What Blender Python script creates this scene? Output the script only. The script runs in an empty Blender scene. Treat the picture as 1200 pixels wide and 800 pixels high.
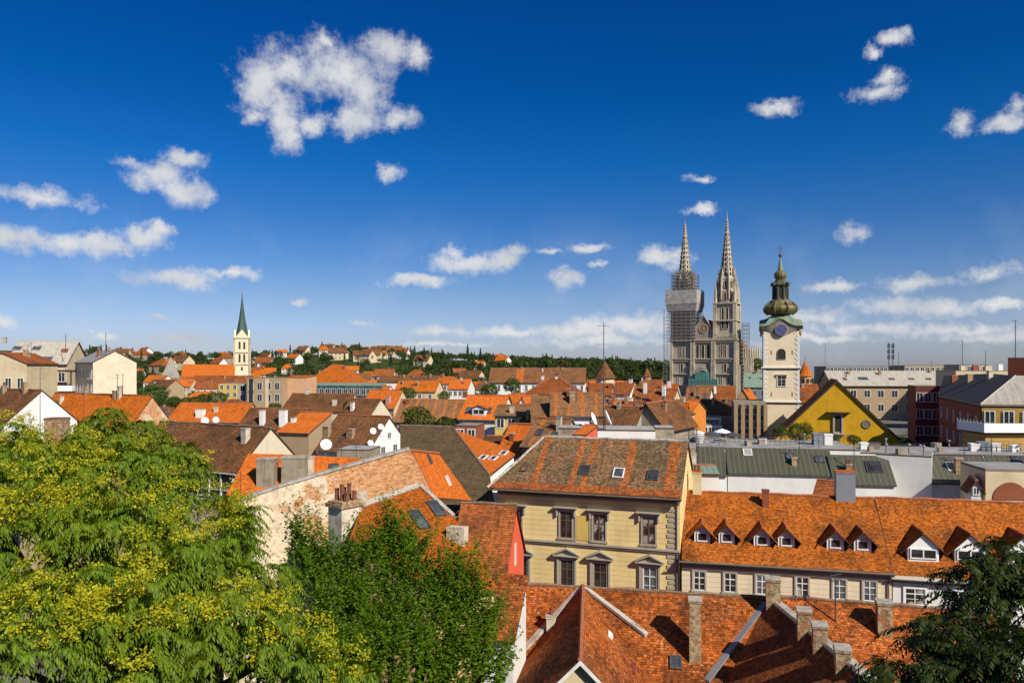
import bpy, math, random
import numpy as np
from mathutils import Vector, Matrix, noise

# ------------------------------------------------------------------ camera, sky, sun, exposure
SC = bpy.context.scene
COL = SC.collection
EYE = 30.0          # height of the promenade viewpoint above datum
FPX, HX, HY = 880.0, 600.0, 430.0

cam_d = bpy.data.cameras.new('camera')
cam = bpy.data.objects.new('camera', cam_d)
COL.objects.link(cam)
cam.location = (0, 0, EYE)
cam.rotation_euler = (math.radians(90), 0, 0)
cam_d.sensor_width = 36.0
cam_d.lens = 36.0 * FPX / 1200.0
cam_d.shift_y = 30.0 / 1200.0
cam_d.clip_start = 0.3
cam_d.clip_end = 12000
SC.camera = cam

SUN_AZ, SUN_EL = math.radians(140), math.radians(37)   # azimuth clockwise from +Y
SUN_DIR = Vector((math.sin(SUN_AZ) * math.cos(SUN_EL), math.cos(SUN_AZ) * math.cos(SUN_EL), math.sin(SUN_EL)))
sun_d = bpy.data.lights.new('sun', 'SUN')
sun_d.energy = 5.0
sun_d.angle = math.radians(0.5)
sun_d.color = (1.0, 0.93, 0.82)
sun = bpy.data.objects.new('sun', sun_d)
sun.rotation_euler = SUN_DIR.to_track_quat('Z', 'Y').to_euler()
COL.objects.link(sun)
SC.view_settings.view_transform = 'Standard'
SC.view_settings.look = 'None'
SC.view_settings.exposure = 0.28
SC.view_settings.gamma = 1.0
SC.cycles.max_bounces = 5
SC.cycles.diffuse_bounces = 2
SC.cycles.glossy_bounces = 2
SC.cycles.transmission_bounces = 3
SC.cycles.transparent_max_bounces = 4
SC.cycles.caustics_reflective = False
SC.cycles.caustics_refractive = False

W = bpy.data.worlds.new('World')
SC.world = W
W.use_nodes = True

def build_world():
    nt = W.node_tree
    N, L = nt.nodes, nt.links
    N.clear()
    out = N.new('ShaderNodeOutputWorld')
    bg = N.new('ShaderNodeBackground')
    bg.inputs['Strength'].default_value = 0.075
    sky = N.new('ShaderNodeTexSky')
    sky.sky_type = 'NISHITA'
    sky.sun_disc = False
    sky.sun_elevation = SUN_EL
    sky.sun_rotation = SUN_AZ
    sky.altitude = 150
    sky.air_density = 1.0
    sky.dust_density = 0.6
    sky.ozone_density = 3.0
    def math_(op, a, b=None, c=None, clamp=False):
        n = N.new('ShaderNodeMath'); n.operation = op; n.use_clamp = clamp
        for i, v in enumerate((a, b, c)):
            if v is None: continue
            if isinstance(v, (int, float)): n.inputs[i].default_value = v
            else: L.new(v, n.inputs[i])
        return n.outputs[0]
    tc = N.new('ShaderNodeTexCoord')
    sep = N.new('ShaderNodeSeparateXYZ'); L.new(tc.outputs['Generated'], sep.inputs[0])
    az = math_('ARCTAN2', sep.outputs[0], sep.outputs[1])
    el = math_('ARCSINE', sep.outputs[2])
    cmb = N.new('ShaderNodeCombineXYZ'); L.new(az, cmb.inputs[0]); L.new(el, cmb.inputs[1])
    # ragged outlines: the direction is pushed about by two scales of noise
    def noise_(scale, detail, rough=0.6, vec=None):
        n = N.new('ShaderNodeTexNoise'); n.inputs['Scale'].default_value = scale
        n.inputs['Detail'].default_value = detail; n.inputs['Roughness'].default_value = rough
        L.new(vec or tc.outputs['Generated'], n.inputs['Vector']); return n
    nz = noise_(19, 9, 0.68)
    vs = N.new('ShaderNodeVectorMath'); vs.operation = 'MULTIPLY_ADD'
    L.new(nz.outputs['Color'], vs.inputs[0]); vs.inputs[1].default_value = (0.064, 0.040, 0); vs.inputs[2].default_value = (-0.032, -0.020, 0)
    va = N.new('ShaderNodeVectorMath'); va.operation = 'ADD'
    L.new(cmb.outputs[0], va.inputs[0]); L.new(vs.outputs[0], va.inputs[1])
    lobes = [(306,100,22,32),(330,132,22,30),(338,158,14,16),(332,80,38,24),(386,84,44,32),(426,104,36,34),(454,60,32,18),(470,138,18,12),(414,140,22,16),(486,64,14,17),(298,140,14,9),(366,146,15,11),(384,46,9,9),
        (188,205,42,17),(214,222,26,17),(216,187,26,10),(152,190,22,7),(48,232,46,10),(75,284,74,15),(18,273,34,13),(140,290,26,12),
        (170,278,22,13),(186,268,14,9),(202,325,48,13),(268,320,36,6),(545,307,54,12),(532,296,16,10),(592,301,20,10),
        (488,330,37,6),(661,326,18,10),(770,304,34,12),(690,289,24,6),(648,292,18,4),(606,294,13,9),(699,311,10,5),(905,125,22,9),
        (1024,112,26,9),(1036,92,15,12),(1022,66,9,9),(1044,48,15,8),(1128,147,14,13),(1180,144,24,10),(1196,124,12,14),(815,210,14,5),(824,245,20,5),
        (1005,273,22,13),(978,334,33,8),(1076,329,38,9),(1164,314,34,10),(1036,357,44,12),(1102,360,30,12),(950,372,46,11),(1172,355,26,7),
        (515,388,34,7),(600,389,36,7),(672,388,60,11),(742,382,46,13),(702,402,90,7),(214,396,34,6),(430,380,12,4),(180,373,19,4),(354,356,10,4),
        (456,201,13,8),(6,374,17,7),(120,395,12,5),(1010,385,80,9),(1115,386,70,8),(520,404,60,3),(1170,394,60,8),(960,398,60,6)]
    field = None
    for px, py, rx, ry in lobes:
        a = math.atan2(px - HX, FPX); e = math.atan((HY - py) / FPX * math.cos(a))
        ix, iy = FPX / (rx * 1.13 * math.cos(a) ** 1.2), FPX / (ry * 1.13 * math.cos(a))
        m = N.new('ShaderNodeVectorMath'); m.operation = 'MULTIPLY_ADD'
        L.new(va.outputs[0], m.inputs[0]); m.inputs[1].default_value = (ix, iy, 0); m.inputs[2].default_value = (-a * ix, -e * iy, 0)
        ln = N.new('ShaderNodeVectorMath'); ln.operation = 'LENGTH'; L.new(m.outputs[0], ln.inputs[0])
        if field is None: field = ln.outputs['Value']
        else:
            n = N.new('ShaderNodeMath'); n.operation = 'SMOOTH_MIN'
            L.new(field, n.inputs[0]); L.new(ln.outputs['Value'], n.inputs[1]); n.inputs[2].default_value = 0.25
            field = n.outputs[0]
    n2 = noise_(28, 10, 0.68)
    dens = math_('SUBTRACT', 1.22, field)
    dens = math_('ADD', dens, math_('MULTIPLY', math_('SUBTRACT', n2.outputs['Fac'], 0.53), 2.7))
    ramp = N.new('ShaderNodeMapRange'); ramp.interpolation_type = 'SMOOTHSTEP'
    ramp.inputs['From Min'].default_value = -0.12; ramp.inputs['From Max'].default_value = 1.12
    L.new(dens, ramp.inputs['Value'])
    alpha = math_('MULTIPLY', ramp.outputs[0], 0.96)
    # thin high veil near the horizon
    veil = noise_(9, 5, 0.6)
    vm = N.new('ShaderNodeMapRange'); vm.inputs['From Min'].default_value = 0.5; vm.inputs['From Max'].default_value = 0.85
    vm.inputs['To Max'].default_value = 0.35; L.new(veil.outputs['Fac'], vm.inputs['Value'])
    ve = N.new('ShaderNodeMapRange'); ve.inputs['From Min'].default_value = 0.22; ve.inputs['From Max'].default_value = 0.03
    L.new(el, ve.inputs['Value'])
    alpha = math_('MAXIMUM', alpha, math_('MULTIPLY', vm.outputs[0], ve.outputs[0]))
    # cloud brightness: thick parts white, hollows and bases a little grey-blue
    n3 = noise_(11, 4, 0.5)
    cr = N.new('ShaderNodeValToRGB')
    cr.color_ramp.elements[0].position = 0.30; cr.color_ramp.elements[0].color = (5.6, 6.0, 6.7, 1)
    cr.color_ramp.elements[1].position = 0.58; cr.color_ramp.elements[1].color = (8.2, 8.3, 8.4, 1)
    L.new(n3.outputs['Fac'], cr.inputs[0])
    hsv = N.new('ShaderNodeHueSaturation'); hsv.inputs['Saturation'].default_value = 1.24; hsv.inputs['Hue'].default_value = 0.504
    L.new(sky.outputs[0], hsv.inputs['Color']); hsv_out = hsv.outputs[0]
    # the deep, polarised blue of this sky: a tint that follows the elevation
    dk = N.new('ShaderNodeMapRange'); dk.inputs['From Max'].default_value = 1.0; L.new(el, dk.inputs['Value'])
    tr = N.new('ShaderNodeValToRGB'); els = tr.color_ramp.elements
    stops = [(0.0, (.80, .86, 1.30)), (.041, (.80, .84, 1.24)), (.091, (.72, .77, 1.04)), (.191, (.29, .61, .96)), (.255, (.09, .58, .98)), (.339, (.02, .50, .90)), (.46, (.015, .45, .88)), (.62, (.35, .68, .98)), (.85, (.75, .86, .98))]
    els[0].position, els[0].color = stops[0][0], stops[0][1] + (1,)
    els[1].position, els[1].color = stops[-1][0], stops[-1][1] + (1,)
    for p_, c_ in stops[1:-1]:
        e_ = els.new(p_); e_.color = c_ + (1,)
    L.new(dk.outputs[0], tr.inputs[0])
    sc_ = N.new('ShaderNodeVectorMath'); sc_.operation = 'MULTIPLY'; L.new(hsv_out, sc_.inputs[0]); L.new(tr.outputs[0], sc_.inputs[1])
    mix = N.new('ShaderNodeMix'); mix.data_type = 'RGBA'
    L.new(alpha, mix.inputs['Factor']); L.new(sc_.outputs[0], mix.inputs['A']); L.new(cr.outputs[0], mix.inputs['B'])
    L.new(mix.outputs['Result'], bg.inputs['Color'])
    L.new(bg.outputs[0], out.inputs[0])
build_world()

# ------------------------------------------------------------------ helpers
def at(px, py, d):
    return Vector(((px - HX) / FPX * d, d, EYE - (py - HY) / FPX * d))
E0 = Vector((0, 0, EYE))
def ray(px, py):
    return Vector(((px - HX) / FPX, 1.0, -(py - HY) / FPX))
def hit_plane(px, py, p0, n):
    r = ray(px, py)
    return E0 + r * ((p0 - E0).dot(n) / r.dot(n))

def tag(o, label=None, cat=None, group=None, kind=None):
    if label: o['label'] = label
    if cat: o['category'] = cat
    if group: o['group'] = group
    if kind: o['kind'] = kind
    return o
def empty(name, loc, rz=0.0, label=None, cat=None, group=None):
    o = bpy.data.objects.new(name, None)
    o.empty_display_size = 0.5
    o.location = loc; o.rotation_euler = (0, 0, rz)
    COL.objects.link(o)
    return tag(o, label, cat, group)
def link(name, me, parent=None, loc=None, rz=None):
    o = bpy.data.objects.new(name, me)
    COL.objects.link(o)
    if parent: o.parent = parent
    if loc is not None: o.location = loc
    if rz is not None: o.rotation_euler = (0, 0, rz)
    return o
def copy_tree(o, parent=None):
    c = o.copy(); COL.objects.link(c)
    if parent: c.parent = parent
    for ch in list(o.children): copy_tree(ch, c)
    return c

class MB:
    """collects faces for ONE mesh object"""
    def __init__(s): s.v = []; s.f = []; s.m = []; s.uv = []
    def face(s, pts, mat=0, uv=None):
        i = len(s.v); s.v += [tuple(p) for p in pts]
        s.f.append(tuple(range(i, i + len(pts)))); s.m.append(mat)
        if uv is None: uv = s.autouv(pts)
        s.uv.append(uv)
    @staticmethod
    def autouv(pts):
        p = [Vector(q) for q in pts]
        n = Vector((0, 0, 0))
        for i in range(len(p)):
            a, b = p[i], p[(i + 1) % len(p)]
            n += Vector(((a.y - b.y) * (a.z + b.z), (a.z - b.z) * (a.x + b.x), (a.x - b.x) * (a.y + b.y)))
        if n.length < 1e-9: return [(0, 0)] * len(p)
        n.normalize()
        if abs(n.z) > 0.98: u = Vector((1, 0, 0))
        else: u = Vector((0, 0, 1)).cross(n).normalized()
        v = n.cross(u)
        return [(q.dot(u), q.dot(v)) for q in p]
    def box(s, c, size, rz=0.0, mat=0, M=None):
        hx, hy, hz = size[0] / 2, size[1] / 2, size[2] / 2
        R = Matrix.Rotation(rz, 4, 'Z')
        P = []
        for dz in (-hz, hz):
            for dx, dy in ((-hx, -hy), (hx, -hy), (hx, hy), (-hx, hy)):
                p = R @ Vector((dx, dy, dz)) + Vector(c)
                P.append(M @ p if M else p)
        for q in ((3, 2, 1, 0), (4, 5, 6, 7), (0, 1, 5, 4), (1, 2, 6, 5), (2, 3, 7, 6), (3, 0, 4, 7)):
            s.face([P[k] for k in q], mat)
    def prism(s, poly, vec, mat=0, cap=True):
        """poly: list of 3d points; extruded by vec"""
        p = [Vector(q) for q in poly]; q = [a + Vector(vec) for a in p]
        n = len(p)
        if cap: s.face(p, mat); s.face(q[::-1], mat)
        for i in range(n):
            j = (i + 1) % n
            s.face([p[i], q[i], q[j], p[j]], mat)
    def tube(s, a, b, r0, r1=None, n=6, mat=0, cap=True):
        a, b = Vector(a), Vector(b); r1 = r0 if r1 is None else r1
        d = (b - a)
        if d.length < 1e-6: return
        d.normalize()
        x = d.orthogonal().normalized(); y = d.cross(x)
        A = [a + (x * math.cos(t) + y * math.sin(t)) * r0 for t in [2 * math.pi * i / n for i in range(n)]]
        B = [b + (x * math.cos(t) + y * math.sin(t)) * r1 for t in [2 * math.pi * i / n for i in range(n)]]
        for i in range(n):
            j = (i + 1) % n
            s.face([A[i], A[j], B[j], B[i]], mat)
        if cap:
            s.face(A[::-1], mat); s.face(B, mat)
    def path(s, pts, r, n=6, mat=0):
        for a, b in zip(pts, pts[1:]): s.tube(a, b, r, r, n, mat)
    def lathe(s, prof, c=(0, 0, 0), n=16, mat=0, rot=0.0, a0=0.0, sx=1.0, sy=1.0):
        c = Vector(c)
        rings = []
        for r, z in prof:
            rings.append([c + Vector((sx * r * math.cos(rot + 2 * math.pi * i / n), sy * r * math.sin(rot + 2 * math.pi * i / n), z)) for i in range(n)])
        for A, B in zip(rings, rings[1:]):
            for i in range(n):
                j = (i + 1) % n
                s.face([A[i], A[j], B[j], B[i]], mat)
        s.face(rings[0][::-1], mat); s.face(rings[-1], mat)
    def roof(s, polys, t, mat=0, emat=1, wave=0.0):
        """slab over several plane polygons (lists of 3d points, counter-clockwise from above)"""
        key = lambda p: (round(p[0], 3), round(p[1], 3), round(p[2], 3))
        edges = {}
        for P in polys:
            for i in range(len(P)):
                e = frozenset((key(P[i]), key(P[(i + 1) % len(P)])))
                edges[e] = edges.get(e, 0) + 1
        dn = Vector((0, 0, -t))
        if wave:
            def wz(q): return q + Vector((0, 0, wave * noise.noise(Vector((q.x * .33 + 7, q.y * .33, q.z * .2 + wave * 50))) * 2 - wave * .3))
        for P in polys:
            P = [Vector(q) for q in P]
            if wave and len(P) == 4 and (P[1] - P[0]).length > 4:
                nu, nv = min(16, max(4, int((P[1] - P[0]).length))), 5
                G = [[wz(P[0].lerp(P[1], i / nu).lerp(P[3].lerp(P[2], i / nu), j / nv)) for i in range(nu + 1)] for j in range(nv + 1)]
                uvs = s.autouv(P); U = [Vector(u_ + (0,)) for u_ in uvs]
                for j in range(nv):
                    for i in range(nu):
                        uq = [U[0].lerp(U[1], a_ / nu).lerp(U[3].lerp(U[2], a_ / nu), b_ / nv) for a_, b_ in ((i, j), (i + 1, j), (i + 1, j + 1), (i, j + 1))]
                        s.face([G[j][i], G[j][i + 1], G[j + 1][i + 1], G[j + 1][i]], mat, [(q.x, q.y) for q in uq])
                s.face([q + dn for q in P][::-1], emat)
                loop = [G[0][i] for i in range(nu + 1)] + [G[j][nu] for j in range(1, nv + 1)] + [G[nv][i] for i in range(nu - 1, -1, -1)] + [G[j][0] for j in range(nv - 1, 0, -1)]
                for k in range(len(loop)):
                    p_, q_ = loop[k], loop[(k + 1) % len(loop)]
                    if k < nu or nu <= k < nu + nv or k >= 2 * nu + nv: s.face([p_, p_ + dn, q_ + dn, q_], emat)
                continue
            s.face(P, mat)
            s.face([q + dn for q in P][::-1], emat)
            for i in range(len(P)):
                a, b = P[i], P[(i + 1) % len(P)]
                if edges[frozenset((key(a), key(b)))] == 1:
                    s.face([a, a + dn, b + dn, b], emat)
    def mesh(s, name, mats, smooth=False, inv=None):
        me = bpy.data.meshes.new(name)
        v = s.v if inv is None else [tuple(inv @ Vector(p)) for p in s.v]
        me.from_pydata(v, [], s.f)
        for m in mats: me.materials.append(M[m] if isinstance(m, str) else m)
        me.polygons.foreach_set('material_index', s.m)
        ul = me.uv_layers.new(name='UVMap')
        flat = [c for f in s.uv for q in f for c in q]
        ul.data.foreach_set('uv', flat)
        if smooth: me.polygons.foreach_set('use_smooth', [True] * len(s.f))
        me.update()
        return me
    def build(s, name, mats, parent=None, smooth=False, inv=None, merge=False):
        if isinstance(mats, str): mats = [mats]
        me = s.mesh(name, mats, smooth, inv)
        if merge:
            import bmesh
            bm = bmesh.new(); bm.from_mesh(me); bmesh.ops.remove_doubles(bm, verts=bm.verts, dist=1e-4); bm.to_mesh(me); bm.free()
        return link(name, me, parent)

def mesh_np(name, verts, faces, mats, midx=None, smooth=False):
    me = bpy.data.meshes.new(name)
    nv, nf, k = len(verts), len(faces), faces.shape[1]
    me.vertices.add(nv); me.vertices.foreach_set('co', np.ascontiguousarray(verts, dtype=np.float32).ravel())
    me.loops.add(nf * k); me.loops.foreach_set('vertex_index', np.ascontiguousarray(faces, dtype=np.int32).ravel())
    me.polygons.add(nf)
    me.polygons.foreach_set('loop_start', np.arange(0, nf * k, k, dtype=np.int32))
    me.polygons.foreach_set('loop_total', np.full(nf, k, dtype=np.int32))
    for m in mats: me.materials.append(M[m])
    if midx is not None: me.polygons.foreach_set('material_index', np.asarray(midx, dtype=np.int32))
    if smooth: me.polygons.foreach_set('use_smooth', np.ones(nf, dtype=bool))
    me.update(calc_edges=True)
    return me

# ------------------------------------------------------------------ materials
M = {}
class NT:
    def __init__(s, name):
        s.mat = bpy.data.materials.new(name); s.mat.use_nodes = True
        s.N = s.mat.node_tree.nodes; s.L = s.mat.node_tree.links
        s.N.clear()
        s.out = s.N.new('ShaderNodeOutputMaterial')
        s.bsdf = s.N.new('ShaderNodeBsdfPrincipled')
        s.L.new(s.bsdf.outputs[0], s.out.inputs[0])
        M[name] = s.mat
    def put(s, sock, v):
        if isinstance(v, (int, float)): sock.default_value = v
        elif isinstance(v, tuple): sock.default_value = v if len(v) != 3 or sock.type == 'VECTOR' else v + (1,)
        else: s.L.new(v, sock)
    def node(s, t, props=None, **ins):
        n = s.N.new(t)
        for k, v in (props or {}).items(): setattr(n, k, v)
        for k, v in ins.items(): s.put(n.inputs[k.replace('_', ' ')], v)
        return n
    def math(s, op, a, b=0.0, c=0.0, clamp=False):
        n = s.N.new('ShaderNodeMath'); n.operation = op; n.use_clamp = clamp
        s.put(n.inputs[0], a); s.put(n.inputs[1], b); s.put(n.inputs[2], c)
        return n.outputs[0]
    def mix(s, f, a, b, mode='MIX'):
        n = s.N.new('ShaderNodeMix'); n.data_type = 'RGBA'; n.blend_type = mode
        s.put(n.inputs['Factor'], f); s.put(n.inputs['A'], a); s.put(n.inputs['B'], b)
        return n.outputs['Result']
    def noise(s, vec, scale, detail=4, rough=0.6, out='Fac'):
        n = s.node('ShaderNodeTexNoise', Vector=vec, Scale=scale, Detail=detail, Roughness=rough)
        return n.outputs[out]
    def ramp(s, f, lo, hi, a=0.0, b=1.0):
        n = s.node('ShaderNodeMapRange', {'interpolation_type': 'SMOOTHSTEP'}, Value=f)
        n.inputs['From Min'].default_value = lo; n.inputs['From Max'].default_value = hi
        n.inputs['To Min'].default_value = a; n.inputs['To Max'].default_value = b
        return n.outputs[0]
    def pos(s): return s.N.new('ShaderNodeNewGeometry').outputs['Position']
    def uv(s): return s.node('ShaderNodeUVMap', {'uv_map': 'UVMap'}).outputs[0]
    def mapped(s, vec, scale):
        n = s.node('ShaderNodeVectorMath', {'operation': 'MULTIPLY'}); s.L.new(vec, n.inputs[0]); n.inputs[1].default_value = scale
        return n.outputs[0]
    def objrand(s): return s.N.new('ShaderNodeObjectInfo').outputs['Random']
    def hsv(s, col, h=0.5, sat=1.0, val=1.0):
        n = s.node('ShaderNodeHueSaturation'); s.put(n.inputs['Hue'], h); s.put(n.inputs['Saturation'], sat); s.put(n.inputs['Value'], val); s.put(n.inputs['Color'], col)
        return n.outputs[0]
    def bump(s, h, strength=0.5, dist=0.02):
        n = s.node('ShaderNodeBump', Strength=strength, Distance=dist, Height=h)
        s.L.new(n.outputs[0], s.bsdf.inputs['Normal'])
    def finish(s, col, rough=0.8, spec=0.3, metal=0.0):
        s.put(s.bsdf.inputs['Base Color'], col); s.put(s.bsdf.inputs['Roughness'], rough)
        s.put(s.bsdf.inputs['Specular IOR Level'], spec); s.put(s.bsdf.inputs['Metallic'], metal)
        return s.mat

def tile(name, a, b, patch, pa=(0.5, 0.7), speck=None, speck_amt=0.5, bw=0.2, rh=0.17, bands=None, band_col=None, jitter=0.25):
    t = NT(name); uv = t.uv(); pos = t.pos()
    wob = t.noise(pos, 0.9, 2, 0.5, 'Color')
    wv = t.node('ShaderNodeVectorMath', {'operation': 'MULTIPLY_ADD'}); t.L.new(wob, wv.inputs[0]); wv.inputs[1].default_value = (0.16, 0.20, 0); t.L.new(uv, wv.inputs[2])
    uvw = wv.outputs[0]
    br = t.node('ShaderNodeTexBrick', {'offset': 0.5}, Vector=uvw, Color1=a, Color2=b, Mortar=tuple(c * 0.35 for c in a), Scale=1.0)
    br.inputs['Mortar Size'].default_value = 0.012; br.inputs['Mortar Smooth'].default_value = 0.4
    br.inputs['Brick Width'].default_value = bw; br.inputs['Row Height'].default_value = rh; br.inputs['Bias'].default_value = 0.0
    col = br.outputs['Color']
    # clusters of replaced or faded tiles
    cl = t.noise(t.mapped(uvw, (1.0, 1.6, 1)), 2.6, 3, 0.7)
    col = t.mix(t.ramp(cl, 0.42, 0.68, 0, 0.55), col, b)
    # weather patches
    big = t.noise(pos, 0.33, 6, 0.68)
    col = t.mix(t.ramp(big, pa[0], pa[1], 0, 0.92), col, patch)
    strk = t.noise(t.mapped(uvw, (1.8, 0.16, 1)), 1.0, 5, 0.65)
    col = t.mix(t.ramp(strk, 0.45, 0.75, 0, 0.5), col, patch)
    soot = t.noise(t.mapped(pos, (1, 1, 0.45)), 0.8, 7, 0.72)
    col = t.mix(t.ramp(soot, 0.54, 0.72, 0, 0.6), col, (0.075, 0.05, 0.035))
    if speck:
        sp = t.noise(pos, 7.0, 3, 0.75); sp2 = t.noise(pos, 0.5, 2, 0.5)
        f = t.math('MULTIPLY', t.ramp(sp, 0.55, 0.66), t.ramp(sp2, 0.35, 0.6))
        col = t.mix(t.math('MULTIPLY', f, speck_amt), col, speck)
    if bands:
        sx = t.node('ShaderNodeSeparateXYZ', Vector=uvw).outputs[0]
        f = None
        for c, w in bands:
            d = t.math('ABSOLUTE', t.math('SUBTRACT', sx, c))
            d = t.math('ADD', d, t.math('MULTIPLY', t.math('SUBTRACT', t.noise(pos, 2.8, 4), 0.5), 0.7))
            k = t.math('LESS_THAN', d, w)
            f = k if f is None else t.math('MAXIMUM', f, k)
        col = t.mix(t.math('MULTIPLY', f, t.ramp(t.noise(pos, 1.6, 4, 0.7), 0.3, 0.55, 0.35, 0.85)), col, band_col)
    # each tile a little different
    cell = t.node('ShaderNodeVectorMath', {'operation': 'MULTIPLY'}); t.L.new(uvw, cell.inputs[0]); cell.inputs[1].default_value = (1 / bw, 1 / rh, 1)
    fl = t.node('ShaderNodeVectorMath', {'operation': 'FLOOR'}, Vector=cell.outputs[0]).outputs[0] if False else None
    flo = t.N.new('ShaderNodeVectorMath'); flo.operation = 'FLOOR'; t.L.new(cell.outputs[0], flo.inputs[0])
    wn = t.node('ShaderNodeTexWhiteNoise', {'noise_dimensions': '2D'}, Vector=flo.outputs[0]).outputs['Value']
    val = t.math('ADD', t.math('MULTIPLY', wn, jitter * 2), 1 - jitter)
    val = t.math('MULTIPLY', val, t.math('ADD', t.math('MULTIPLY', t.objrand(), 0.25), 0.88))
    col = t.hsv(col, 0.5, 1.0, val)
    # overlap of the courses and gaps in relief
    sy = t.node('ShaderNodeSeparateXYZ', Vector=uvw).outputs[1]
    saw = t.math('FRACT', t.math('MULTIPLY', sy, 1 / rh))
    h = t.math('SUBTRACT', t.math('MULTIPLY', br.outputs['Fac'], -0.6), saw)
    h = t.math('ADD', h, t.math('MULTIPLY', t.noise(pos, 5.0, 3), 1.6))
    h = t.math('ADD', h, t.math('MULTIPLY', wn, 0.5))
    t.bump(h, 0.9, 0.035)
    t.finish(col, 0.9, 0.08)
EDGE = (0.09, 0.035, 0.018)
tile('tile_orange', (0.5, 0.115, 0.0121), (0.58, 0.16, 0.0193), (0.26, 0.07, 0.011), (0.5, 0.74), jitter=0.32)
tile('tile_bright', (0.58, 0.125, 0.017), (0.66, 0.175, 0.026), (0.4, 0.085, 0.0088), (0.54, 0.8), jitter=0.24)
tile('tile_red', (0.4, 0.085, 0.0121), (0.52, 0.14, 0.0176), (0.22, 0.055, 0.011), (0.52, 0.75))
tile('tile_long', (0.41, 0.098, 0.013), (0.50, 0.145, 0.020), (0.20, 0.062, 0.012), (0.43, 0.66), speck=(0.55, 0.24, 0.09), speck_amt=0.5, bw=0.18, rh=0.16, jitter=0.4)
tile('tile_front', (0.33, 0.070, 0.013), (0.44, 0.125, 0.024), (0.15, 0.044, 0.013), (0.43, 0.64), speck=(0.66, 0.32, 0.15), speck_amt=0.8, jitter=0.45)
tile('tile_brown', (0.17, 0.070, 0.028), (0.24, 0.105, 0.040), (0.095, 0.048, 0.024), (0.42, 0.66), speck=(0.28, 0.17, 0.085), speck_amt=0.5, jitter=0.36)
tile('tile_tan', (0.25, 0.12, 0.050), (0.33, 0.17, 0.072), (0.14, 0.072, 0.034), (0.46, 0.7), jitter=0.32)
tile('tile_olive', (0.125, 0.082, 0.042), (0.165, 0.108, 0.052), (0.085, 0.060, 0.034), (0.4, 0.7), speck=(0.2, 0.145, 0.08), speck_amt=0.5, jitter=0.3)
tile('tile_rust', (0.29, 0.078, 0.022), (0.37, 0.115, 0.030), (0.16, 0.055, 0.022), (0.44, 0.68), jitter=0.34)
tile('tile_moss', (0.15, 0.096, 0.048), (0.26, 0.12, 0.050), (0.115, 0.082, 0.040), (0.40, 0.60), speck=(0.42, 0.31, 0.19), speck_amt=0.8,
     bands=[(-4.6, 0.28), (-1.25, 0.30), (-0.15, 0.24), (3.3, 0.32), (7.0, 0.45)], band_col=(0.38, 0.105, 0.024), jitter=0.42)
tile('tile_striped', (0.23, 0.11, 0.050), (0.31, 0.15, 0.065), (0.15, 0.075, 0.036), (0.44, 0.7), bands=[(-7, .3), (-5, .25), (-3.2, .3), (-1.2, .25), (0.8, .3), (2.9, .25), (5, .3)], band_col=(0.44, 0.14, 0.032))
tile('tile_patched', (0.19, 0.080, 0.032), (0.26, 0.115, 0.045), (0.12, 0.058, 0.026), (0.44, 0.68), bands=[(-7.5, 1.6)], band_col=(0.46, 0.12, 0.024))

def plaster(name, c, dirt=None, amt=0.35, bump=0.15, lines=None, scale=0.5):
    t = NT(name); pos = t.pos()
    dirt = dirt or tuple(x * 0.55 for x in c)
    n = t.noise(pos, scale, 6, 0.65)
    col = t.mix(t.ramp(n, 0.42, 0.75, 0, amt), c, dirt)
    st = t.noise(t.mapped(pos, (2.2, 2.2, 0.16)), 1.0, 5, 0.65)
    col = t.mix(t.ramp(st, 0.52, 0.8, 0, amt), col, dirt)
    col = t.hsv(col, 0.5, 1.0, t.math('ADD', t.math('MULTIPLY', t.objrand(), 0.12), 0.94))
    h = t.noise(pos, 14, 4, 0.7)
    if lines:
        z = t.node('ShaderNodeSeparateXYZ', Vector=pos).outputs[2]
        fr = t.math('FRACT', t.math('MULTIPLY', z, 1.0 / lines))
        k = t.math('LESS_THAN', fr, 0.10)
        col = t.mix(t.math('MULTIPLY', k, 0.55), col, tuple(x * 0.42 for x in c))
        h = t.math('SUBTRACT', t.math('MULTIPLY', h, 0.3), k)
    t.bump(h, bump * 2, 0.02)
    t.finish(col, 0.88, 0.2)
plaster('cream', (0.60, 0.48, 0.30), amt=0.5); plaster('cream_pale', (0.64, 0.54, 0.38), amt=0.4); plaster('white_wall', (0.74, 0.72, 0.66), amt=0.32)
plaster('yellow_banded', (0.80, 0.61, 0.27), amt=0.4, lines=0.42)
plaster('ivory_banded', (0.74, 0.62, 0.42), amt=0.38, lines=0.4)
plaster('yellow_gable', (0.60, 0.33, 0.014), (0.38, 0.20, 0.015), amt=0.6); plaster('yellow_wall', (0.60, 0.42, 0.11)); plaster('ochre', (0.42, 0.25, 0.07))
plaster('tan', (0.36, 0.26, 0.15)); plaster('grey_wall', (0.36, 0.33, 0.28), (0.16, 0.13, 0.10), amt=0.5); plaster('peach', (0.62, 0.36, 0.20)); plaster('orange_wall', (0.60, 0.21, 0.035))
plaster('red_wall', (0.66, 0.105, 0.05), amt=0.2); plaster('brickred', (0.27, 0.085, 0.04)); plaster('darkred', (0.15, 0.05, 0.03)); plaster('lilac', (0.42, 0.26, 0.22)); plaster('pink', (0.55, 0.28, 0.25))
plaster('concrete', (0.32, 0.27, 0.19), (0.12, 0.09, 0.06), amt=0.8, scale=1.2); plaster('trim_stone', (0.40, 0.35, 0.27), amt=0.3); plaster('trim_cream', (0.60, 0.53, 0.40), amt=0.2)
plaster('cornice_dark', (0.20, 0.17, 0.13), amt=0.4); plaster('dark_wall', (0.10, 0.085, 0.07)); plaster('tower_cream', (0.72, 0.60, 0.40), amt=0.22); plaster('quoin_white', (0.78, 0.75, 0.67), amt=0.12)
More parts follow.
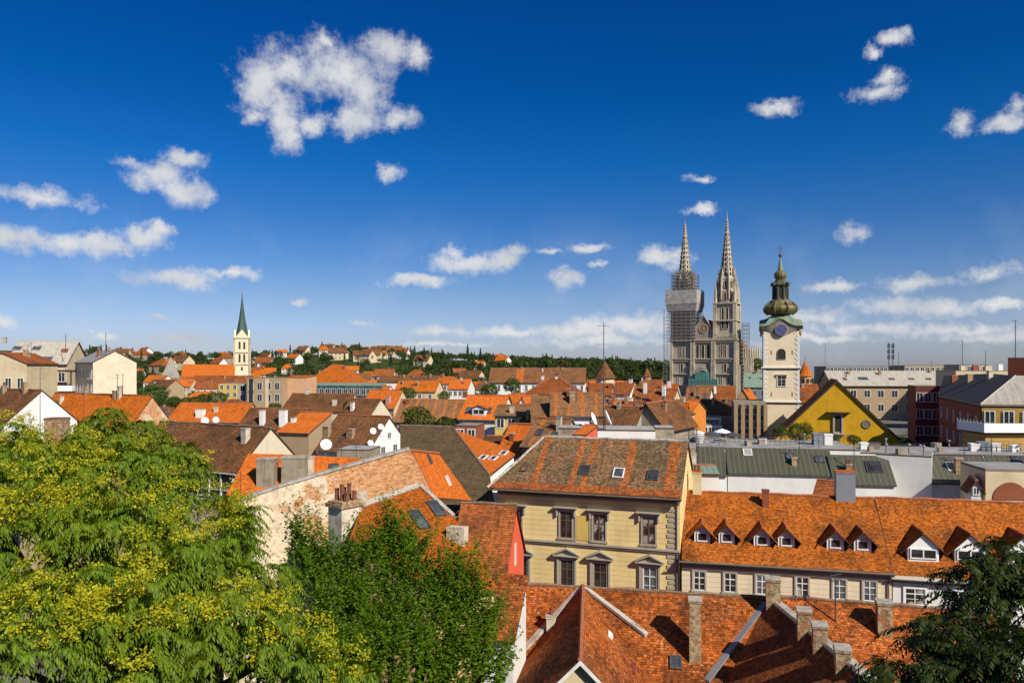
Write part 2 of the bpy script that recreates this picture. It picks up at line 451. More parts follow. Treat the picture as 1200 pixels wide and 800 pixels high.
plaster('chimney_plaster', (0.60, 0.52, 0.40), (0.22, 0.16, 0.10), amt=0.75, scale=1.4); 
plaster('coping', (0.44, 0.39, 0.32), (0.12, 0.095, 0.07), amt=0.8, scale=2.2); plaster('white_paint', (0.80, 0.79, 0.76), amt=0.1)
plaster('stone_cath', (0.37, 0.315, 0.255), (0.15, 0.12, 0.095), amt=0.75, scale=0.14); plaster('stone_light', (0.47, 0.40, 0.29), (0.19, 0.15, 0.10), amt=0.75, scale=0.16)
plaster('blue_grey_wall', (0.20, 0.22, 0.24)); plaster('pavement', (0.22, 0.21, 0.19))

def brickwall(name, peel=True):
    t = NT(name); uv = t.uv(); pos = t.pos()
    br = t.node('ShaderNodeTexBrick', {'offset': 0.5}, Vector=uv, Color1=(0.44, 0.15, 0.045), Color2=(0.66, 0.33, 0.14), Mortar=(0.58, 0.42, 0.26), Scale=1.0)
    br.inputs['Mortar Size'].default_value = 0.012; br.inputs['Brick Width'].default_value = 0.42; br.inputs['Row Height'].default_value = 0.15
    col = br.outputs['Color']; h = t.math('MULTIPLY', br.outputs['Fac'], -1.0)
    lt = t.noise(pos, 3.2, 4, 0.75)
    col = t.mix(t.ramp(lt, 0.52, 0.66, 0, 0.6), col, (0.74, 0.52, 0.30))
    col = t.mix(t.ramp(lt, 0.46, 0.34, 0, 0.7), col, (0.26, 0.09, 0.03))
    patch = t.noise(pos, 0.55, 5, 0.7)
    x = t.node('ShaderNodeSeparateXYZ', Vector=pos).outputs[0]
    if peel:
        # plaster survives on the left half of the wall, bare brick to the right and in patches
        bias = t.ramp(x, -19.0, -9.0, 0.14, -0.17)
        f = t.ramp(t.math('ADD', patch, bias), 0.46, 0.54)
        pl = t.mix(t.ramp(t.noise(pos, 2.5, 5, 0.7), 0.4, 0.7), (0.72, 0.60, 0.42), (0.50, 0.37, 0.22))
        col = t.mix(f, col, pl)
        st = t.noise(t.mapped(pos, (1.2, 1.2, 0.07)), 1.0, 5, 0.7)
        dk = t.math('MULTIPLY', t.ramp(st, 0.54, 0.66), t.ramp(x, -12.5, -16.5, 0, 0.95))
        col = t.mix(dk, col, (0.10, 0.065, 0.035))
        h = t.math('ADD', t.math('MULTIPLY', h, t.math('SUBTRACT', 1.0, f)), t.math('MULTIPLY', f, 1.2))
    else:
        f = t.ramp(patch, 0.5, 0.6)
        col = t.mix(f, col, (0.66, 0.52, 0.35))
    gr = t.noise(pos, 1.1, 6, 0.72)
    col = t.mix(t.ramp(gr, 0.52, 0.74, 0, 0.75), col, (0.16, 0.10, 0.06))
    t.bump(t.math('ADD', h, t.noise(pos, 9, 4)), 0.7, 0.03)
    t.finish(col, 0.9, 0.2)
def oldchimney():
    t = NT('chimney_old'); uv = t.uv(); pos = t.pos()
    br = t.node('ShaderNodeTexBrick', {'offset': 0.5}, Vector=uv, Color1=(0.30, 0.10, 0.04), Color2=(0.40, 0.17, 0.07), Mortar=(0.36, 0.28, 0.19), Scale=1.0)
    br.inputs['Mortar Size'].default_value = 0.012; br.inputs['Brick Width'].default_value = 0.26; br.inputs['Row Height'].default_value = 0.085
    f = t.ramp(t.noise(pos, 1.5, 5, 0.7), 0.44, 0.52)
    col = t.mix(f, br.outputs['Color'], t.mix(t.ramp(t.noise(pos, 4, 4), 0.4, 0.65), (0.46, 0.36, 0.22), (0.27, 0.19, 0.10)))
    col = t.mix(t.ramp(t.noise(pos, 2.3, 6, 0.75), 0.52, 0.7, 0, 0.85), col, (0.07, 0.05, 0.035))
    t.bump(t.math('SUBTRACT', f, t.math('MULTIPLY', br.outputs['Fac'], 0.5)), 0.8, 0.03)
    t.finish(col, 0.92, 0.1)
oldchimney()
brickwall('peeling_brick', True); brickwall('gable_brick', False)

def metalroof(name, c, seam=0.55, rough=0.5):
    t = NT(name); uv = t.uv(); pos = t.pos()
    x = t.node('ShaderNodeSeparateXYZ', Vector=uv).outputs[0]
    fr = t.math('FRACT', t.math('MULTIPLY', x, 1 / seam))
    k = t.math('LESS_THAN', fr, 0.17)
    n = t.noise(t.mapped(uv, (1.2, 0.25, 1)), 1.0, 5, 0.6)
    col = t.mix(t.ramp(n, 0.4, 0.7, 0, 0.5), c, tuple(q * 0.6 for q in c))
    col = t.mix(t.math('MULTIPLY', k, 0.8), col, tuple(min(max(q * 1.15, 0.36), q * 1.9) for q in c))
    col = t.mix(t.ramp(t.noise(pos, 0.7, 6, 0.7), 0.52, 0.72, 0, 0.55), col, (0.13, 0.095, 0.06))
    t.bump(k, 0.8, 0.04)
    t.finish(col, rough, 0.4)
metalroof('metal_green', (0.066, 0.068, 0.042)); metalroof('metal_copper', (0.20, 0.30, 0.19)); metalroof('metal_dark', (0.032, 0.028, 0.027), 0.55, 0.8); metalroof('metal_light', (0.42, 0.38, 0.30), 1.2, 0.7)
metalroof('metal_grey', (0.30, 0.29, 0.26), 0.8, 0.6); metalroof('metal_spire', (0.03, 0.075, 0.055), 0.4)
def simple(name, c, rough=0.6, spec=0.4, metal=0.0, var=0.25, scale=1.5):
    t = NT(name); pos = t.pos()
    n = t.noise(pos, scale, 5, 0.6)
    t.finish(t.mix(t.ramp(n, 0.35, 0.7, 0, var * 2), c, tuple(q * 0.6 for q in c)), rough, spec, metal)
simple('wood_dark', (0.055, 0.035, 0.022), 0.8); simple('gutter', (0.16, 0.13, 0.10), 0.5); simple('gutter_light', (0.50, 0.48, 0.44), 0.5); simple('steel', (0.30, 0.30, 0.31), 0.45, 0.5, 0.3); simple('steel_dark', (0.07, 0.07, 0.075), 0.5)
simple('frame_white', (0.78, 0.77, 0.73), 0.5); simple('frame_brown', (0.16, 0.09, 0.05), 0.6); simple('dish_white', (0.80, 0.80, 0.78), 0.45); simple('edge_tile', EDGE, 0.85); simple('ridge_tile', (0.40, 0.13, 0.055), 0.85, var=0.45, scale=3.0)
simple('ridge_tile_old', (0.24, 0.15, 0.09), 0.9, var=0.45, scale=3.0); simple('pot_clay', (0.20, 0.075, 0.04), 0.85, var=0.4, scale=4); simple('flat_roof', (0.40, 0.38, 0.35), 0.9, var=0.4); simple('flat_light', (0.33, 0.31, 0.28), 0.9, var=0.5, scale=.6)
simple('copper_gold', (0.15, 0.125, 0.04), 0.5, 0.5, 0.0, 0.45, 0.8); simple('copper_brown', (0.085, 0.085, 0.05), 0.55, 0.4, 0.0, 0.4, 0.8); simple('copper_green', (0.20, 0.26, 0.17), 0.6, 0.4, 0.0, 0.4, 0.8); simple('gold', (0.55, 0.38, 0.10), 0.35, 0.5, 0.7)
simple('clock_blue', (0.08, 0.09, 0.26), 0.5, var=0.15); simple('net_green', (0.07, 0.22, 0.17), 0.8); simple('net_white', (0.42, 0.38, 0.345), 0.85, var=0.45, scale=0.5); simple('plank', (0.36, 0.29, 0.22), 0.85); simple('louver', (0.03, 0.026, 0.022), 0.8)
simple('antenna_red', (0.30, 0.05, 0.04), 0.6); simple('bark', (0.075, 0.055, 0.038), 0.95, 0.2, 0, 0.4, 4); simple('canvas', (0.76, 0.75, 0.72), 0.9, var=0.1); simple('flower_pot', (0.45, 0.16, 0.08), 0.8)
def glass(name, c, rough=0.06):
    t = NT(name); pos = t.pos()
    n = t.noise(pos, 0.8, 3, 0.6)
    t.finish(t.mix(t.ramp(n, 0.4, 0.6), c, tuple(q * 2.2 for q in c)), rough, 0.6)
glass('glass', (0.022, 0.022, 0.022)); glass('glass_sky', (0.05, 0.055, 0.06), 0.12); glass('glass_teal', (0.02, 0.045, 0.05))

def curtain():
    t = NT('glass_curtain'); pos = t.pos()
    w = t.noise(t.mapped(pos, (6, 6, 0.3)), 1.0, 3, 0.6); k = t.noise(pos, 0.9, 2, 0.5)
    t.finish(t.mix(t.ramp(k, 0.44, 0.52), (0.03, 0.028, 0.026), t.mix(w, (0.22, 0.20, 0.17), (0.46, 0.43, 0.38))), 0.12, 0.6)
curtain()
def leafmat(name, a, b, c, trans=0.35):
    t = NT(name)
    g = t.N.new('ShaderNodeNewGeometry')
    rnd = g.outputs['Random Per Island']
    cl = t.noise(g.outputs['Position'], 0.7, 3, 0.6)
    col = t.mix(rnd, a, b)
    col = t.mix(t.ramp(cl, 0.4, 0.7, 0, 0.75), col, c)
    col = t.hsv(col, t.math('ADD', t.math('MULTIPLY', t.objrand(), 0.03), 0.485), 1.0, t.math('ADD', t.math('MULTIPLY', t.objrand(), 0.3), 0.85))
    t.finish(col, 0.55, 0.22)
    tr = t.N.new('ShaderNodeBsdfTranslucent'); t.put(tr.inputs[0], t.hsv(col, 0.48, 1.1, 1.5))
    mx = t.N.new('ShaderNodeMixShader'); mx.inputs[0].default_value = trans
    t.L.new(t.bsdf.outputs[0], mx.inputs[1]); t.L.new(tr.outputs[0], mx.inputs[2]); t.L.new(mx.outputs[0], t.out.inputs[0])
leafmat('leaf_ailanthus', (0.055, 0.105, 0.006), (0.19, 0.26, 0.012), (0.16, 0.19, 0.005), 0.38)
leafmat('leaf_seed', (0.30, 0.28, 0.008), (0.44, 0.38, 0.014), (0.24, 0.26, 0.008), 0.25)
leafmat('leaf_dark', (0.055, 0.12, 0.006), (0.15, 0.26, 0.012), (0.12, 0.18, 0.006), 0.42)
leafmat('leaf_painted_shade', (0.018, 0.036, 0.003), (0.042, 0.066, 0.005), (0.030, 0.046, 0.003), 0.2)  # ailanthus leaves with the tree's shade put into a darker colour
leafmat('leaf_mid', (0.040, 0.070, 0.007), (0.085, 0.13, 0.013), (0.026, 0.05, 0.006), 0.25)
leafmat('leaf_far', (0.030, 0.052, 0.008), (0.085, 0.115, 0.018), (0.022, 0.042, 0.008), 0.25)
leafmat('leaf_conifer', (0.012, 0.028, 0.010), (0.020, 0.040, 0.014), (0.012, 0.028, 0.010), 0.1)

def ground_mat():
    t = NT('ground'); pos = t.pos()
    n = t.noise(pos, 0.06, 6, 0.65); n2 = t.noise(pos, 1.4, 5, 0.7)
    d = t.node('ShaderNodeVectorMath', {'operation': 'LENGTH'}); t.L.new(pos, d.inputs[0])
    town = t.ramp(d.outputs['Value'], 350, 520, 1, 0)
    near = t.ramp(d.outputs['Value'], 30, 45, 0, 1)
    grass = t.mix(t.ramp(n2, 0.35, 0.7), (0.030, 0.048, 0.010), (0.06, 0.075, 0.018))
    paved = t.mix(t.ramp(n2, 0.35, 0.7), (0.14, 0.13, 0.115), (0.20, 0.185, 0.16))
    f = t.math('MULTIPLY', t.math('MULTIPLY', town, near), t.ramp(n, 0.62, 0.5))
    t.bump(n2, 0.5, 0.05)
    t.finish(t.mix(f, grass, paved), 0.95, 0.1)
ground_mat()
# ------------------------------------------------------------------ the ground and hills
def sstep(a, b, x):
    t = min(1.0, max(0.0, (x - a) / (b - a))); return t * t * (3 - 2 * t)
def ground_z(x, y):
    d = math.hypot(x, y)
    k = math.atan2(x, max(y, 0.1))                 # bearing from the viewpoint
    z = 4.0 + 8.5 * sstep(85, 190, d)
    z += sstep(-0.40, -0.62, k) * 9 * sstep(60, 150, d)      # the slope on the far left
    # hills north of the old town
    fade = sstep(0.34, 0.12, k)
    ridge = 27 * sstep(480, 980, d) * fade
    hump = 8 * math.exp(-((k + 0.21) / 0.085) ** 2) * sstep(560, 900, d)
    hump -= 7 * math.exp(-((k - 0.12) / 0.14) ** 2) * sstep(560, 900, d)
    z += ridge + hump + 2.0 * noise.noise(Vector((x * 0.008, y * 0.008, 3.1))) * sstep(300, 600, d)
    z -= 60 * sstep(1300, 2600, d)
    # the promenade bank under the viewpoint
    if d < 60:
        bank = 28.2 - 22.5 * sstep(2.5, 34, y + 0.15 * abs(x))
        z = max(z, bank)
    return z
def build_ground():
    rs = [0, 2, 4, 6, 9, 12, 15, 19, 23, 28, 34, 41, 50, 62, 76, 92, 112, 136, 165, 200, 240, 290, 350, 420, 500, 560, 620, 690, 760, 840, 930, 1030, 1150, 1300, 1500, 1800, 2300, 3200, 5000]
    na = 144
    vs, fs = [(0, 0, ground_z(0, 0))], []
    for r in rs[1:]:
        for i in range(na):
            a = 2 * math.pi * i / na
            x, y = r * math.sin(a), r * math.cos(a)
            z = ground_z(x, y) if y > -0.3 * abs(x) or r < 40 else 12.0
            vs.append((x, y, z))
    for i in range(na): fs.append((0, 1 + (i + 1) % na, 1 + i))
    for k in range(len(rs) - 2):
        a0, b0 = 1 + k * na, 1 + (k + 1) * na
        for i in range(na):
            j = (i + 1) % na
            fs.append((a0 + i, a0 + j, b0 + j, b0 + i))
    me = bpy.data.meshes.new('ground'); me.from_pydata(vs, [], fs); me.materials.append(M['ground'])
    me.polygons.foreach_set('use_smooth', [True] * len(fs)); me.update()
    tag(link('ground', me), kind='structure')
build_ground()

# ------------------------------------------------------------------ windows (shared meshes)
WCACHE = {}
def window_mesh(w, h, style, trim, frame, gl):
    k = (round(w, 2), round(h, 2), style, trim, frame, gl)
    if k in WCACHE: return WCACHE[k]
    b = MB()
    tw = 0.14 if style != 'small' else 0.09
    pr = 0.10 if style != 'small' else 0.06
    # moulded surround (0), casement (1)
    b.box((-w / 2 - tw / 2, -pr / 2, 0), (tw, pr, h + 2 * tw), mat=0); b.box((w / 2 + tw / 2, -pr / 2, 0), (tw, pr, h + 2 * tw), mat=0)
    b.box((0, -pr / 2, h / 2 + tw / 2), (w, pr, tw), mat=0)
    b.box((0, -pr * 0.75, -h / 2 - tw / 2), (w + 2 * tw + 0.16, pr * 1.5, tw), mat=0)
    fw = 0.055
    for sx in (-1, 1): b.box((sx * (w / 2 - fw / 2), -0.035, 0), (fw, 0.05, h), mat=1)
    b.box((0, -0.036, 0), (fw * 1.3, 0.052, h), mat=1)
    for zz in (h / 2 - fw / 2, -h / 2 + fw / 2): b.box((0, -0.037, zz), (w - 2 * fw, 0.054, fw), mat=1)
    if style != 'small':
        b.box((0, -0.038, h * 0.17), (w - 2 * fw, 0.056, fw * 1.2), mat=1)
        b.box((0, -0.036, -h * 0.16), (w - 2 * fw, 0.045, 0.03), mat=1)
    extra = None
    if style == 'hood':
        e = MB(); z = h / 2 + tw
        e.box((0, -0.09, z + 0.10), (w + 2 * tw + 0.1, 0.14, 0.2), mat=0)
        e.box((0, -0.20, z + 0.26), (w + 2 * tw + 0.75, 0.40, 0.11), mat=0)
        for sx in (-1, 1): e.box((sx * (w / 2 + tw + 0.13), -0.12, z - 0.18), (0.14, 0.22, 0.66), mat=0)
        extra = ('hood', e)
    elif style == 'pediment':
        e = MB(); z = h / 2 + tw + 0.22; hw = w / 2 + 0.62
        e.box((0, -0.06, z - 0.12), (w + 2 * tw + 0.2, 0.12, 0.24), mat=0)
        e.box((0, -0.20, z + 0.05), (2 * hw, 0.40, 0.10), mat=0)
        e.prism([(-hw + .1, -0.02, z + 0.10), (hw - .1, -0.02, z + 0.10), (0, -0.02, z + 0.58)], (0, -0.14, 0), 0)
        for sx in (-1, 1):
            p = [(sx * (hw + .05), -0.01, z + 0.10), (sx * (hw + .05), -0.01, z + 0.21), (0, -0.01, z + 0.76), (0, -0.01, z + 0.63)]
            if sx > 0: p = p[::-1]
            e.prism(p, (0, -0.40, 0), 0)
        for sx in (-1, 1): e.box((sx * (w / 2 + tw + 0.11), -0.10, -0.2), (0.16, 0.16, h + 0.75), mat=0)
        extra = ('pediment', e)
    elif style == 'crest':
        e = MB(); z = h / 2 + tw
        e.box((0, -0.07, z + 0.07), (w + 2 * tw + 0.16, 0.14, 0.09), mat=0)
        for i in range(7):
            a = math.pi * i / 6
            e.box((0.30 * math.cos(a), -0.06, z + 0.11 + 0.17 * math.sin(a)), (0.13, 0.11, 0.10), mat=0)
        e.box((0, -0.07, z + 0.36), (0.16, 0.12, 0.14), mat=0)
        extra = ('crest', e)
    p = MB(); p.box((0, -0.009, 0), (w - 0.02, 0.018, h - 0.02))
    r = (b.mesh('window', [trim, frame]), p.mesh('pane', [gl]), extra and (extra[0], extra[1].mesh(extra[0], [trim])))
    WCACHE[k] = r
    return r
def add_window(root, loc, w, h, style='plain', rz=0.0, trim='trim_cream', frame='frame_white', gl='glass'):
    a, p, e = window_mesh(w, h, style, trim, frame, gl)
    o = link('window', a, root, loc, rz)
    link('pane', p, o)
    if e: link(e[0], e[1], o)
    return o
FCACHE = {}
def add_far_window(root, loc, w, h, rz=0.0, trim='frame_white', gl='glass'):
    """a window only a few pixels tall: frame and pane in two pieces"""
    k = (round(w, 1), round(h, 1), trim, gl)
    if k not in FCACHE:
        b = MB(); t = 0.12
        for sx in (-1, 1): b.box((sx * (w / 2 + t / 2), -0.04, 0), (t, 0.08, h + 2 * t))
        for sz in (-1, 1): b.box((0, -0.04, sz * (h / 2 + t / 2)), (w, 0.08, t))
        b.box((0, -0.03, 0), (0.09, 0.06, h))
        p = MB(); p.box((0, -0.012, 0), (w, 0.024, h))
        FCACHE[k] = (b.mesh('window', [trim]), p.mesh('pane', [gl]))
    o = link('window', FCACHE[k][0], root, loc, rz)
    link('pane', FCACHE[k][1], o)
    return o

# ------------------------------------------------------------------ houses
class House: pass
def frame_of(pL, pR, d, rot):
    c, s = math.cos(math.radians(rot)), math.sin(math.radians(rot))
    xl = (pL - HX) / FPX * d; k = (pR - HX) / FPX
    t = (k * d - xl) / (c - k * s)
    return Vector((xl, d, 0)), Vector((c, s, 0)), t

def house(name, label, cat, pL, pR, d, eave, ridge, W, rot=-20, roof='gable', wall='cream', tile='tile_orange', anchor='L', base=None,
          rows=0, cols=0, ww=1.0, wh=1.5, wz=1.7, fl=3.3, srows=0, scols=0, side='R', chim=(), sky=(), over=0.4, hip=None, group=None,
          style='far', far=True, cap='ridge_tile', rise=None, edge='edge_tile', t=0.16, gutter=None, trim='trim_cream', gw=None, strip=None, og=None, ants=()):
    H = House()
    if anchor == 'R':       # d is then the depth of the right corner
        P, u, L = frame_of(pR, pL, d, rot); L = -L; P = P - u * L
    else:
        P, u, L = frame_of(pL, pR, d, rot)
    v = Vector((-u.y, u.x, 0))                                        # back
    mid = P + u * (L / 2)
    apx, apd = (pR, d) if anchor == 'R' else (pL, d)
    ze = EYE - (eave - HY) / FPX * apd
    if roof in ('gable_front',):
        rc = mid
        zr = EYE - (ridge - HY) / FPX * rc.y
    else:
        rc = mid + v * (W / 2 if roof not in ('shed',) else W)
        zr = EYE - (ridge - HY) / FPX * rc.y
    if rise is not None: zr = ze + rise
    if base is None: base = min(ground_z(mid.x, mid.y), ground_z(*(mid + v * W).xy)) - 0.5
    base = min(base, ze - 2.5)
    root = empty(name, (mid.x, mid.y, base), math.radians(rot), label, cat, group)
    ze -= base; zr -= base
    Mw = Matrix.Translation((mid.x, mid.y, base)) @ Matrix.Rotation(math.radians(rot), 4, 'Z')
    Mi = Mw.inverted()
    H.root, H.L, H.W, H.ze, H.zr, H.M, H.Mi = root, L, W, ze, zr, Mw, Mi
    hl = L / 2; og_ = over * 0.6 if og is None else og
    rs = zr - ze
    hp = hip if hip is not None else W / 2
    polys, ridges = [], []
    wt = t + 0.02
    wb = MB()
    def foot(top):      # walls from base to per-corner heights
        pass
    if roof == 'gable':
        s = rs / (W / 2); o = over; x0, x1 = -hl - og_, hl + og_
        polys = [[(x0, -o, ze - s * o), (x1, -o, ze - s * o), (x1, W / 2, zr), (x0, W / 2, zr)],
                 [(x1, W + o, ze - s * o), (x0, W + o, ze - s * o), (x0, W / 2, zr), (x1, W / 2, zr)]]
        ridges = [((x0, W / 2, zr), (x1, W / 2, zr))]
        H.roofz = lambda x, y: ze + s * min(y, W - y)
        for sx in (-1, 1):
            p = [(sx * hl, 0, 0), (sx * hl, W, 0), (sx * hl, W, ze - wt), (sx * hl, W / 2, zr - wt), (sx * hl, 0, ze - wt)]
            wb.face(p if sx > 0 else p[::-1])
        wb.face([(-hl, 0, 0), (hl, 0, 0), (hl, 0, ze - wt), (-hl, 0, ze - wt)]); wb.face([(hl, W, 0), (-hl, W, 0), (-hl, W, ze - wt), (hl, W, ze - wt)])
    elif roof == 'gable_front':
        s = rs / hl; o = over
        polys = [[(-hl - o, W, ze - s * o), (-hl - o, -og_, ze - s * o), (0, -og_, zr), (0, W, zr)],
                 [(hl + o, -og_, ze - s * o), (hl + o, W, ze - s * o), (0, W, zr), (0, -og_, zr)]]
        ridges = [((0, -og_, zr), (0, W, zr))]
        H.roofz = lambda x, y: ze + s * (hl - abs(x))
        for y, q in ((0, 1), (W, -1)):
            p = [(-hl, y, 0), (hl, y, 0), (hl, y, ze - wt), (0, y, zr - wt), (-hl, y, ze - wt)]
            wb.face(p if q > 0 else p[::-1])
        wb.face([(hl, 0, 0), (hl, W, 0), (hl, W, ze - wt), (hl, 0, ze - wt)]); wb.face([(-hl, W, 0), (-hl, 0, 0), (-hl, 0, ze - wt), (-hl, W, ze - wt)])
    elif roof in ('hip', 'hipL', 'hipR', 'pyramid'):
        hL = hp if roof in ('hip', 'hipL') else (hl if roof == 'pyramid' else 0)
        hR = hp if roof in ('hip', 'hipR') else (hl if roof == 'pyramid' else 0)
        s = rs / (W / 2); o = over
        a = [(-hl - (o if hL else og_), -o, ze - s * o), (hl + (o if hR else og_), -o, ze - s * o), (hl + (o if hR else og_), W + o, ze - s * o), (-hl - (o if hL else og_), W + o, ze - s * o)]
        r0 = (-hl + hL if hL else -hl - og_, W / 2, zr); r1 = (hl - hR if hR else hl + og_, W / 2, zr)
        if roof == 'pyramid':
            r0 = r1 = (0, W / 2, zr)
            polys = [[a[0], a[1], r0], [a[1], a[2], r0], [a[2], a[3], r0], [a[3], a[0], r0]]
            ridges = [(q, r0) for q in a]
        else:
            polys = [[a[0], a[1], r1, r0], [a[2], a[3], r0, r1]]
            ridges = [(r0, r1)]
            if hL: polys.append([a[3], a[0], r0]); ridges += [(a[0], r0), (a[3], r0)]
            if hR: polys.append([a[1], a[2], r1]); ridges += [(a[1], r1), (a[2], r1)]
        def rz(x, y):
            z = s * min(y, W - y)
            if hL: z = min(z, rs / hL * (x + hl))
            if hR: z = min(z, rs / hR * (hl - x))
            return ze + z
        H.roofz = rz
        for sx, hh in ((-1, hL), (1, hR)):
            p = [(sx * hl, 0, 0), (sx * hl, W, 0), (sx * hl, W, ze - wt)] + ([] if hh else [(sx * hl, W / 2, zr - wt)]) + [(sx * hl, 0, ze - wt)]
            wb.face(p if sx > 0 else p[::-1])
        wb.face([(-hl, 0, 0), (hl, 0, 0), (hl, 0, ze - wt), (-hl, 0, ze - wt)]); wb.face([(hl, W, 0), (-hl, W, 0), (-hl, W, ze - wt), (hl, W, ze - wt)])
    elif roof == 'shed':
        s = rs / W; o = over; x0, x1 = -hl - og_, hl + og_
        polys = [[(x0, -o, ze - s * o), (x1, -o, ze - s * o), (x1, W, zr), (x0, W, zr)]]
        ridges = [((x0, W, zr), (x1, W, zr))]
        H.roofz = lambda x, y: ze + s * y
        for sx in (-1, 1):
            p = [(sx * hl, 0, 0), (sx * hl, W, 0), (sx * hl, W, zr - wt), (sx * hl, 0, ze - wt)]
            wb.face(p if sx > 0 else p[::-1])
        wb.face([(-hl, 0, 0), (hl, 0, 0), (hl, 0, ze - wt), (-hl, 0, ze - wt)]); wb.face([(hl, W, 0), (-hl, W, 0), (-hl, W, zr - wt), (hl, W, zr - wt)])
    elif roof == 'flat':
        polys = [[(-hl, 0, ze), (hl, 0, ze), (hl, W, ze), (-hl, W, ze)]]
        H.roofz = lambda x, y: ze
        z2 = ze - t - 0.01
        for p in ([(-hl, 0), (hl, 0)], [(hl, 0), (hl, W)], [(hl, W), (-hl, W)], [(-hl, W), (-hl, 0)]):
            (ax, ay), (bx, by) = p
            wb.face([(ax, ay, 0), (bx, by, 0), (bx, by, z2), (ax, ay, z2)])
    rb = MB(); rb.roof(polys, t, wave=(.055 if roof in ('gable', 'hip', 'hipL') and tile.startswith('tile') and mid.y < 240 else 0))
    if strip:      # a run of newer tiles along the eave, laid 5 mm proud
        o = over; s = rs / (W / 2)
        q = [Vector(p) for p in polys[0]]
        nrm = (q[1] - q[0]).cross(q[2] - q[1]).normalized() * 0.05
        f0 = strip[1] / math.hypot(W / 2, rs)
        rb.face([q[0] + nrm, q[1] + nrm, q[1].lerp(q[2], f0) + nrm, q[0].lerp(q[3], f0) + nrm], 2)
    H.roof = rb.build('roof', [tile, edge] + ([strip[0]] if strip else []), root)
    H.wall = wb.build('wall', wall, root)
    if cap and ridges:
        cb = MB()
        for a_, b_ in ridges:
            a_, b_ = Vector(a_), Vector(b_); n_ = max(1, int((b_ - a_).length / (.42 if mid.y < 90 else 1.2)))
            for i in range(n_):
                rr_ = .125 + .02 * math.sin(i * 12.9 + mid.x); jz = Vector((0, 0, .03 * math.sin(i * 7.3 + mid.y)))
                cb.tube(a_.lerp(b_, i / n_) + jz, a_.lerp(b_, (i + 1.04) / n_) + jz, rr_ + .012, rr_, n=6)
        cb.build('ridge_cap', cap, H.roof)
    if gutter is None and mid.y < 200 and roof in ('gable', 'hip', 'hipL') and cap: gutter = 'gutter'
    if gutter:
        g = MB(); s = rs / (W / 2)
        z = ze - s * over - 0.10
        g.tube((-hl - .2, -over - .07, z), (hl + .2, -over - .07, z), 0.085, n=8)
        g.build('gutter', gutter, root)
        dp_ = MB(); dp_.tube((hl - .25, -.10, 0), (hl - .25, -.10, z - .05), .055, n=6); dp_.tube((hl - .25, -.10, z - .05), (hl - .25, -over - .05, z + .02), .05, n=6); dp_.build('downpipe', gutter, root)
    if roof in ('gable', 'hip', 'hipL', 'hipR', 'pyramid', 'shed'):
        s = rs / (W / 2) if roof != 'shed' else rs / W
        H.fp, H.fn = Vector((0, 0, ze)), Vector((0, -s, 1)).normalized()
    else: H.fp, H.fn = Vector((0, 0, ze)), Vector((0, 0, 1))
    H.slope = math.atan2(-H.fn.y, H.fn.z)
    def loc_plane(px, py, p, n):
        pw = Mw @ p; nw = Mw.to_3x3() @ n
        return Mi @ hit_plane(px, py, pw, nw)
    H.on_front = lambda px, py: loc_plane(px, py, H.fp, H.fn)
    H.on_wall = lambda px, py: loc_plane(px, py, Vector((0, 0, 0)), Vector((0, -1, 0)))
    H.on_ridge = lambda px, py: loc_plane(px, py, Vector((0, W / 2, 0)), Vector((0, -1, 0)))
    # facade windows
    def addw(loc, rz):
        if far: add_far_window(root, loc, ww, wh, rz)
        else: add_window(root, loc, ww, wh, style, rz, trim)
    for r in range(rows):
        for c in range(cols):
            addw((-hl + L * (c + 0.5) / cols, -0.004, ze - wz - fl * r), 0.0)
    sl = W
    for r in range(srows):
        for c in range(scols):
            y = W * (c + 0.5) / scols
            if side == 'R': addw((hl + 0.004, y, ze - wz - fl * r), math.radians(90))
            else: addw((-hl - 0.004, y, ze - wz - fl * r), math.radians(-90))
    if gw:      # one or two small openings in the gable
        for (gx, gz, w_, h_) in gw:
            if roof == 'gable_front': add_far_window(root, (gx, -0.004, ze + gz), w_, h_)
            else: add_far_window(root, (hl + .004, W / 2 + gx, ze + gz), w_, h_, math.radians(90))
    for c in chim: add_chimney(H, *c)
    if not chim and roof != 'flat' and L > 3.5 and cat != 'hatch' and 70 < mid.y < 480 and cat != 'church':
        rr = random.Random(int(pL * 7 + d * 13))
        for i in range(rr.choice((1, 1, 2, 2, 3)) if L < 25 else 4):
            cxp = rr.uniform(-.42, .42) * L; cyp = W * rr.uniform(.22, .5) if roof != 'gable_front' else W * rr.uniform(.1, .6)
            if roof == 'gable_front': cxp *= .6
            zr_ = H.roofz(cxp, cyp); chimney_at(H.roof, cxp, cyp, zr_ - .9, max(zr_ + rr.uniform(.9, 1.9), H.zr + .2 if cyp > .4 * W else 0), rr.uniform(.45, .8), rr.uniform(.45, .7), rr.choice(('chimney_plaster', 'chimney_old', 'chimney_old', 'brickred', 'concrete')), rr.choice((0, 0, 1, 2)))
            if rr.random() < .7:
                ab = MB(); ah = rr.uniform(2.2, 4.0); az_ = zr_ + .2; ab.tube((cxp + .6, cyp + .1, az_ - .8), (cxp + .6, cyp + .1, az_ + ah), .045, n=5)
                for q_ in range(rr.choice((1, 2))): ab.tube((cxp + .05, cyp + .1, az_ + ah * (.96 - .12 * q_)), (cxp + 1.15, cyp + .1, az_ + ah * (.96 - .12 * q_)), .03, n=4)
                ab.build('aerial', 'steel_dark', H.roof)
        if not sky and roof in ('gable', 'hip', 'hipL', 'shed') and rr.random() < .5:
            for i in range(rr.choice((1, 2))):
                xx = rr.uniform(-.38, .38) * L; yy = W * rr.uniform(.14, .34)
                pw_ = Mw @ Vector((xx, yy, H.roofz(xx, yy))); add_skylight(H, HX + FPX * pw_.x / pw_.y, HY + FPX * (EYE - pw_.z) / pw_.y, .8, 1.1)
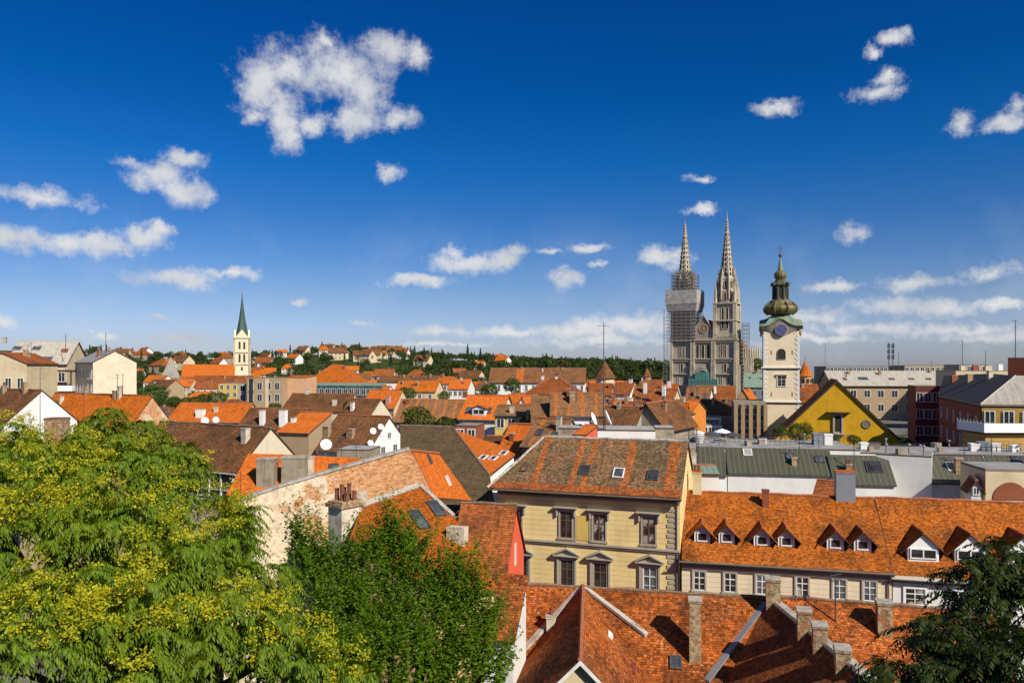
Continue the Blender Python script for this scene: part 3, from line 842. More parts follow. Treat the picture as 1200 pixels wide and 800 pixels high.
    for k in sky: add_skylight(H, *k)
    return H

def add_chimney(H, where, px, pyb, pyt, wpx, mat='chimney_plaster', pots=0, dp=0.7, cap='coping'):
    """where 'f': foot on the front slope at (px, pyb); 'r': straddles the ridge at px"""
    if where == 'r':
        p = H.on_ridge(px, pyb); zb = H.zr - 0.5
    else:
        p = H.on_front(px, pyb); zb = p.z - 0.7
    pw = H.M @ p
    w = wpx / FPX * pw.y
    zt = EYE - (pyt - HY) / FPX * pw.y - H.root.location.z
    chimney_at(H.roof, p.x, p.y, zb, zt, w, max(0.45, min(dp, w * 1.1)), mat, pots, cap)
def chimney_at(parent, x, y, zb, zt, w, dp, mat='chimney_plaster', pots=0, cap='coping'):
    b = MB(); ph = 0.45 if pots else 0
    zt -= ph
    b.box((x, y, (zb + zt - .12) / 2), (w, dp, zt - .12 - zb), mat=0)
    b.box((x, y, zt - .18), (w + .08, dp + .08, .10), mat=0)
    b.box((x, y, zt - .06), (w + .12, dp + .12, .09), mat=1)
    o = b.build('chimney', [mat, cap], parent)
    if pots:
        q = MB()
        for i in range(pots):
            xx = x + (i - (pots - 1) / 2) * (w * 0.8 / pots)
            q.lathe([(.13, zt - .01), (.11, zt + .34), (.14, zt + .36), (.14, zt + .45), (.09, zt + .46)], (xx, y, 0), 8)
        q.build('chimney_pot', 'pot_clay', o)
    return o
def add_skylight(H, px, py, w=0.75, h=1.15, frame='steel_dark', gl='glass_sky', tilt=0.0):
    p = H.on_front(px, py)
    a = H.slope
    T = Matrix.Translation(p) @ Matrix.Rotation(a, 4, 'X')
    b = MB()
    for sx in (-1, 1): b.box((sx * (w / 2), 0, .05), (.09, h + .09, .14), M=T)
    for sy in (-1, 1): b.box((0, sy * (h / 2), .05), (w - .09, .09, .14), M=T)
    o = b.build('skylight', frame, H.roof)
    g = MB(); g.box((0, 0, .045), (w - .09, h - .09, .05), M=T)
    g.build('pane', gl, o)

def add_dormer(H, px, py, w, h, depth_over=0.30, side_over=0.36, rise=0.75, tile='tile_long', face='white_paint', wide=False):
    """gabled dormer: (px, py) is the foot of its face on the front slope"""
    p = H.on_front(px, py)
    s = math.tan(H.slope)
    x, y0, z0 = p.x, p.y, p.z - 0.05
    hw = w / 2; zt = z0 + h; za = zt + rise * w / (w + 0.0) * 0.5
    za = zt + rise
    yb = y0 + (zt - p.z) / s + 0.15
    b = MB()
    front = [(x - hw, y0, z0 - .2), (x + hw, y0, z0 - .2), (x + hw, y0, zt), (x, y0, za - 0.10), (x - hw, y0, zt)]
    b.face(front)
    for sx in (-1, 1):
        q = [(x + sx * hw, y0, z0 - .2), (x + sx * hw, yb, zt - .1), (x + sx * hw, yb, zt), (x + sx * hw, y0, zt)]
        b.face(q if sx > 0 else q[::-1])
    o = b.build('dormer', face, H.root)
    # roof of the dormer
    k = rise / hw
    xo = hw + side_over; zo = za - k * xo
    yf = y0 - depth_over
    def back(z): return y0 + (z - p.z) / s + 0.05
    r = MB()
    r.roof([[(x - xo, back(zo), zo), (x - xo, yf, zo), (x, yf, za), (x, back(za), za)],
            [(x + xo, yf, zo), (x + xo, back(zo), zo), (x, back(za), za), (x, yf, za)]], 0.07)
    r.tube((x, yf, za), (x, back(za), za), 0.09, n=6, mat=2)
    r.build('dormer_roof', [tile, 'wood_dark', 'ridge_tile'], o)
    wd = MB()
    gw_, gh = (w * 0.78, h * 0.52) if wide else (w * 0.52, h * 0.60)
    zc = z0 + h * 0.52
    t = 0.10
    for sx in (-1, 1): wd.box((x + sx * (gw_ / 2 + t / 2), y0 - .04, zc), (t, .08, gh + 2 * t))
    for sz in (-1, 1): wd.box((x, y0 - .04, zc + sz * (gh / 2 + t / 2)), (gw_, .08, t))
    if wide: wd.box((x, y0 - .035, zc), (.09, .07, gh))
    wn = wd.build('dormer_window', 'frame_white', o)
    g = MB(); g.box((x, y0 - .012, zc), (gw_, .024, gh)); g.build('dormer_pane', 'glass', o)
    return o

def slabhouse(name, label, cat, planes, wall='cream', tile='tile_orange', base=None, group=None, t=0.18, coping=(), caps=(), edge='edge_tile', inset=0.0):
    """irregular old-town roof: planes = [(three (px,py,depth) points, outline in px)] ; walls drop from the outline"""
    P3s = []
    for three, outl in planes:
        a, b, c = [at(*q) for q in three]
        n = (b - a).cross(c - a).normalized()
        if n.z < 0: n = -n
        P3s.append(([hit_plane(px, py, a, n) for px, py in outl], n, a))
    allp = [q for P, _, _ in P3s for q in P]
    cx = sum(q.x for q in allp) / len(allp); cy = sum(q.y for q in allp) / len(allp)
    bz = (ground_z(cx, cy) - 0.5) if base is None else base
    root = empty(name, (cx, cy, bz), 0.0, label, cat, group)
    Mi = Matrix.Translation((-cx, -cy, -bz))
    rb, wb = MB(), MB()
    polys = []
    for P, n, a in P3s:
        P = [Mi @ q for q in P]
        area = sum(P[i].x * P[(i + 1) % len(P)].y - P[(i + 1) % len(P)].x * P[i].y for i in range(len(P)))
        if area < 0: P = P[::-1]
        polys.append(P)
    rb.roof(polys, t)
    for P in polys:
        c = sum(P, Vector()) / len(P)
        Q = [q + Vector((c.x - q.x, c.y - q.y, 0)).normalized() * (0.25 + inset) - Vector((0, 0, t + .03 + .25)) for q in P]
        for i in range(len(Q)):
            a, b = Q[i], Q[(i + 1) % len(Q)]
            wb.face([(a.x, a.y, 0), (b.x, b.y, 0), b, a])
        wb.face(Q)
    H = House(); H.root = root; H.M = Matrix.Translation((cx, cy, bz)); H.Mi = Mi
    H.roof = rb.build('roof', [tile, edge], root)
    H.wall = wb.build('wall', wall, root)
    P, n, a = P3s[0]
    H.n = n
    H.on_front = lambda px, py: Mi @ hit_plane(px, py, a, n)
    # slope frame for skylights
    hz = Vector((n.x, n.y, 0)).normalized()
    H.yaw = math.atan2(hz.x, -hz.y); H.slope = math.acos(max(-1, min(1, n.z)))
    for kind, pts, r, mat in coping:
        w = [Mi @ hit_plane(px, py, P3s[kind][2], P3s[kind][1]) for px, py in pts]
        cb = MB()
        for p, q in zip(w, w[1:]):
            d = (q - p); d.normalize(); sd = d.cross(P3s[kind][1]).normalized() * r; up = P3s[kind][1] * 0.10
            A = [p - sd - up, p + sd - up, p + sd + up, p - sd + up]
            cb.prism(A, q - p)
        cb.build('coping', mat, H.roof)
    for kind, pts, mat in caps:
        w = [Mi @ hit_plane(px, py, P3s[kind][2], P3s[kind][1]) for px, py in pts]
        cb = MB(); cb.path(w, 0.13, 6); cb.build('ridge_cap', mat, H.roof)
    return H
def slab_skylight(H, px, py, w=0.8, h=1.2, frame='steel_dark', gl='glass_sky'):
    p = H.on_front(px, py)
    T = Matrix.Translation(p) @ Matrix.Rotation(H.yaw, 4, 'Z') @ Matrix.Rotation(H.slope, 4, 'X')
    b = MB()
    for sx in (-1, 1): b.box((sx * (w / 2), 0, .05), (.09, h + .09, .14), M=T)
    for sy in (-1, 1): b.box((0, sy * (h / 2), .05), (w - .09, .09, .14), M=T)
    o = b.build('skylight', frame, H.roof)
    g = MB(); g.box((0, 0, .045), (w - .09, h - .09, .05), M=T); g.build('pane', gl, o)
def slab_chimney(H, px, pyb, pyt, wpx, mat='chimney_plaster', pots=0, dp=0.7, cap='coping'):
    p = H.on_front(px, pyb); pw = H.M @ p
    w = wpx / FPX * pw.y
    zt = EYE - (pyt - HY) / FPX * pw.y - H.root.location.z
    return chimney_at(H.roof, p.x, p.y, p.z - 0.8, zt, w, min(dp, w * 1.2), mat, pots, cap)

# ------------------------------------------------------------------ masts, dishes
def tv_antenna(px, pyb, pyt, d, label, arms=1, cat='antenna', group=None, mat='steel_dark', r=0.035, yaw=0.4):
    p = at(px, pyb, d); h = (pyb - pyt) / FPX * d
    e = empty('tv_antenna', p, yaw, label, cat, group)
    b = MB(); b.tube((0, 0, -0.8), (0, 0, h), r, r * 0.7, 6); b.build('mast', mat, e)
    for k in range(arms):
        z = h * (0.97 - 0.16 * k); L = min(1.5, h * 0.5) * (1 - 0.2 * k)
        a = MB(); a.tube((-L / 2, 0, z), (L / 2, 0, z), 0.02, n=5)
        for i in range(6):
            x = -L / 2 + L * i / 5; a.tube((x, -.35 + .03 * i, z), (x, .35 - .03 * i, z), 0.012, n=4)
        a.build('aerial', mat, e)
    return e
def satellite_dish(px, py, d, r, label, yaw=0.3, group=None, pole=1.2):
    p = at(px, py, d)
    e = empty('satellite_dish', p - Vector((0, 0, pole)), yaw, label, 'satellite dish', group)
    b = MB()
    T = Matrix.Translation((0, 0, pole)) @ Matrix.Rotation(math.radians(68), 4, 'X')
    prof = [(0.02, 0.0), (r * .4, r * .05), (r * .75, r * .16), (r, r * .3), (r * .99, r * .33), (r * .73, r * .20), (r * .38, r * .09), (0.02, .03)]
    c = MB(); c.lathe(prof, (0, 0, 0), 20)
    c.v = [tuple(T @ Vector(q)) for q in c.v]
    c.build('reflector', 'dish_white', e, smooth=True)
    b.tube((0, .12, -0.4), (0, .12, pole), .035, n=6)
    a1 = T @ Vector((0, 0, r * .9)); b.tube(T @ Vector((0, -r * .95, r * .3)), a1, .02, n=5); b.tube((0, .12, pole), T @ Vector((0, 0, 0)), .04, n=5)
    b.build('pole', 'steel', e)
    f = MB(); f.tube(a1, T @ Vector((0, 0, r * .72)), .05, .07, 8); f.build('receiver', 'steel_dark', e)
    return e
# ------------------------------------------------------------------ the cathedral
def build_cathedral():
    d = 430.0; s = d / FPX
    Z = lambda py: EYE - (py - HY) * s
    rot = math.radians(-28)
    c0 = at(824, 466, d); base = 11.0
    root = empty('cathedral', (c0.x, c0.y, base), rot, 'grey stone gothic cathedral with twin spires, the left one in scaffolding', 'cathedral')
    z = lambda py: Z(py) - base
    hb = 18.6; tw = 12.6; tc = 12.2      # half width of the front, tower width, tower centre
    b = MB()
    b.box((0, 7, z(398) / 2), (2 * hb, 14, z(398)))
    b.build('west_front', 'stone_cath', root)
    bt = MB()
    for x in (-hb + .4, -6.6, -5.2, 5.2, 6.6, hb - .4):
        w = 1.5 if abs(x) > 10 else 1.0
        bt.box((x, -.6, z(400) / 2), (w, 1.3, z(400)))
        bt.box((x, -1.2, z(425) / 2), (w * 1.1, 1.2, z(425)))
    for y in (.6, 6.5, 12.8):
        bt.box((hb + .6, y, z(402) / 2), (1.3, 1.4, z(402))); bt.box((hb + 1.4, y, z(428) / 2), (1.2, 1.2, z(428)))
    bt.build('buttresses', 'stone_light', root)
    k = MB()
    for py, pr in ((398.5, .7), (401, .35), (420.5, .7), (423, .3), (438, .5), (451, .5)):
        k.box((0, 6.8, z(py)), (2 * hb + 2 * pr, 14.4 + 2 * pr, .5 if pr > .4 else .28))
    for i in range(38):
        k.box((-hb + .5 + i * (2 * hb - 1) / 37, -.55, z(398.5) + .75), (.38, .3, 1.0))
    k.build('cornices', 'stone_light', root)
    # lancets
    def lancet(w, h, parent, loc, rz=0.0, mullion=False):
        key = ('lancet', w, h, mullion)
        if key not in WCACHE:
            pts = [(-w / 2, 0, 0), (w / 2, 0, 0), (w / 2, 0, h - w * .8)]
            for t in (0.3, 0.65, 1.0): pts.append((w / 2 * (1 - t ** 1.5), 0, h - w * .8 + w * .8 * math.sin(t * math.pi / 2)))
            for t in (0.65, 0.3): pts.append((-w / 2 * (1 - t ** 1.5), 0, h - w * .8 + w * .8 * math.sin(t * math.pi / 2)))
            pts.append((-w / 2, 0, h - w * .8))
            g = MB(); g.prism([(x, -.03, q) for x, _, q in pts], (0, -.05, 0))
            f = MB(); P = [Vector((x, -.10, q)) for x, _, q in pts]
            f.path(P + [P[0]], .20, 5)
            if mullion:
                f.box((0, -.1, (h - w * .4) / 2), (.25, .2, h - w * .4))
            WCACHE[key] = (f.mesh('window', ['stone_light']), g.mesh('pane', ['louver']))
        o = link('window', WCACHE[key][0], parent, loc, rz); link('pane', WCACHE[key][1], o)
    for x in (-3.3, -.2, 2.9): lancet(1.9, 8.6, root, (x, -.01, z(420)))
    for x in (-13.4, -11.2, 10.2, 12.4): lancet(1.2, 7.8, root, (x, -.01, z(419)))
    for x in (-14.5, -10.5, 10.2, 14.2): lancet(1.0, 4.5, root, (x, -.01, z(449)))
    for x in (-12.4, 12.3): lancet(1.6, 6.0, root, (x, -.01, z(437)))
    for py in (420, 436): lancet(1.3, 6.4, root, (hb + .02, 4, z(py)), math.radians(90)); lancet(1.3, 6.4, root, (hb + .02, 9.7, z(py)), math.radians(90))
    # portal arch
    p = MB(); pts = []
    for r, y0 in ((4.6, -.5), (3.9, -.8), (3.2, -1.1)):
        A = [Vector((r * math.cos(math.pi * i / 14), y0, z(441) + r * 1.15 * math.sin(math.pi * i / 14))) for i in range(15)]
        p.path(A, .34, 6)
        for sx in (-1, 1): p.tube((sx * r, y0, 0), (sx * r, y0, z(441)), .34, n=6)
    p.build('portal', 'stone_light', root)
    dr = MB(); dr.box((0, -.12, z(441) / 2), (6.2, .2, z(441))); dr.build('portal_door', 'wood_dark', root)
    # gable between the towers
    g = MB()
    g.prism([(-5.2, 1.0, z(398)), (5.2, 1.0, z(398)), (5.0, 1.0, z(386)), (0, 1.0, z(370)), (-5.0, 1.0, z(386))], (0, 1.4, 0))
    for sx in (-1, 1):
        g.tube((sx * 5.2, .8, z(386)), (0, .8, z(369.5)), .45, n=6)
        g.tube((sx * 5.2, 1.5, z(398)), (sx * 5.2, 1.5, z(381)), .7, .6, 6); g.tube((sx * 5.2, 1.5, z(381)), (sx * 5.2, 1.5, z(375)), .6, .05, 6)
        for i in range(5):
            q = Vector((sx * 5.2, .8, z(386))).lerp(Vector((0, .8, z(369.5))), (i + .5) / 5); g.box(q + Vector((0, 0, .55)), (.4, .4, .7))
    g.tube((0, 1.5, z(370)), (0, 1.5, z(364)), .45, .06, 6)
    gb = g.build('gable', 'stone_cath', root)
    rs = MB(); A = [Vector((2.5 * math.cos(2 * math.pi * i / 20), .85, z(385) + 2.5 * math.sin(2 * math.pi * i / 20))) for i in range(21)]
    rs.path(A, .22, 5)
    for i in range(6):
        a = math.pi * i / 6; v = Vector((math.cos(a), 0, math.sin(a))) * 2.4; cc = Vector((0, .87, z(385))); rs.tube(cc - v, cc + v, .1, n=4)
    rs.build('rose_window', 'stone_light', gb)
    rg = MB(); rg.prism([(2.4 * math.cos(2 * math.pi * i / 20), .98, z(385) + 2.4 * math.sin(2 * math.pi * i / 20)) for i in range(20)], (0, -.06, 0)); rg.build('rose_pane', 'brickred', gb)
    # towers
    def tower(cx, wrapped):
        t = MB(); cy = tw / 2
        z0, z1 = z(398), z(355)
        hw = 5.6
        t.box((cx, cy, (z0 + z1) / 2), (2 * hw, 2 * hw, z1 - z0))
        for sx in (-1, 1):
            for sy in (-1, 1):
                t.box((cx + sx * (hw - .1), cy + sy * (hw - .1), (z0 + z1) / 2), (2.0, 2.0, z1 - z0 + .3))
        for py in (397, 376, 356): t.box((cx, cy, z(py)), (2 * hw + 2.3, 2 * hw + 2.3, .7))
        o = t.build('tower', 'stone_cath' if wrapped else 'stone_light', root)
        if not wrapped:
            for rz, lx, ly in ((0, cx, cy - hw - .02), (90, cx + hw + .02, cy)):
                for q in (-1.25, 1.25):
                    lx2, ly2 = (lx + q, ly) if rz == 0 else (lx, ly + q)
                    lancet(1.55, 12.6, o, (lx2, ly2, z(386)), math.radians(rz), False)
            gal = MB()
            for i in range(12):
                q = -hw - .8 + i * (2 * hw + 1.6) / 11
                gal.box((cx + q, cy - hw - .9, z(394)), (.25, .25, 1.6)); gal.box((cx + hw + .9, cy + q, z(394)), (.25, .25, 1.6))
            gal.box((cx, cy - hw - .9, z(392)), (2 * hw + 2, .3, .3)); gal.box((cx + hw + .9, cy, z(392)), (.3, 2 * hw + 2, .3))
            gal.build('balustrade', 'stone_light', o)
        # octagon stage with corner pinnacles
        oc = MB()
        oc.lathe([(5.5, z(356)), (5.3, z(343)), (5.6, z(342.5)), (5.6, z(341)), (4.9, z(340)), (4.5, z(328)), (4.9, z(327.5)), (4.8, z(326)), (3.9, z(325))], (cx, cy, 0), 8, rot=math.pi / 8)
        for i in range(8):
            a = math.pi / 8 + i * math.pi / 4
            for r0, zb, zt, zz in ((5.6, 343, 334, 322), (4.6, 328, 322, 313)):
                q = Vector((cx + r0 * math.cos(a), cy + r0 * math.sin(a), 0))
                oc.tube(q + Vector((0, 0, z(zb + 8))), q + Vector((0, 0, z(zt))), .62, .5, 6); oc.tube(q + Vector((0, 0, z(zt))), q + Vector((0, 0, z(zz))), .6, .04, 6)
        for sx in (-1, 1):
            for sy in (-1, 1):
                q = Vector((cx + sx * 5.3, cy + sy * 5.3, 0))
                oc.tube(q + Vector((0, 0, z(357))), q + Vector((0, 0, z(345))), 1.0, .8, 6); oc.tube(q + Vector((0, 0, z(345))), q + Vector((0, 0, z(331))), .95, .05, 6)
        oo = oc.build('belfry', 'stone_light', o)
        for i in range(8):
            a = i * math.pi / 4
            for zz, hh, w in ((354, 5.4, 1.5), (338.5, 4.6, 1.3)):
                r0 = 5.0 if zz > 350 else 4.45
                lancet(w, hh, o, (cx + r0 * math.cos(a) * 1.02, cy + r0 * math.sin(a) * 1.02, z(zz)), a + math.pi / 2)
        sp = MB()
        tip = 250 if not wrapped else 256
        sp.lathe([(4.1, z(327)), (3.1, z(310)), (2.0, z(290)), (1.05, z(271)), (.42, z(258)), (.12, z(tip + 2))], (cx, cy, 0), 8, rot=math.pi / 8)
        prof = [(4.1, 327), (3.1, 310), (2.0, 290), (1.05, 271), (.42, 258)]
        for i in range(8):
            a = math.pi / 8 + i * math.pi / 4
            for (r0, p0), (r1, p1) in zip(prof, prof[1:]):
                for m in range(4):
                    f = (m + .5) / 4; r = r0 + (r1 - r0) * f + .14; pp = p0 + (p1 - p0) * f
                    sp.box((cx + r * math.cos(a), cy + r * math.sin(a), z(pp)), (.42, .42, .5), rz=a)
        sp.tube((cx, cy, z(tip + 3)), (cx, cy, z(tip - 2.5)), .12, n=5); sp.box((cx, cy, z(tip - .5)), (.9, .14, .14))
        # the pierced openings up the spire's sides
        for i in range(8):
            a = i * math.pi / 4
            for m in range(9):
                f = m / 9.0; pp = 322 - 52 * f; r = 3.75 * (1 - f) + 1.05 * f; w = .85 * (1 - f) + .3 * f
                sp.box((cx + (r * .95) * math.cos(a), cy + (r * .95) * math.sin(a), z(pp)), (.12, w, 1.5 * (1 - f) + .7), rz=a, mat=1)
        sp.build('spire', ['stone_light', 'louver'], o)
    tower(-tc, True); tower(tc - .1, False)
    # nave and aisle
    n = MB(); nl = 62
    for (x0, x1, ze, zr) in ((-11, 11, z(409), z(396)),):
        n.box((0, 14.5 + nl / 2, ze / 2), (x1 - x0, nl, ze))
    n.box((14.6, 14.5 + nl / 2, z(424) / 2), (7.2, nl, z(424))); n.box((-14.6, 14.5 + nl / 2, z(424) / 2), (7.2, nl, z(424)))
    n.build('nave', 'stone_light', root)
    nr = MB()
    nr.roof([[(-12, 14.2 + nl, z(409)), (-12, 14.2, z(409)), (0, 14.2, z(373)), (0, 14.2 + nl, z(373))], [(12, 14.2, z(409)), (12, 14.2 + nl, z(409)), (0, 14.2 + nl, z(373)), (0, 14.2, z(373))]], .4)
    nr.build('nave_roof', ['tile_rust', 'edge_tile'], root)
    bn = MB()
    for i in range(8):
        y = 17 + i * 7.6
        bn.box((18.6, y, z(418) / 2), (1.6, 1.6, z(418))); bn.tube((18.6, y, z(418)), (18.6, y, z(410)), .8, .7, 6); bn.tube((18.6, y, z(410)), (18.6, y, z(402)), .75, .05, 6)
        bn.box((14.6, y, z(417)), (7.5, .8, 1.2)); bn.tube((11, y, z(409)), (11, y, z(400)), .6, .05, 6)
    bn.build('nave_buttresses', 'stone_light', root)
    for i in range(7):
        lancet(1.7, 9.5, root, (18.25, 20.8 + i * 7.6, z(444)), math.radians(90))
    # scaffolding round the north tower, a thing of its own
    sroot = empty('scaffolding', root.location + Matrix.Rotation(rot, 3, 'Z') @ Vector((-tc, tw / 2, 0)), rot, 'tall scaffolding with plank decks and pale netting wrapped round the left cathedral tower', 'scaffolding')
    zz = lambda py: z(py)
    po, dk, nt_ = MB(), MB(), MB()
    def level(py, hw, deck=True):
        Z0 = zz(py)
        for sx in (-1, 1):
            po.tube((-hw, sx * hw, Z0 + 1.0), (hw, sx * hw, Z0 + 1.0), .09, n=4); po.tube((sx * hw, -hw, Z0 + 1.0), (sx * hw, hw, Z0 + 1.0), .09, n=4)
            if deck:
                dk.box((0, sx * (hw - .5), Z0), (2 * hw + .6, 1.1, .30)); dk.box((sx * (hw - .5), 0, Z0), (1.1, 2 * hw - 1.7, .30))
    def posts(pa, pb, hw, n=6):
        for i in range(n + 1):
            q = -hw + 2 * hw * i / n
            for sx in (-1, 1):
                po.tube((q, sx * hw, zz(pa)), (q, sx * hw, zz(pb)), .10, n=4)
                if 0 < i < n: po.tube((sx * hw, q, zz(pa)), (sx * hw, q, zz(pb)), .10, n=4)
    def braces(pa, pb, hw):
        for sx in (-1, 1):
            po.tube((-hw, sx * hw, zz(pa)), (hw, sx * hw, zz(pb)), .08, n=4); po.tube((sx * hw, -hw, zz(pa)), (sx * hw, hw, zz(pb)), .08, n=4)
    posts(400, 352, 7.9); posts(356, 337, 8.9); posts(338, 318, 6.5, 5); posts(322, 314, 4.8, 4)
    for i in range(12): level(399 - i * 4.1, 7.9)
    for py in (353.5, 349, 344.5, 340): level(py, 8.9)
    for py in (336, 332, 328, 324, 320.5): level(py, 6.5)
    level(317, 4.8)
    for a, b_ in ((400, 384), (384, 368), (368, 354)): braces(a, b_, 7.95)
    braces(337, 320, 6.55)
    # narrow stair tower of scaffold down the left side
    for (sx_, sy_) in ((-10.6, -8.2), (-8.4, -8.2), (-10.6, -6.0), (-8.4, -6.0)): po.tube((sx_, sy_, 0), (sx_, sy_, zz(360)), .10, n=4)
    for i in range(24):
        Z0 = 2 + i * 2.0
        dk.box((-9.5, -7.1, Z0), (2.2, 2.2, .14)); po.tube((-10.6, -8.2, Z0), (-8.4, -8.2, Z0 + 1.9), .07, n=4); po.tube((-10.6, -8.2, Z0 + 1), (-10.6, -6, Z0 + 1), .07, n=4)
    po.build('poles', 'steel', sroot); dk.build('decks', 'plank', sroot)
    def shell(h0, pa, h1, pb, bulge=0.0):
        A = [Vector((sx * h0, sy * h0, zz(pa))) for sx, sy in ((-1, -1), (1, -1), (1, 1), (-1, 1))]
        B = [Vector((sx * h1, sy * h1, zz(pb))) for sx, sy in ((-1, -1), (1, -1), (1, 1), (-1, 1))]
        for i in range(4):
            j = (i + 1) % 4
            nrm = (A[j] - A[i]).cross(Vector((0, 0, 1))).normalized() * .05
            nt_.face([A[i] + nrm, A[j] + nrm, B[j] + nrm, B[i] + nrm]); nt_.face([B[i] - nrm, B[j] - nrm, A[j] - nrm, A[i] - nrm])
    shell(9.05, 355.5, 9.05, 339); shell(8.1, 364, 9.05, 356)
    nt_.build('netting', 'net_white', sroot)
    # small scaffold by the south tower and green netting over the portal
    r2 = empty('scaffolding', root.location + Matrix.Rotation(rot, 3, 'Z') @ Vector((hb + 4.0, 7, 0)), rot, 'slim bare scaffolding against the right flank of the cathedral towers', 'scaffolding')
    p2, d2 = MB(), MB()
    for x in (-2, 1.2):
        for y in (-4, 0, 4): p2.tube((x, y, 0), (x, y, z(378)), .12, n=4)
    for i in range(24):
        Z0 = 2 + 2.25 * i
        if Z0 < z(380): d2.box((-.4, 0, Z0), (3.0, 8.2, .16)); p2.tube((-2, -4, Z0 + 1), (1.2, -4, Z0 + 1), .08, n=4)
    p2.build('poles', 'steel_dark', r2); d2.build('decks', 'plank', r2)
    r3 = empty('netted_scaffold', root.location + Matrix.Rotation(rot, 3, 'Z') @ Vector((.5, -3.4, 0)), rot, 'green netted scaffold box standing in front of the cathedral portal', 'scaffolding')
    n3 = MB()
    n3.box((0.5, 0, z(443.5) / 2 + .0), (16, 2.6, z(443.5))); n3.box((-.6, .8, z(436) / 2), (7.4, 2.4, z(436)))
    n3.build('netting', 'net_green', r3)
    p3 = MB()
    for i in range(9): p3.tube((-7.6 + 2 * i, -1.36, 0), (-7.6 + 2 * i, -1.36, z(442)), .1, n=4)
    for py in (447, 452, 457): p3.tube((-7.6, -1.38, z(py)), (8.6, -1.38, z(py)), .1, n=4)
    p3.build('poles', 'steel', r3)
build_cathedral()

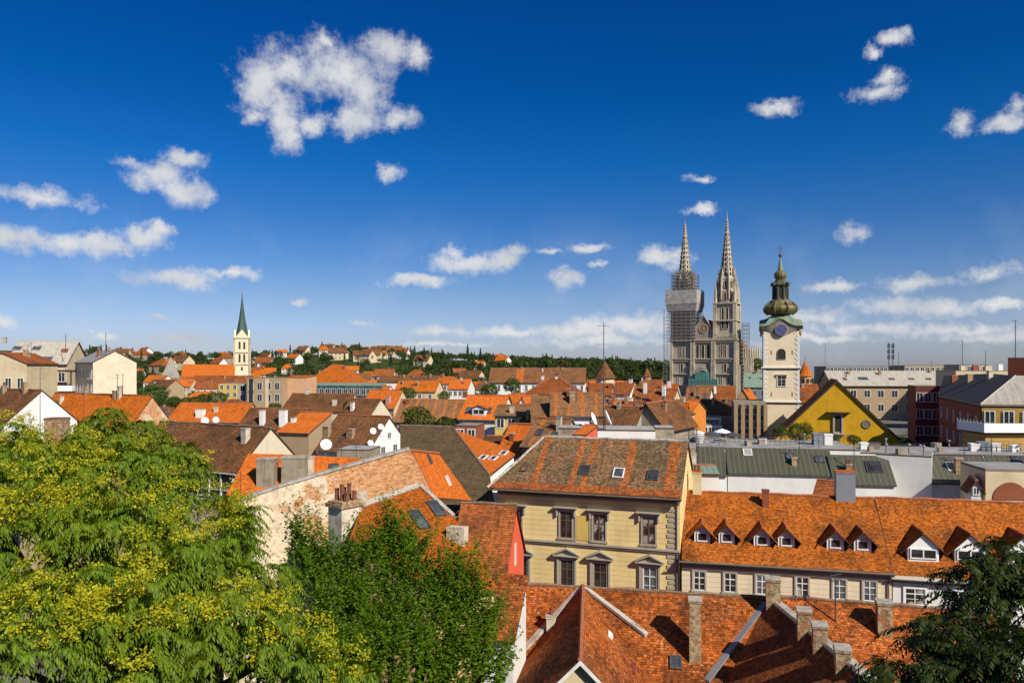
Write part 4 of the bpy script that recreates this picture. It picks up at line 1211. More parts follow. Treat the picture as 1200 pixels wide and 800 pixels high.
# ------------------------------------------------------------------ parish church tower with the baroque dome
def build_bell_tower():
    d = 190.0; s = d / FPX
    cx, cy = (915.5 - HX) * s, d
    base = 11.5; rot = math.radians(-17)
    root = empty('bell_tower', (cx, cy, base), rot, 'cream church bell tower with white quoins, blue clock and green baroque dome', 'church tower')
    z = lambda py: EYE - (py - HY) * s - base
    w = 8.5; h = w / 2
    b = MB(); b.box((0, h, z(388) / 2), (w, w, z(388)))
    # clock gables: the wall rises behind the clock
    b.build('shaft', 'tower_cream', root)
    q = MB()
    n = int(z(392) / 0.62)
    for i in range(n):
        zz = .31 + i * .62; l = .95 if i % 2 else .55
        for sx in (-1, 1):
            for yy in (0, w): 
                q.box((sx * (h - l / 2 + .05), yy + (-.03 if yy == 0 else .03), zz), (l, .14, .54))
                q.box((sx * (h + .03), yy + (l / 2 - .05 if yy == 0 else -l / 2 + .05), zz), (.14, l, .54))
    q.build('quoins', 'quoin_white', root)
    for py in (430.5, 470.5):
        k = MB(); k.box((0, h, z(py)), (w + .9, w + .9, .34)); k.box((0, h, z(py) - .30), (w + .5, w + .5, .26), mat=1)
        k.build('string_course', ['quoin_white', 'cornice_dark'], root)
    def arch(x, zz, ww, hh, rz, off):
        pts = [(-ww / 2, zz), (ww / 2, zz), (ww / 2, zz + hh - ww / 2)] + [(ww / 2 * math.cos(a), zz + hh - ww / 2 + ww / 2 * math.sin(a)) for a in [math.pi * i / 8 for i in range(1, 8)]] + [(-ww / 2, zz + hh - ww / 2)]
        T = Matrix.Translation((0, h, 0)) @ Matrix.Rotation(rz, 4, 'Z') @ Matrix.Translation((0, -h, 0))
        f = MB(); P = [T @ Vector((x + a, -.05, c)) for a, c in pts]; f.path(P + [P[0]], .10, 5)
        o = f.build('window', 'cornice_dark', root)
        g = MB(); g.prism([T @ Vector((x + a, -.012, c)) for a, c in pts], T.to_3x3() @ Vector((0, -.03, 0))); g.build('louvre', 'louver', o)
    for rz in (0, math.radians(90)):
        arch(0, z(421), 2.0, 2.65, rz, 0)
    add_window(root, (0.05, -.004, z(446.5)), 1.9, 2.5, 'hood', 0, 'trim_cream', 'frame_white')
    add_window(root, (h + .004, h, z(446.5)), 1.9, 2.5, 'hood', math.radians(90), 'trim_cream', 'frame_white')
    sl = MB()
    for sx in (-2.4, 2.6):
        for py in (413, 462): sl.box((sx, -.012, z(py)), (.22, .03, 1.1))
    sl.build('slit', 'louver', root)
    # grey swagged cornice that dips under the clock, one on each face
    C = MB(); R = 5.15
    for k in range(4):
        T = Matrix.Translation((0, h, 0)) @ Matrix.Rotation(math.radians(90) * k, 4, 'Z')
        N_ = 24
        lo, hi = [], []
        for i in range(N_ + 1):
            x = -R + 2 * R * i / N_; a = abs(x) / R
            top = z(383.0) + 1.75 * math.exp(-(x / 1.9) ** 2)
            bot = z(386) - 1.9 * max(0, 1 - a / .82)
            lo.append((x, bot)); hi.append((x, top))
        for i in range(N_):
            f = .82 + .18 * abs(lo[i][0]) / R; f2 = .82 + .18 * abs(lo[i + 1][0]) / R
            yo = -R
            a0, a1 = (lo[i][0], -h - .12, lo[i][1]), (lo[i + 1][0], -h - .12, lo[i + 1][1])
            b0, b1 = (hi[i][0], yo + .25, hi[i][1]), (hi[i + 1][0], yo + .25, hi[i + 1][1])
            C.face([T @ Vector(p) for p in (a0, a1, b1, b0)], 1)
            # copper above, running back to the dome
            r = .42
            c0, c1 = (hi[i][0] * r, -R * r, z(368.5)), (hi[i + 1][0] * r, -R * r, z(368.5))
            e0, e1 = (hi[i][0], yo, hi[i][1] + .22), (hi[i + 1][0], yo, hi[i + 1][1] + .22)
            C.face([T @ Vector(p) for p in (b0, b1, e1, e0)], 0)
            m0 = ((e0[0] * .5 + c0[0] * .5), (e0[1] * .5 + c0[1] * .5), e0[2] * .70 + c0[2] * .30); m1 = ((e1[0] * .5 + c1[0] * .5), (e1[1] * .5 + c1[1] * .5), e1[2] * .70 + c1[2] * .30)
            C.face([T @ Vector(p) for p in (e0, e1, m1, m0)], 0); C.face([T @ Vector(p) for p in (m0, m1, c1, c0)], 0)
            C.face([T @ Vector(p) for p in ((lo[i][0], -h + .1, lo[i][1]), (lo[i + 1][0], -h + .1, lo[i + 1][1]), a1, a0)], 1)
    sk = C.build('dome_skirt', ['copper_green', 'stone_cath'], root)
    # clocks
    for k in (0, 1, 3):
        T = Matrix.Translation((0, h, 0)) @ Matrix.Rotation(math.radians(90) * k, 4, 'Z') @ Matrix.Translation((0, -h - .62, z(386.3))) @ Matrix.Rotation(math.radians(90), 4, 'X')
        f = MB(); f.lathe([(1.5, -.3), (1.5, .10), (1.36, .14), (1.36, .0)], n=28)
        f.v = [tuple(T @ Vector(p)) for p in f.v]
        o = f.build('clock', 'trim_stone', root)
        g = MB(); g.lathe([(1.35, -.2), (1.35, .05)], n=28); 
        for i in range(12):
            a = 2 * math.pi * i / 12; g.box((1.1 * math.cos(a), 1.1 * math.sin(a), .07), (.26, .08, .03), rz=a, mat=1)
        g.v = [tuple(T @ Vector(p)) for p in g.v]; g.build('clock_face', ['clock_blue', 'gold'], o)
        for L_, a in ((.95, math.radians(40)), (.65, math.radians(140))):
            m = MB(); m.box((L_ / 2 * math.cos(a), L_ / 2 * math.sin(a), .10), (L_, .12, .03), rz=a)
            m.v = [tuple(T @ Vector(p)) for p in m.v]; m.build('clock_hand', 'gold', o)
    P = lambda *a: [(r * s, z(py)) for r, py in a]
    L1 = MB(); L1.lathe(P((10.4, 373), (10.2, 370), (9.4, 368.5), (12, 367)), (0, h, 0), 16); L1.build('neck', 'copper_brown', root)
    L2 = MB(); L2.lathe(P((13, 367.5), (17, 366), (19.3, 363), (19.8, 360.5), (18.9, 358), (16, 356), (13.5, 353.5), (12.2, 351), (10.2, 350)), (0, h, 0), 16)
    for i in range(8):      # gilded ribs and buckles over the bulb
        a = math.pi / 8 + i * math.pi / 4
        A = [Vector((r * s * math.cos(a), h + r * s * math.sin(a), z(py))) for r, py in ((15, 367), (19, 364), (20.3, 360.5), (18.5, 357), (14, 353))]
        L2.path(A, .26, 6)
    L2.build('onion_dome', 'copper_gold', root, smooth=False)
    L3 = MB(); L3.lathe(P((10.2, 351), (9.3, 349.5), (8.6, 348), (8.4, 334), (10.6, 333), (11.2, 331.5), (10.6, 330.5), (8.6, 329), (6.4, 326.5), (5.2, 325.5)), (0, h, 0), 8, rot=math.pi / 8)
    for i in range(8):
        a = math.pi / 8 + i * math.pi / 4
        L3.tube((8.9 * s * math.cos(a), h + 8.9 * s * math.sin(a), z(349)), (8.7 * s * math.cos(a), h + 8.7 * s * math.sin(a), z(334)), .28, n=6)
        a += math.pi / 8
        if i % 2 == 0: L3.box((11.2 * s * math.cos(a), h + 11.2 * s * math.sin(a), z(331.2)), (1.0, .9, .6), rz=a)
    lan = L3.build('lantern', 'copper_brown', root)
    g = MB()
    for i in range(8):
        a = i * math.pi / 4; r = 8.45 * s * math.cos(math.pi / 8)
        g.box((r * math.cos(a), h + r * math.sin(a), z(341.5)), (.16, .95, 2.2), rz=a); g.lathe([(.01, -.04), (.475, -.04), (.475, .04), (.01, .04)], (0, 0, 0), 3) if False else None
    g.build('lantern_opening', 'louver', lan)
    L4 = MB(); L4.lathe(P((5.2, 326), (6.6, 323.5), (7.4, 321), (7.2, 318.5), (5.4, 316), (3.2, 314.5), (2.9, 313)), (0, h, 0), 14); L4.build('upper_bulb', 'copper_gold', root)
    L5 = MB(); L5.lathe(P((3.0, 313.5), (2.6, 310), (1.7, 305), (1.0, 301), (.7, 299)), (0, h, 0), 8); L5.build('finial', 'copper_green', root)
    L6 = MB(); L6.lathe(P((.3, 299.5), (1.6, 298.2), (2.1, 296.5), (1.6, 294.8), (.3, 293.8)), (0, h, 0), 12); L6.tube((0, h, z(294)), (0, h, z(285.5)), .09, n=5); L6.box((0, h, z(288)), (1.3, .1, .12)); L6.build('cross', 'copper_brown', root)
build_bell_tower()

# ------------------------------------------------------------------ pointed church tower on the left
def build_pointed_tower():
    d = 445.0; s = d / FPX
    cx = (283.5 - HX) * s; base = 11.0; rot = math.radians(18)
    root = empty('church_tower', (cx, d, base), rot, 'slender cream church tower with pointed green copper spire on the left', 'church tower')
    z = lambda py: EYE - (py - HY) * s - base
    w = 8.6; h = w / 2
    b = MB(); b.box((0, h, z(396) / 2), (w, w, z(396))); b.build('shaft', 'tower_cream', root)
    k = MB()
    for py in (396, 413, 427): k.box((0, h, z(py)), (w + .8, w + .8, .5))
    for sx in (-1, 1):
        for yy in (0, w): k.box((sx * h, yy, z(397) / 2), (1.0, 1.0, z(397)))
    k.build('string_course', 'stone_light', root)
    for kx in range(4):
        T = Matrix.Translation((0, h, 0)) @ Matrix.Rotation(math.radians(90) * kx, 4, 'Z')
        g = MB(); g.prism([T @ Vector(p) for p in ((-h + .3, -h - .05, z(396)), (h - .3, -h - .05, z(396)), (0, -h - .05, z(386)))], T.to_3x3() @ Vector((0, 1.0, 0))); g.build('gablet', 'tower_cream', root)
        for py, hh in ((409, 4.6), (424.5, 5.2), (434, 2.4)):
            for x in ((-1.3, 1.3) if py != 434 else (0,)):
                g = MB(); W_ = 1.1
                g.prism([T @ Vector(p) for p in ((x - W_ / 2, -h - .02, z(py)), (x + W_ / 2, -h - .02, z(py)), (x + W_ / 2, -h - .02, z(py) + hh - .7), (x, -h - .02, z(py) + hh), (x - W_ / 2, -h - .02, z(py) + hh - .7))], T.to_3x3() @ Vector((0, -.05, 0)))
                g.build('window', 'louver', root)
    sp = MB(); sp.lathe([(4.2, z(393)), (3.2, z(386)), (2.0, z(374)), (.95, z(359)), (.12, z(344.5))], (0, h, 0), 8, rot=math.pi / 8)
    spo = sp.build('spire', 'metal_spire', root)
    c = MB(); c.lathe([(.1, z(346)), (.5, z(345)), (.1, z(344))], (0, h, 0), 8); c.tube((0, h, z(344)), (0, h, z(340)), .12, n=5); c.box((0, h, z(341.5)), (1.3, .14, .16)); c.build('cross', 'gold', spo)
build_pointed_tower()
# ------------------------------------------------------------------ near houses
def from_ridge(pxL, pxR, py, d, rot, W, rise):
    """front-corner pixels and eave row of a gabled house whose ridge runs from pxL to pxR (left end at depth d)"""
    P, u, L = frame_of(pxL, pxR, d, rot)
    v = Vector((-u.y, u.x, 0)); zr = EYE - (py - HY) / FPX * d
    a = P - v * (W / 2); b = a + u * L; ze = zr - rise
    return (HX + FPX * a.x / a.y, HX + FPX * b.x / b.y, a.y, HY + (EYE - ze) / a.y * FPX)

def cornice(H, rows, mats=('trim_stone', 'cornice_dark'), x0=None, x1=None):
    x0 = -H.L / 2 if x0 is None else x0; x1 = H.L / 2 if x1 is None else x1
    b = MB()
    for z, hh, pr, m in rows: b.box(((x0 + x1) / 2, -pr / 2 - .003, H.ze + z), (x1 - x0, pr, hh), mat=m)
    return b.build('cornice', list(mats), H.root)

# yellow apartment house in the middle
H1 = house('apartment_house', 'yellow banded apartment house with pedimented windows under a mossy tiled roof', 'house', 584, 797, 66.0, 564, 513.5, 11, rot=-18.7,
           roof='hipL', hip=2.6, wall='yellow_banded', tile='tile_moss', over=.75, og=.15, cap='coping', gutter='gutter', strip=('tile_rust', 0.75), t=.2)
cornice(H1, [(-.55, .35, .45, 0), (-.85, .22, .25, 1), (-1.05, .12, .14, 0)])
for px, py in ((605, 611), (663.5, 614.5), (702.5, 618), (760.5, 621.5)):
    p = H1.on_wall(px, py); add_window(H1.root, (p.x, -.004, p.z), 1.02, 2.2, 'hood', 0, 'trim_stone', 'frame_brown', 'glass' if px < 700 else 'glass_curtain')
for px, py in ((611, 669), (664.5, 671.5), (703.5, 675.5), (761.5, 680.5)):
    p = H1.on_wall(px, py); add_window(H1.root, (p.x, -.004, p.z), 1.05, 2.25, 'pediment', 0, 'trim_stone', 'frame_brown' if px != 761.5 else 'frame_white', 'glass' if px != 761.5 else 'glass_sky')
p0 = H1.on_wall(683, 617); b = MB(); b.box((p0.x, -.03, p0.z - .1), (1.1, .05, 2.1), mat=0)
for sx in (-1, 1): b.box((p0.x + sx * .62, -.05, p0.z), (.1, .09, 2.5), mat=1)
b.build('wall_panel', ['yellow_wall', 'trim_stone'], H1.root)
pz = H1.on_wall(700, 638).z
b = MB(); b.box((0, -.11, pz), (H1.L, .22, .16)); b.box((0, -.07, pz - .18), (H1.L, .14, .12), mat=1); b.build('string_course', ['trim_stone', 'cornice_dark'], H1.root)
b = MB()
for i in range(34): b.box((H1.L / 2 - .62, -.035, H1.ze - 1.6 - i * .42), (.85 if i % 2 else .62, .06, .26))
b.build('quoins', 'trim_stone', H1.root)
for px, py, gl in ((614, 549.5, 'brickred'), (685, 551, 'glass'), (725, 554.5, 'glass_sky'), (765, 557, 'glass')):
    add_skylight(H1, px, py, .85 if px > 650 else .5, 1.15 if px > 650 else .6, 'steel_dark' if px != 725 else 'frame_white', gl)
ci = MB()
for q in ((641, 513, 584, 564), (640, 512.5, 566, 557)): pass

# long orange-roofed building on the right, in two addresses
H2 = house('terraced_house', 'long ivory house with three pairs of small white dormers in an orange roof', 'house', 799, 1045, 60.6, 650, 579, 12, rot=-13.7,
           wall='ivory_banded', tile='tile_long', over=.45, og=.0, gutter='gutter', far=False,
           chim=[('r', 990, 560, 551, 21, 'blue_grey_wall', 0, .9, 'tile_orange'), ('f', 897, 592, 573, 7, 'brickred', 0, .5, 'pot_clay'), ('r', 817, 570, 545, 10, 'cream', 2, .6, 'tile_orange')])
cornice(H2, [(-.45, .28, .34, 0), (-.73, .26, .22, 1), (-.96, .18, .14, 0), (-1.12, .10, .07, 1)])
for px, py in ((819.5, 680), (855.5, 682), (893, 684.5), (940, 687), (983.5, 690), (1019, 692)):
    p = H2.on_wall(px, py); add_window(H2.root, (p.x, -.004, p.z), .86, 1.5, 'crest', 0, 'trim_stone', 'frame_white', ('glass', 'glass_curtain', 'glass_sky')[int(px) % 3])
for px, py in ((823, 635), (851.5, 636), (893, 639.5), (921.5, 640.5), (979, 643), (1011, 645)):
    add_dormer(H2, px, py, 1.25, .95, side_over=.55, rise=.64, depth_over=.42, tile='tile_long')
H2b = house('terraced_house', 'white end house with three wide dormers in an orange roof behind the dark tree', 'house', 1046.5, 1265, 57.0, 668.5, 586, 12, rot=-13.7,
            wall='white_wall', tile='tile_long', over=.45, og=.0, gutter='gutter_light', far=False, cap='ridge_tile')
cornice(H2b, [(-.42, .30, .50, 0), (-.70, .22, .24, 1)], ('trim_cream', 'cornice_dark'))
for px, py in ((1072, 698.5), (1122.5, 701.5), (1176, 706)):
    p = H2b.on_wall(px, py); add_window(H2b.root, (p.x, -.004, p.z), 1.35, 1.2, 'plain', 0, 'white_paint', 'frame_white', 'glass_curtain')
for px, py in ((1082, 657), (1137.5, 659), (1200, 661)):
    add_dormer(H2b, px, py, 2.15, 1.15, side_over=.55, rise=1.05, depth_over=.2, tile='tile_long', wide=True)

# front roofs at the bottom of the view
a = from_ridge(590, 899, 682, 51.8, -11.5, 10.6, 4.5)
H3 = house('red_roofed_house', 'weathered orange roofed house with a gabled front wing and pale valley strips', 'house', a[0], a[1], a[2], a[3], 0, 10.6, rot=-11.5, rise=4.5,
           wall='cream', tile='tile_front', over=.5, og=.1, gutter='gutter_light', cap='ridge_tile_old',
           chim=[('f', 814.5, 768, 700, 13.5, 'chimney_old', 0, .8, 'coping'), ('f', 646, 741, 711, 10, 'chimney_plaster', 1, .5, 'coping')])
add_skylight(H3, 792, 776, .62, .8)
def wing(H, px_top, d_top, zr, px_end, d_end, hw, slope, tile, wallm, label_parts=('wing_roof', 'wing_wall'), cap='ridge_tile', rake='frame_white'):
    A = Vector(((px_top - HX) / FPX * d_top, d_top, zr)); B = Vector(((px_end - HX) / FPX * d_end, d_end, zr))
    f = (B - A); f.z = 0; L = f.length; f.normalize(); r = Vector((-f.y, f.x, 0))     # r: to the right seen from the camera
    if r.x < 0: r = -r
    tn = math.tan(math.radians(slope)); o = .35
    def pt(al, ac, dz=0): return A + f * al + r * ac + Vector((0, 0, -abs(ac) * tn + dz))
    rb = MB()
    polys = [[H.Mi @ q for q in (pt(0, -hw - o), pt(L + .3, -hw - o), pt(L + .3, 0), pt(0, 0))], [H.Mi @ q for q in (pt(L + .3, hw + o), pt(0, hw + o), pt(0, 0), pt(L + .3, 0))]]
    rb.roof(polys, .16)
    ro = rb.build(label_parts[0], [tile, 'edge_tile'], H.root)
    c = MB(); c.tube(H.Mi @ pt(0, 0, .02), H.Mi @ pt(L + .3, 0, .02), .14, n=6); c.build('ridge_cap', cap, ro)
    wb = MB(); zb = H.root.location.z
    q = [pt(L, -hw), pt(L, hw)]
    def low(p): return Vector((p.x, p.y, zb))
    dz = Vector((0, 0, -.2))
    ft = [low(pt(L, -hw)), low(pt(L, hw)), pt(L, hw) + dz, pt(L, 0) + dz, pt(L, -hw) + dz]
    wb.face([H.Mi @ p for p in ft])
    for sx in (-1, 1):
        s4 = [low(pt(L, sx * hw)), low(pt(0, sx * hw)), pt(0, sx * hw) + dz, pt(L, sx * hw) + dz]
        wb.face([H.Mi @ p for p in (s4 if sx > 0 else s4[::-1])])
    wb.build(label_parts[1], wallm, H.root)
    bb = MB()
    for sx in (-1, 1):
        p0, p1 = pt(L + .33, 0, -.02), pt(L + .33, sx * (hw + o), -.02)
        dn = Vector((0, 0, -.24)); th = f * .05
        pol = [p0, p1, p1 + dn, p0 + dn]
        bb.prism([H.Mi @ p for p in pol], H.Mi.to_3x3() @ th)
    bb.build('bargeboard', rake, ro)
    H.wing_pt = pt; H.wing_f = f
    return ro, pt
ro, pt = wing(H3, 683, 50.7, EYE - (686 - HY) / FPX * 50.7, 680, 38.2, 3.5, 45, 'tile_front', 'cream')
# pale mortared valleys where the wing meets the main slope
vb = MB()
zt = EYE - (687 - HY) / FPX * 50.6
for pa, pb in (((681, 688), (608, 767)), ((685, 688), (758, 744))):
    A = H3.on_front(*pa) + Vector((0, 0, .06)); B = H3.on_front(*pb) + Vector((0, 0, .06))
    dd = (B - A).normalized(); sd = dd.cross(Vector((0, 0, 1))).normalized() * .22; up = Vector((0, 0, .12))
    vb.prism([A - sd - up, A + sd - up, A + sd + up * .6, A - sd + up * .6], B - A)
vb.build('valley_strip', 'coping', H3.roof)
sk = MB()       # small skylight and a red vent frame on the wing's sunny slope
q0 = pt(4.5, 1.7, .04); nrm = Vector((0, 0, 1))
T = Matrix.Translation(H3.Mi @ q0) @ Matrix.Rotation(math.radians(4), 4, 'Z') @ Matrix.Rotation(math.radians(40), 4, 'Y')
sk.box((0, 0, .02), (.35, .9, .10), M=T); sk.build('skylight', 'frame_white', H3.root)
rk = MB(); e0, e1, e2 = (H3.Mi @ pt(*k) for k in ((6.4, 2.3, .25), (7.3, 3.1, .25), (5.6, 3.1, .25))); rk.path([e0, e1, e2], .05, 5); rk.build('snow_rail', 'antenna_red', H3.root)

a = from_ridge(900, 1165, 697, 48.2, -15.5, 13, 5.2)
H3b = house('red_roofed_house', 'patchy orange roofed house with four old chimneys at the bottom right', 'house', a[0], a[1], a[2], a[3], 0, 13, rot=-15.5, rise=5.2,
            wall='cream', tile='tile_front', over=.4, og=.1, cap='ridge_tile_old',
            chim=[('f', 1036, 737, 703, 16, 'chimney_old', 0, .8, 'coping')])
ro2, pt2 = wing(H3b, 903, 47.9, EYE - (703 - HY) / FPX * 47.9, 1003, 36.8, 5.6, 44, 'tile_rust', 'tan', cap='coping', rake='wood_dark')
cp = MB()
A, B = H3b.Mi @ pt2(0, .25, .15), H3b.Mi @ pt2(12, .25, .15); dd = (B - A).normalized(); sd = dd.cross(Vector((0, 0, 1))).normalized() * .32
cp.prism([A - sd, A + sd, A + sd + Vector((0, 0, .14)), A - sd + Vector((0, 0, .14))], B - A); cp.build('coping', 'coping', ro2)
A = H3.on_front(897, 706) + Vector((0, 0, .1)); B = H3.on_front(828, 798) + Vector((0, 0, .1)); vb = MB(); sd = (B - A).normalized().cross(Vector((0, 0, 1))).normalized() * .2
vb.prism([A - sd - Vector((0, 0, .15)), A + sd - Vector((0, 0, .15)), A + sd, A - sd], B - A); vb.build('valley_strip', 'steel', H3.roof)
for px, pyt, d_, w_, hgt, al in ((903, 693, 47.4, .85, 2.9, .4), (951, 736, 0, .72, 1.45, 5.4), (957, 765, 0, .72, 1.3, 7.4), (985, 790, 0, .7, 1.0, 10.0)):
    q = pt2(al, -.15 if al > 1 else 0, 0); q = H3b.Mi @ q
    chimney_at(ro2, q.x, q.y, q.z - .8, q.z + hgt * (.95 if al > 1 else .55), w_, .8, 'chimney_old', 0, 'coping')
# ------------------------------------------------------------------ left foreground: peeling firewall house and its neighbours
def firewall():
    A = at(262, 600, 53.5); B = at(507, 580, 58.5)
    u = (B - A); u.z = 0; u.normalize(); n = Vector((u.y, -u.x, 0))
    base = 4.0
    root = empty('gabled_house', (A.x, A.y, base), 0, 'tall house with a peeling brick and plaster firewall rising to an orange roof', 'house')
    Mi = Matrix.Translation((-A.x, -A.y, -base))
    P = [hit_plane(px, py, A, n) for px, py in ((262, 602), (290, 583), (330, 569.5), (385, 553), (440, 537.5), (480, 526.5), (492, 548), (507, 581))]
    P = [Mi @ p for p in P]
    lo = [Vector((p.x, p.y, 0)) for p in (P[-1], P[0])]
    w = MB(); w.prism([P[0]] + [lo[1], lo[0]] + P[::-1][:-1], -n * .5)
    wl = w.build('firewall', 'peeling_brick', root)
    c = MB()
    for p, q in zip(P[:6], P[1:6]):
        up = Vector((0, 0, .16)); c.prism([p + n * .1 - up * .2, p + n * .1 + up, p - n * .6 + up, p - n * .6 - up * .2], (q - p))
    c.build('coping', 'coping', wl)
    # roof behind: steep right slope and long left slope kept under the coping
    def pl(three):
        a, b, c_ = [at(*q) for q in three]; nn = (b - a).cross(c_ - a).normalized(); return a, (nn if nn.z > 0 else -nn)
    a, nn = pl(((481, 529, 58.2), (514, 532, 66), (507, 582, 58.6)))
    r = MB(); r.roof([[Mi @ hit_plane(px, py, a, nn) for px, py in ((481, 528), (507, 582), (553, 586), (514, 531))]], .16)
    ro = r.build('roof', ['tile_bright', 'edge_tile'], root)
    H = House(); H.root, H.roof, H.Mi, H.M = root, ro, Mi, Mi.inverted(); H.on_front = lambda px, py: Mi @ hit_plane(px, py, a, nn)
    hz = Vector((nn.x, nn.y, 0)).normalized(); H.yaw = math.atan2(hz.x, -hz.y); H.slope = math.acos(nn.z)
    slab_skylight(H, 503, 538, .5, .75); slab_skylight(H, 525, 563, .5, .85, 'frame_white')
    k = MB(); k.path([Mi @ (hit_plane(481, 527.5, a, nn)), Mi @ hit_plane(514, 531, a, nn)], .14); k.build('ridge_cap', 'ridge_tile', ro)
    k = MB(); k.path([Mi @ (hit_plane(481, 527.5, a, nn)) + Vector((0, 0, .05)), Mi @ hit_plane(507, 582, a, nn) + Vector((0, 0, .05))], .12); k.build('verge', 'brickred', ro)
    a2, n2 = pl(((479, 541, 58.6), (300, 597, 55.0), (506, 543, 66)))
    r = MB(); r.roof([[Mi @ hit_plane(px, py, a2, n2) for px, py in ((300, 597), (479, 541), (505, 543), (340, 588))]], .16); r.build('back_roof', ['tile_rust', 'edge_tile'], root)
    for px in (430, 452, 505 - 20):
        pass
    return root
firewall()
H5 = slabhouse('low_red_roof_house', 'low orange roof with two skylights and a big white chimney stack', 'house',
     [([(424, 592, 50), (492, 568, 54), (590, 690, 45.5)], [(410, 630), (512, 694), (585, 692), (556, 642), (531, 604), (492, 568), (424, 592)])], 'peach', 'tile_red',
     coping=[(0, [(424, 592), (492, 568)], .22, 'coping'), (0, [(492, 568), (531, 604)], .16, 'coping')])
slab_skylight(H5, 491, 609, .75, 2.0); slab_skylight(H5, 511, 596, .75, 1.7)
def stack(H, px, py, ptop, d, w, dp, rz, pots, capm='chimney_old', mat='chimney_plaster'):
    p = H.Mi @ at(px, py, d); zt = (H.Mi @ at(px, ptop, d)).z
    b = MB(); b.box((p.x, p.y, (0 + zt) / 2), (w, dp, zt), rz); b.box((p.x, p.y, zt + .12), (w + .3, dp + .3, .24), rz, 1); b.box((p.x, p.y, zt + .3), (w + .05, dp + .05, .14), rz, 1)
    o = b.build('chimney', [mat, capm], H.root)
    q = MB()
    for i in range(pots):
        k = (i - (pots - 1) / 2) * (w * .75 / max(1, pots - 1)) if pots > 1 else 0
        for yy in ((-.3, .3) if pots > 2 else (0,)):
            hh = (.75, 1.05, .6, .9)[i % 4]
            q.lathe([(.15, zt + .36), (.13, zt + .36 + hh - .1), (.17, zt + .36 + hh - .06), (.17, zt + .36 + hh), (.1, zt + .36 + hh)], (p.x + k * math.cos(rz) - yy * math.sin(rz), p.y + k * math.sin(rz) + yy * math.cos(rz), 0), 8)
    q.build('chimney_pot', 'pot_clay', o)
stack(H5, 405, 625, 592, 49.2, 1.35, 1.75, math.radians(-38), 3)
p = H5.Mi @ at(425, 588, 50.5); b = MB(); b.box((p.x, p.y, p.z - .4), (.55, .5, 2.2)); b.build('chimney', 'chimney_plaster', H5.root)
b = MB(); q = H5.on_front(536, 632); b.box((q.x, q.y, q.z), (1.25, .7, 1.7), math.radians(-20)); b.build('chimney', 'chimney_plaster', H5.root)
H6 = house('gabled_house', 'brown tiled house with a bright red gable wall left of the yellow apartment house', 'house', 528, 592, 48.5, 668, 590, 6.2, rot=-12, anchor='R', wall='red_wall', tile='tile_rust', over=.25, og=.15, rise=3.7, cap='ridge_tile_old', gutter=None)
b = MB(); b.box((H6.L / 2 + .03, 3.1, H6.ze + .3), (.06, .5, 1.5)); b.build('niche', 'trim_cream', H6.root)
house('lean_to_house', 'low orange lean-to roof with white fascia squeezed below the red gable', 'house', 566, 601, 43.5, 745, 672, 3.4, rot=-14, roof='shed', wall='white_wall', tile='tile_front', over=.3, anchor='R', cap=None)

# the corner with twin concrete chimneys
H22 = slabhouse('orange_corner_roof', 'bright orange corner roof carrying two stout concrete chimneys', 'house',
     [([(291, 531, 70), (425, 537, 71), (262, 592, 63)], [(258, 592), (300, 586), (425, 557), (425, 537), (360, 533), (291, 531)])], 'grey_wall', 'tile_bright')
for px, w, pt_ in ((313, 20, 535), (345.5, 27, 533)):
    slab_chimney(H22, px, 566, pt_ + 1, w, 'concrete', 0, 1.2, 'coping')
slab_chimney(H22, 363, 557, 534, 8, 'chimney_plaster', 0, .6, 'coping')
slab_skylight(H22, 391, 547, .8, .8)
# brown house with cream gable
H7 = house('gabled_house', 'long brown tiled house with a cream gable and white framed gallery behind the big tree', 'house', 150, 279, 80, 549, 500, 8.8, rot=-30, anchor='R', rise=4.1,
      wall='cream_pale', tile='tile_brown', over=.5, og=.15, cap='ridge_tile_old', gutter='gutter_light', gw=[(-1.6, .2, .8, .9), (1.2, .2, .8, .9)], base=4)
b = MB()
for i in range(7):
    x = H7.L / 2 - .4 - i * 1.9
    b.box((x, -.35, H7.ze - 2.0), (.14, .14, 2.6))
b.box((H7.L / 2 - 6.1, -.35, H7.ze - 3.2), (11.8, .1, .12)); b.box((H7.L / 2 - 6.1, -.35, H7.ze - 2.4), (11.8, .08, .1))
b.build('gallery_posts', 'frame_white', H7.root)
for i in range(6): add_far_window(H7.root, (H7.L / 2 - 1.4 - i * 1.9, -.004, H7.ze - 1.9), 1.1, 1.4)
b = MB(); b.box((H7.L / 2 - 6.1, -.2, H7.ze - 1.9), (11.8, .03, 2.5)); b.build('gallery_painted_shade', 'dark_wall', H7.root)  # dark sheet standing in for the shade inside the gallery
# orange house with brick gable, far left
H8 = house('gabled_house', 'orange roofed house with a bare brick gable behind the plume of the big tree', 'house', 30, 143, 115, 513, 463, 10, rot=-30, anchor='R', rise=6.3, wall='gable_brick', tile='tile_orange', over=.4, og=.15, cap='ridge_tile', gw=[(-1.2, .6, .8, .9), (1.8, .6, .8, .9)], base=8)
house('gabled_house', 'brown roofed house showing a narrow white gable at the left edge', 'house', -60, 5, 104, 496, 460, 9.6, rot=-35, anchor='R', rise=4.5, wall='white_wall', tile='tile_brown', over=.3, og=.1, base=8)
Hb = slabhouse('chimney_house', 'low dark roofed outbuilding with a square brick chimney among the leaves at left', 'house', [([(20, 512, 80), (140, 518, 80), (30, 545, 72)], [(20, 545), (150, 548), (140, 518), (20, 514)])], 'tan', 'tile_brown')
slab_chimney(Hb, 67, 520, 489, 20, 'chimney_old', 0, 1.6, 'pot_clay')

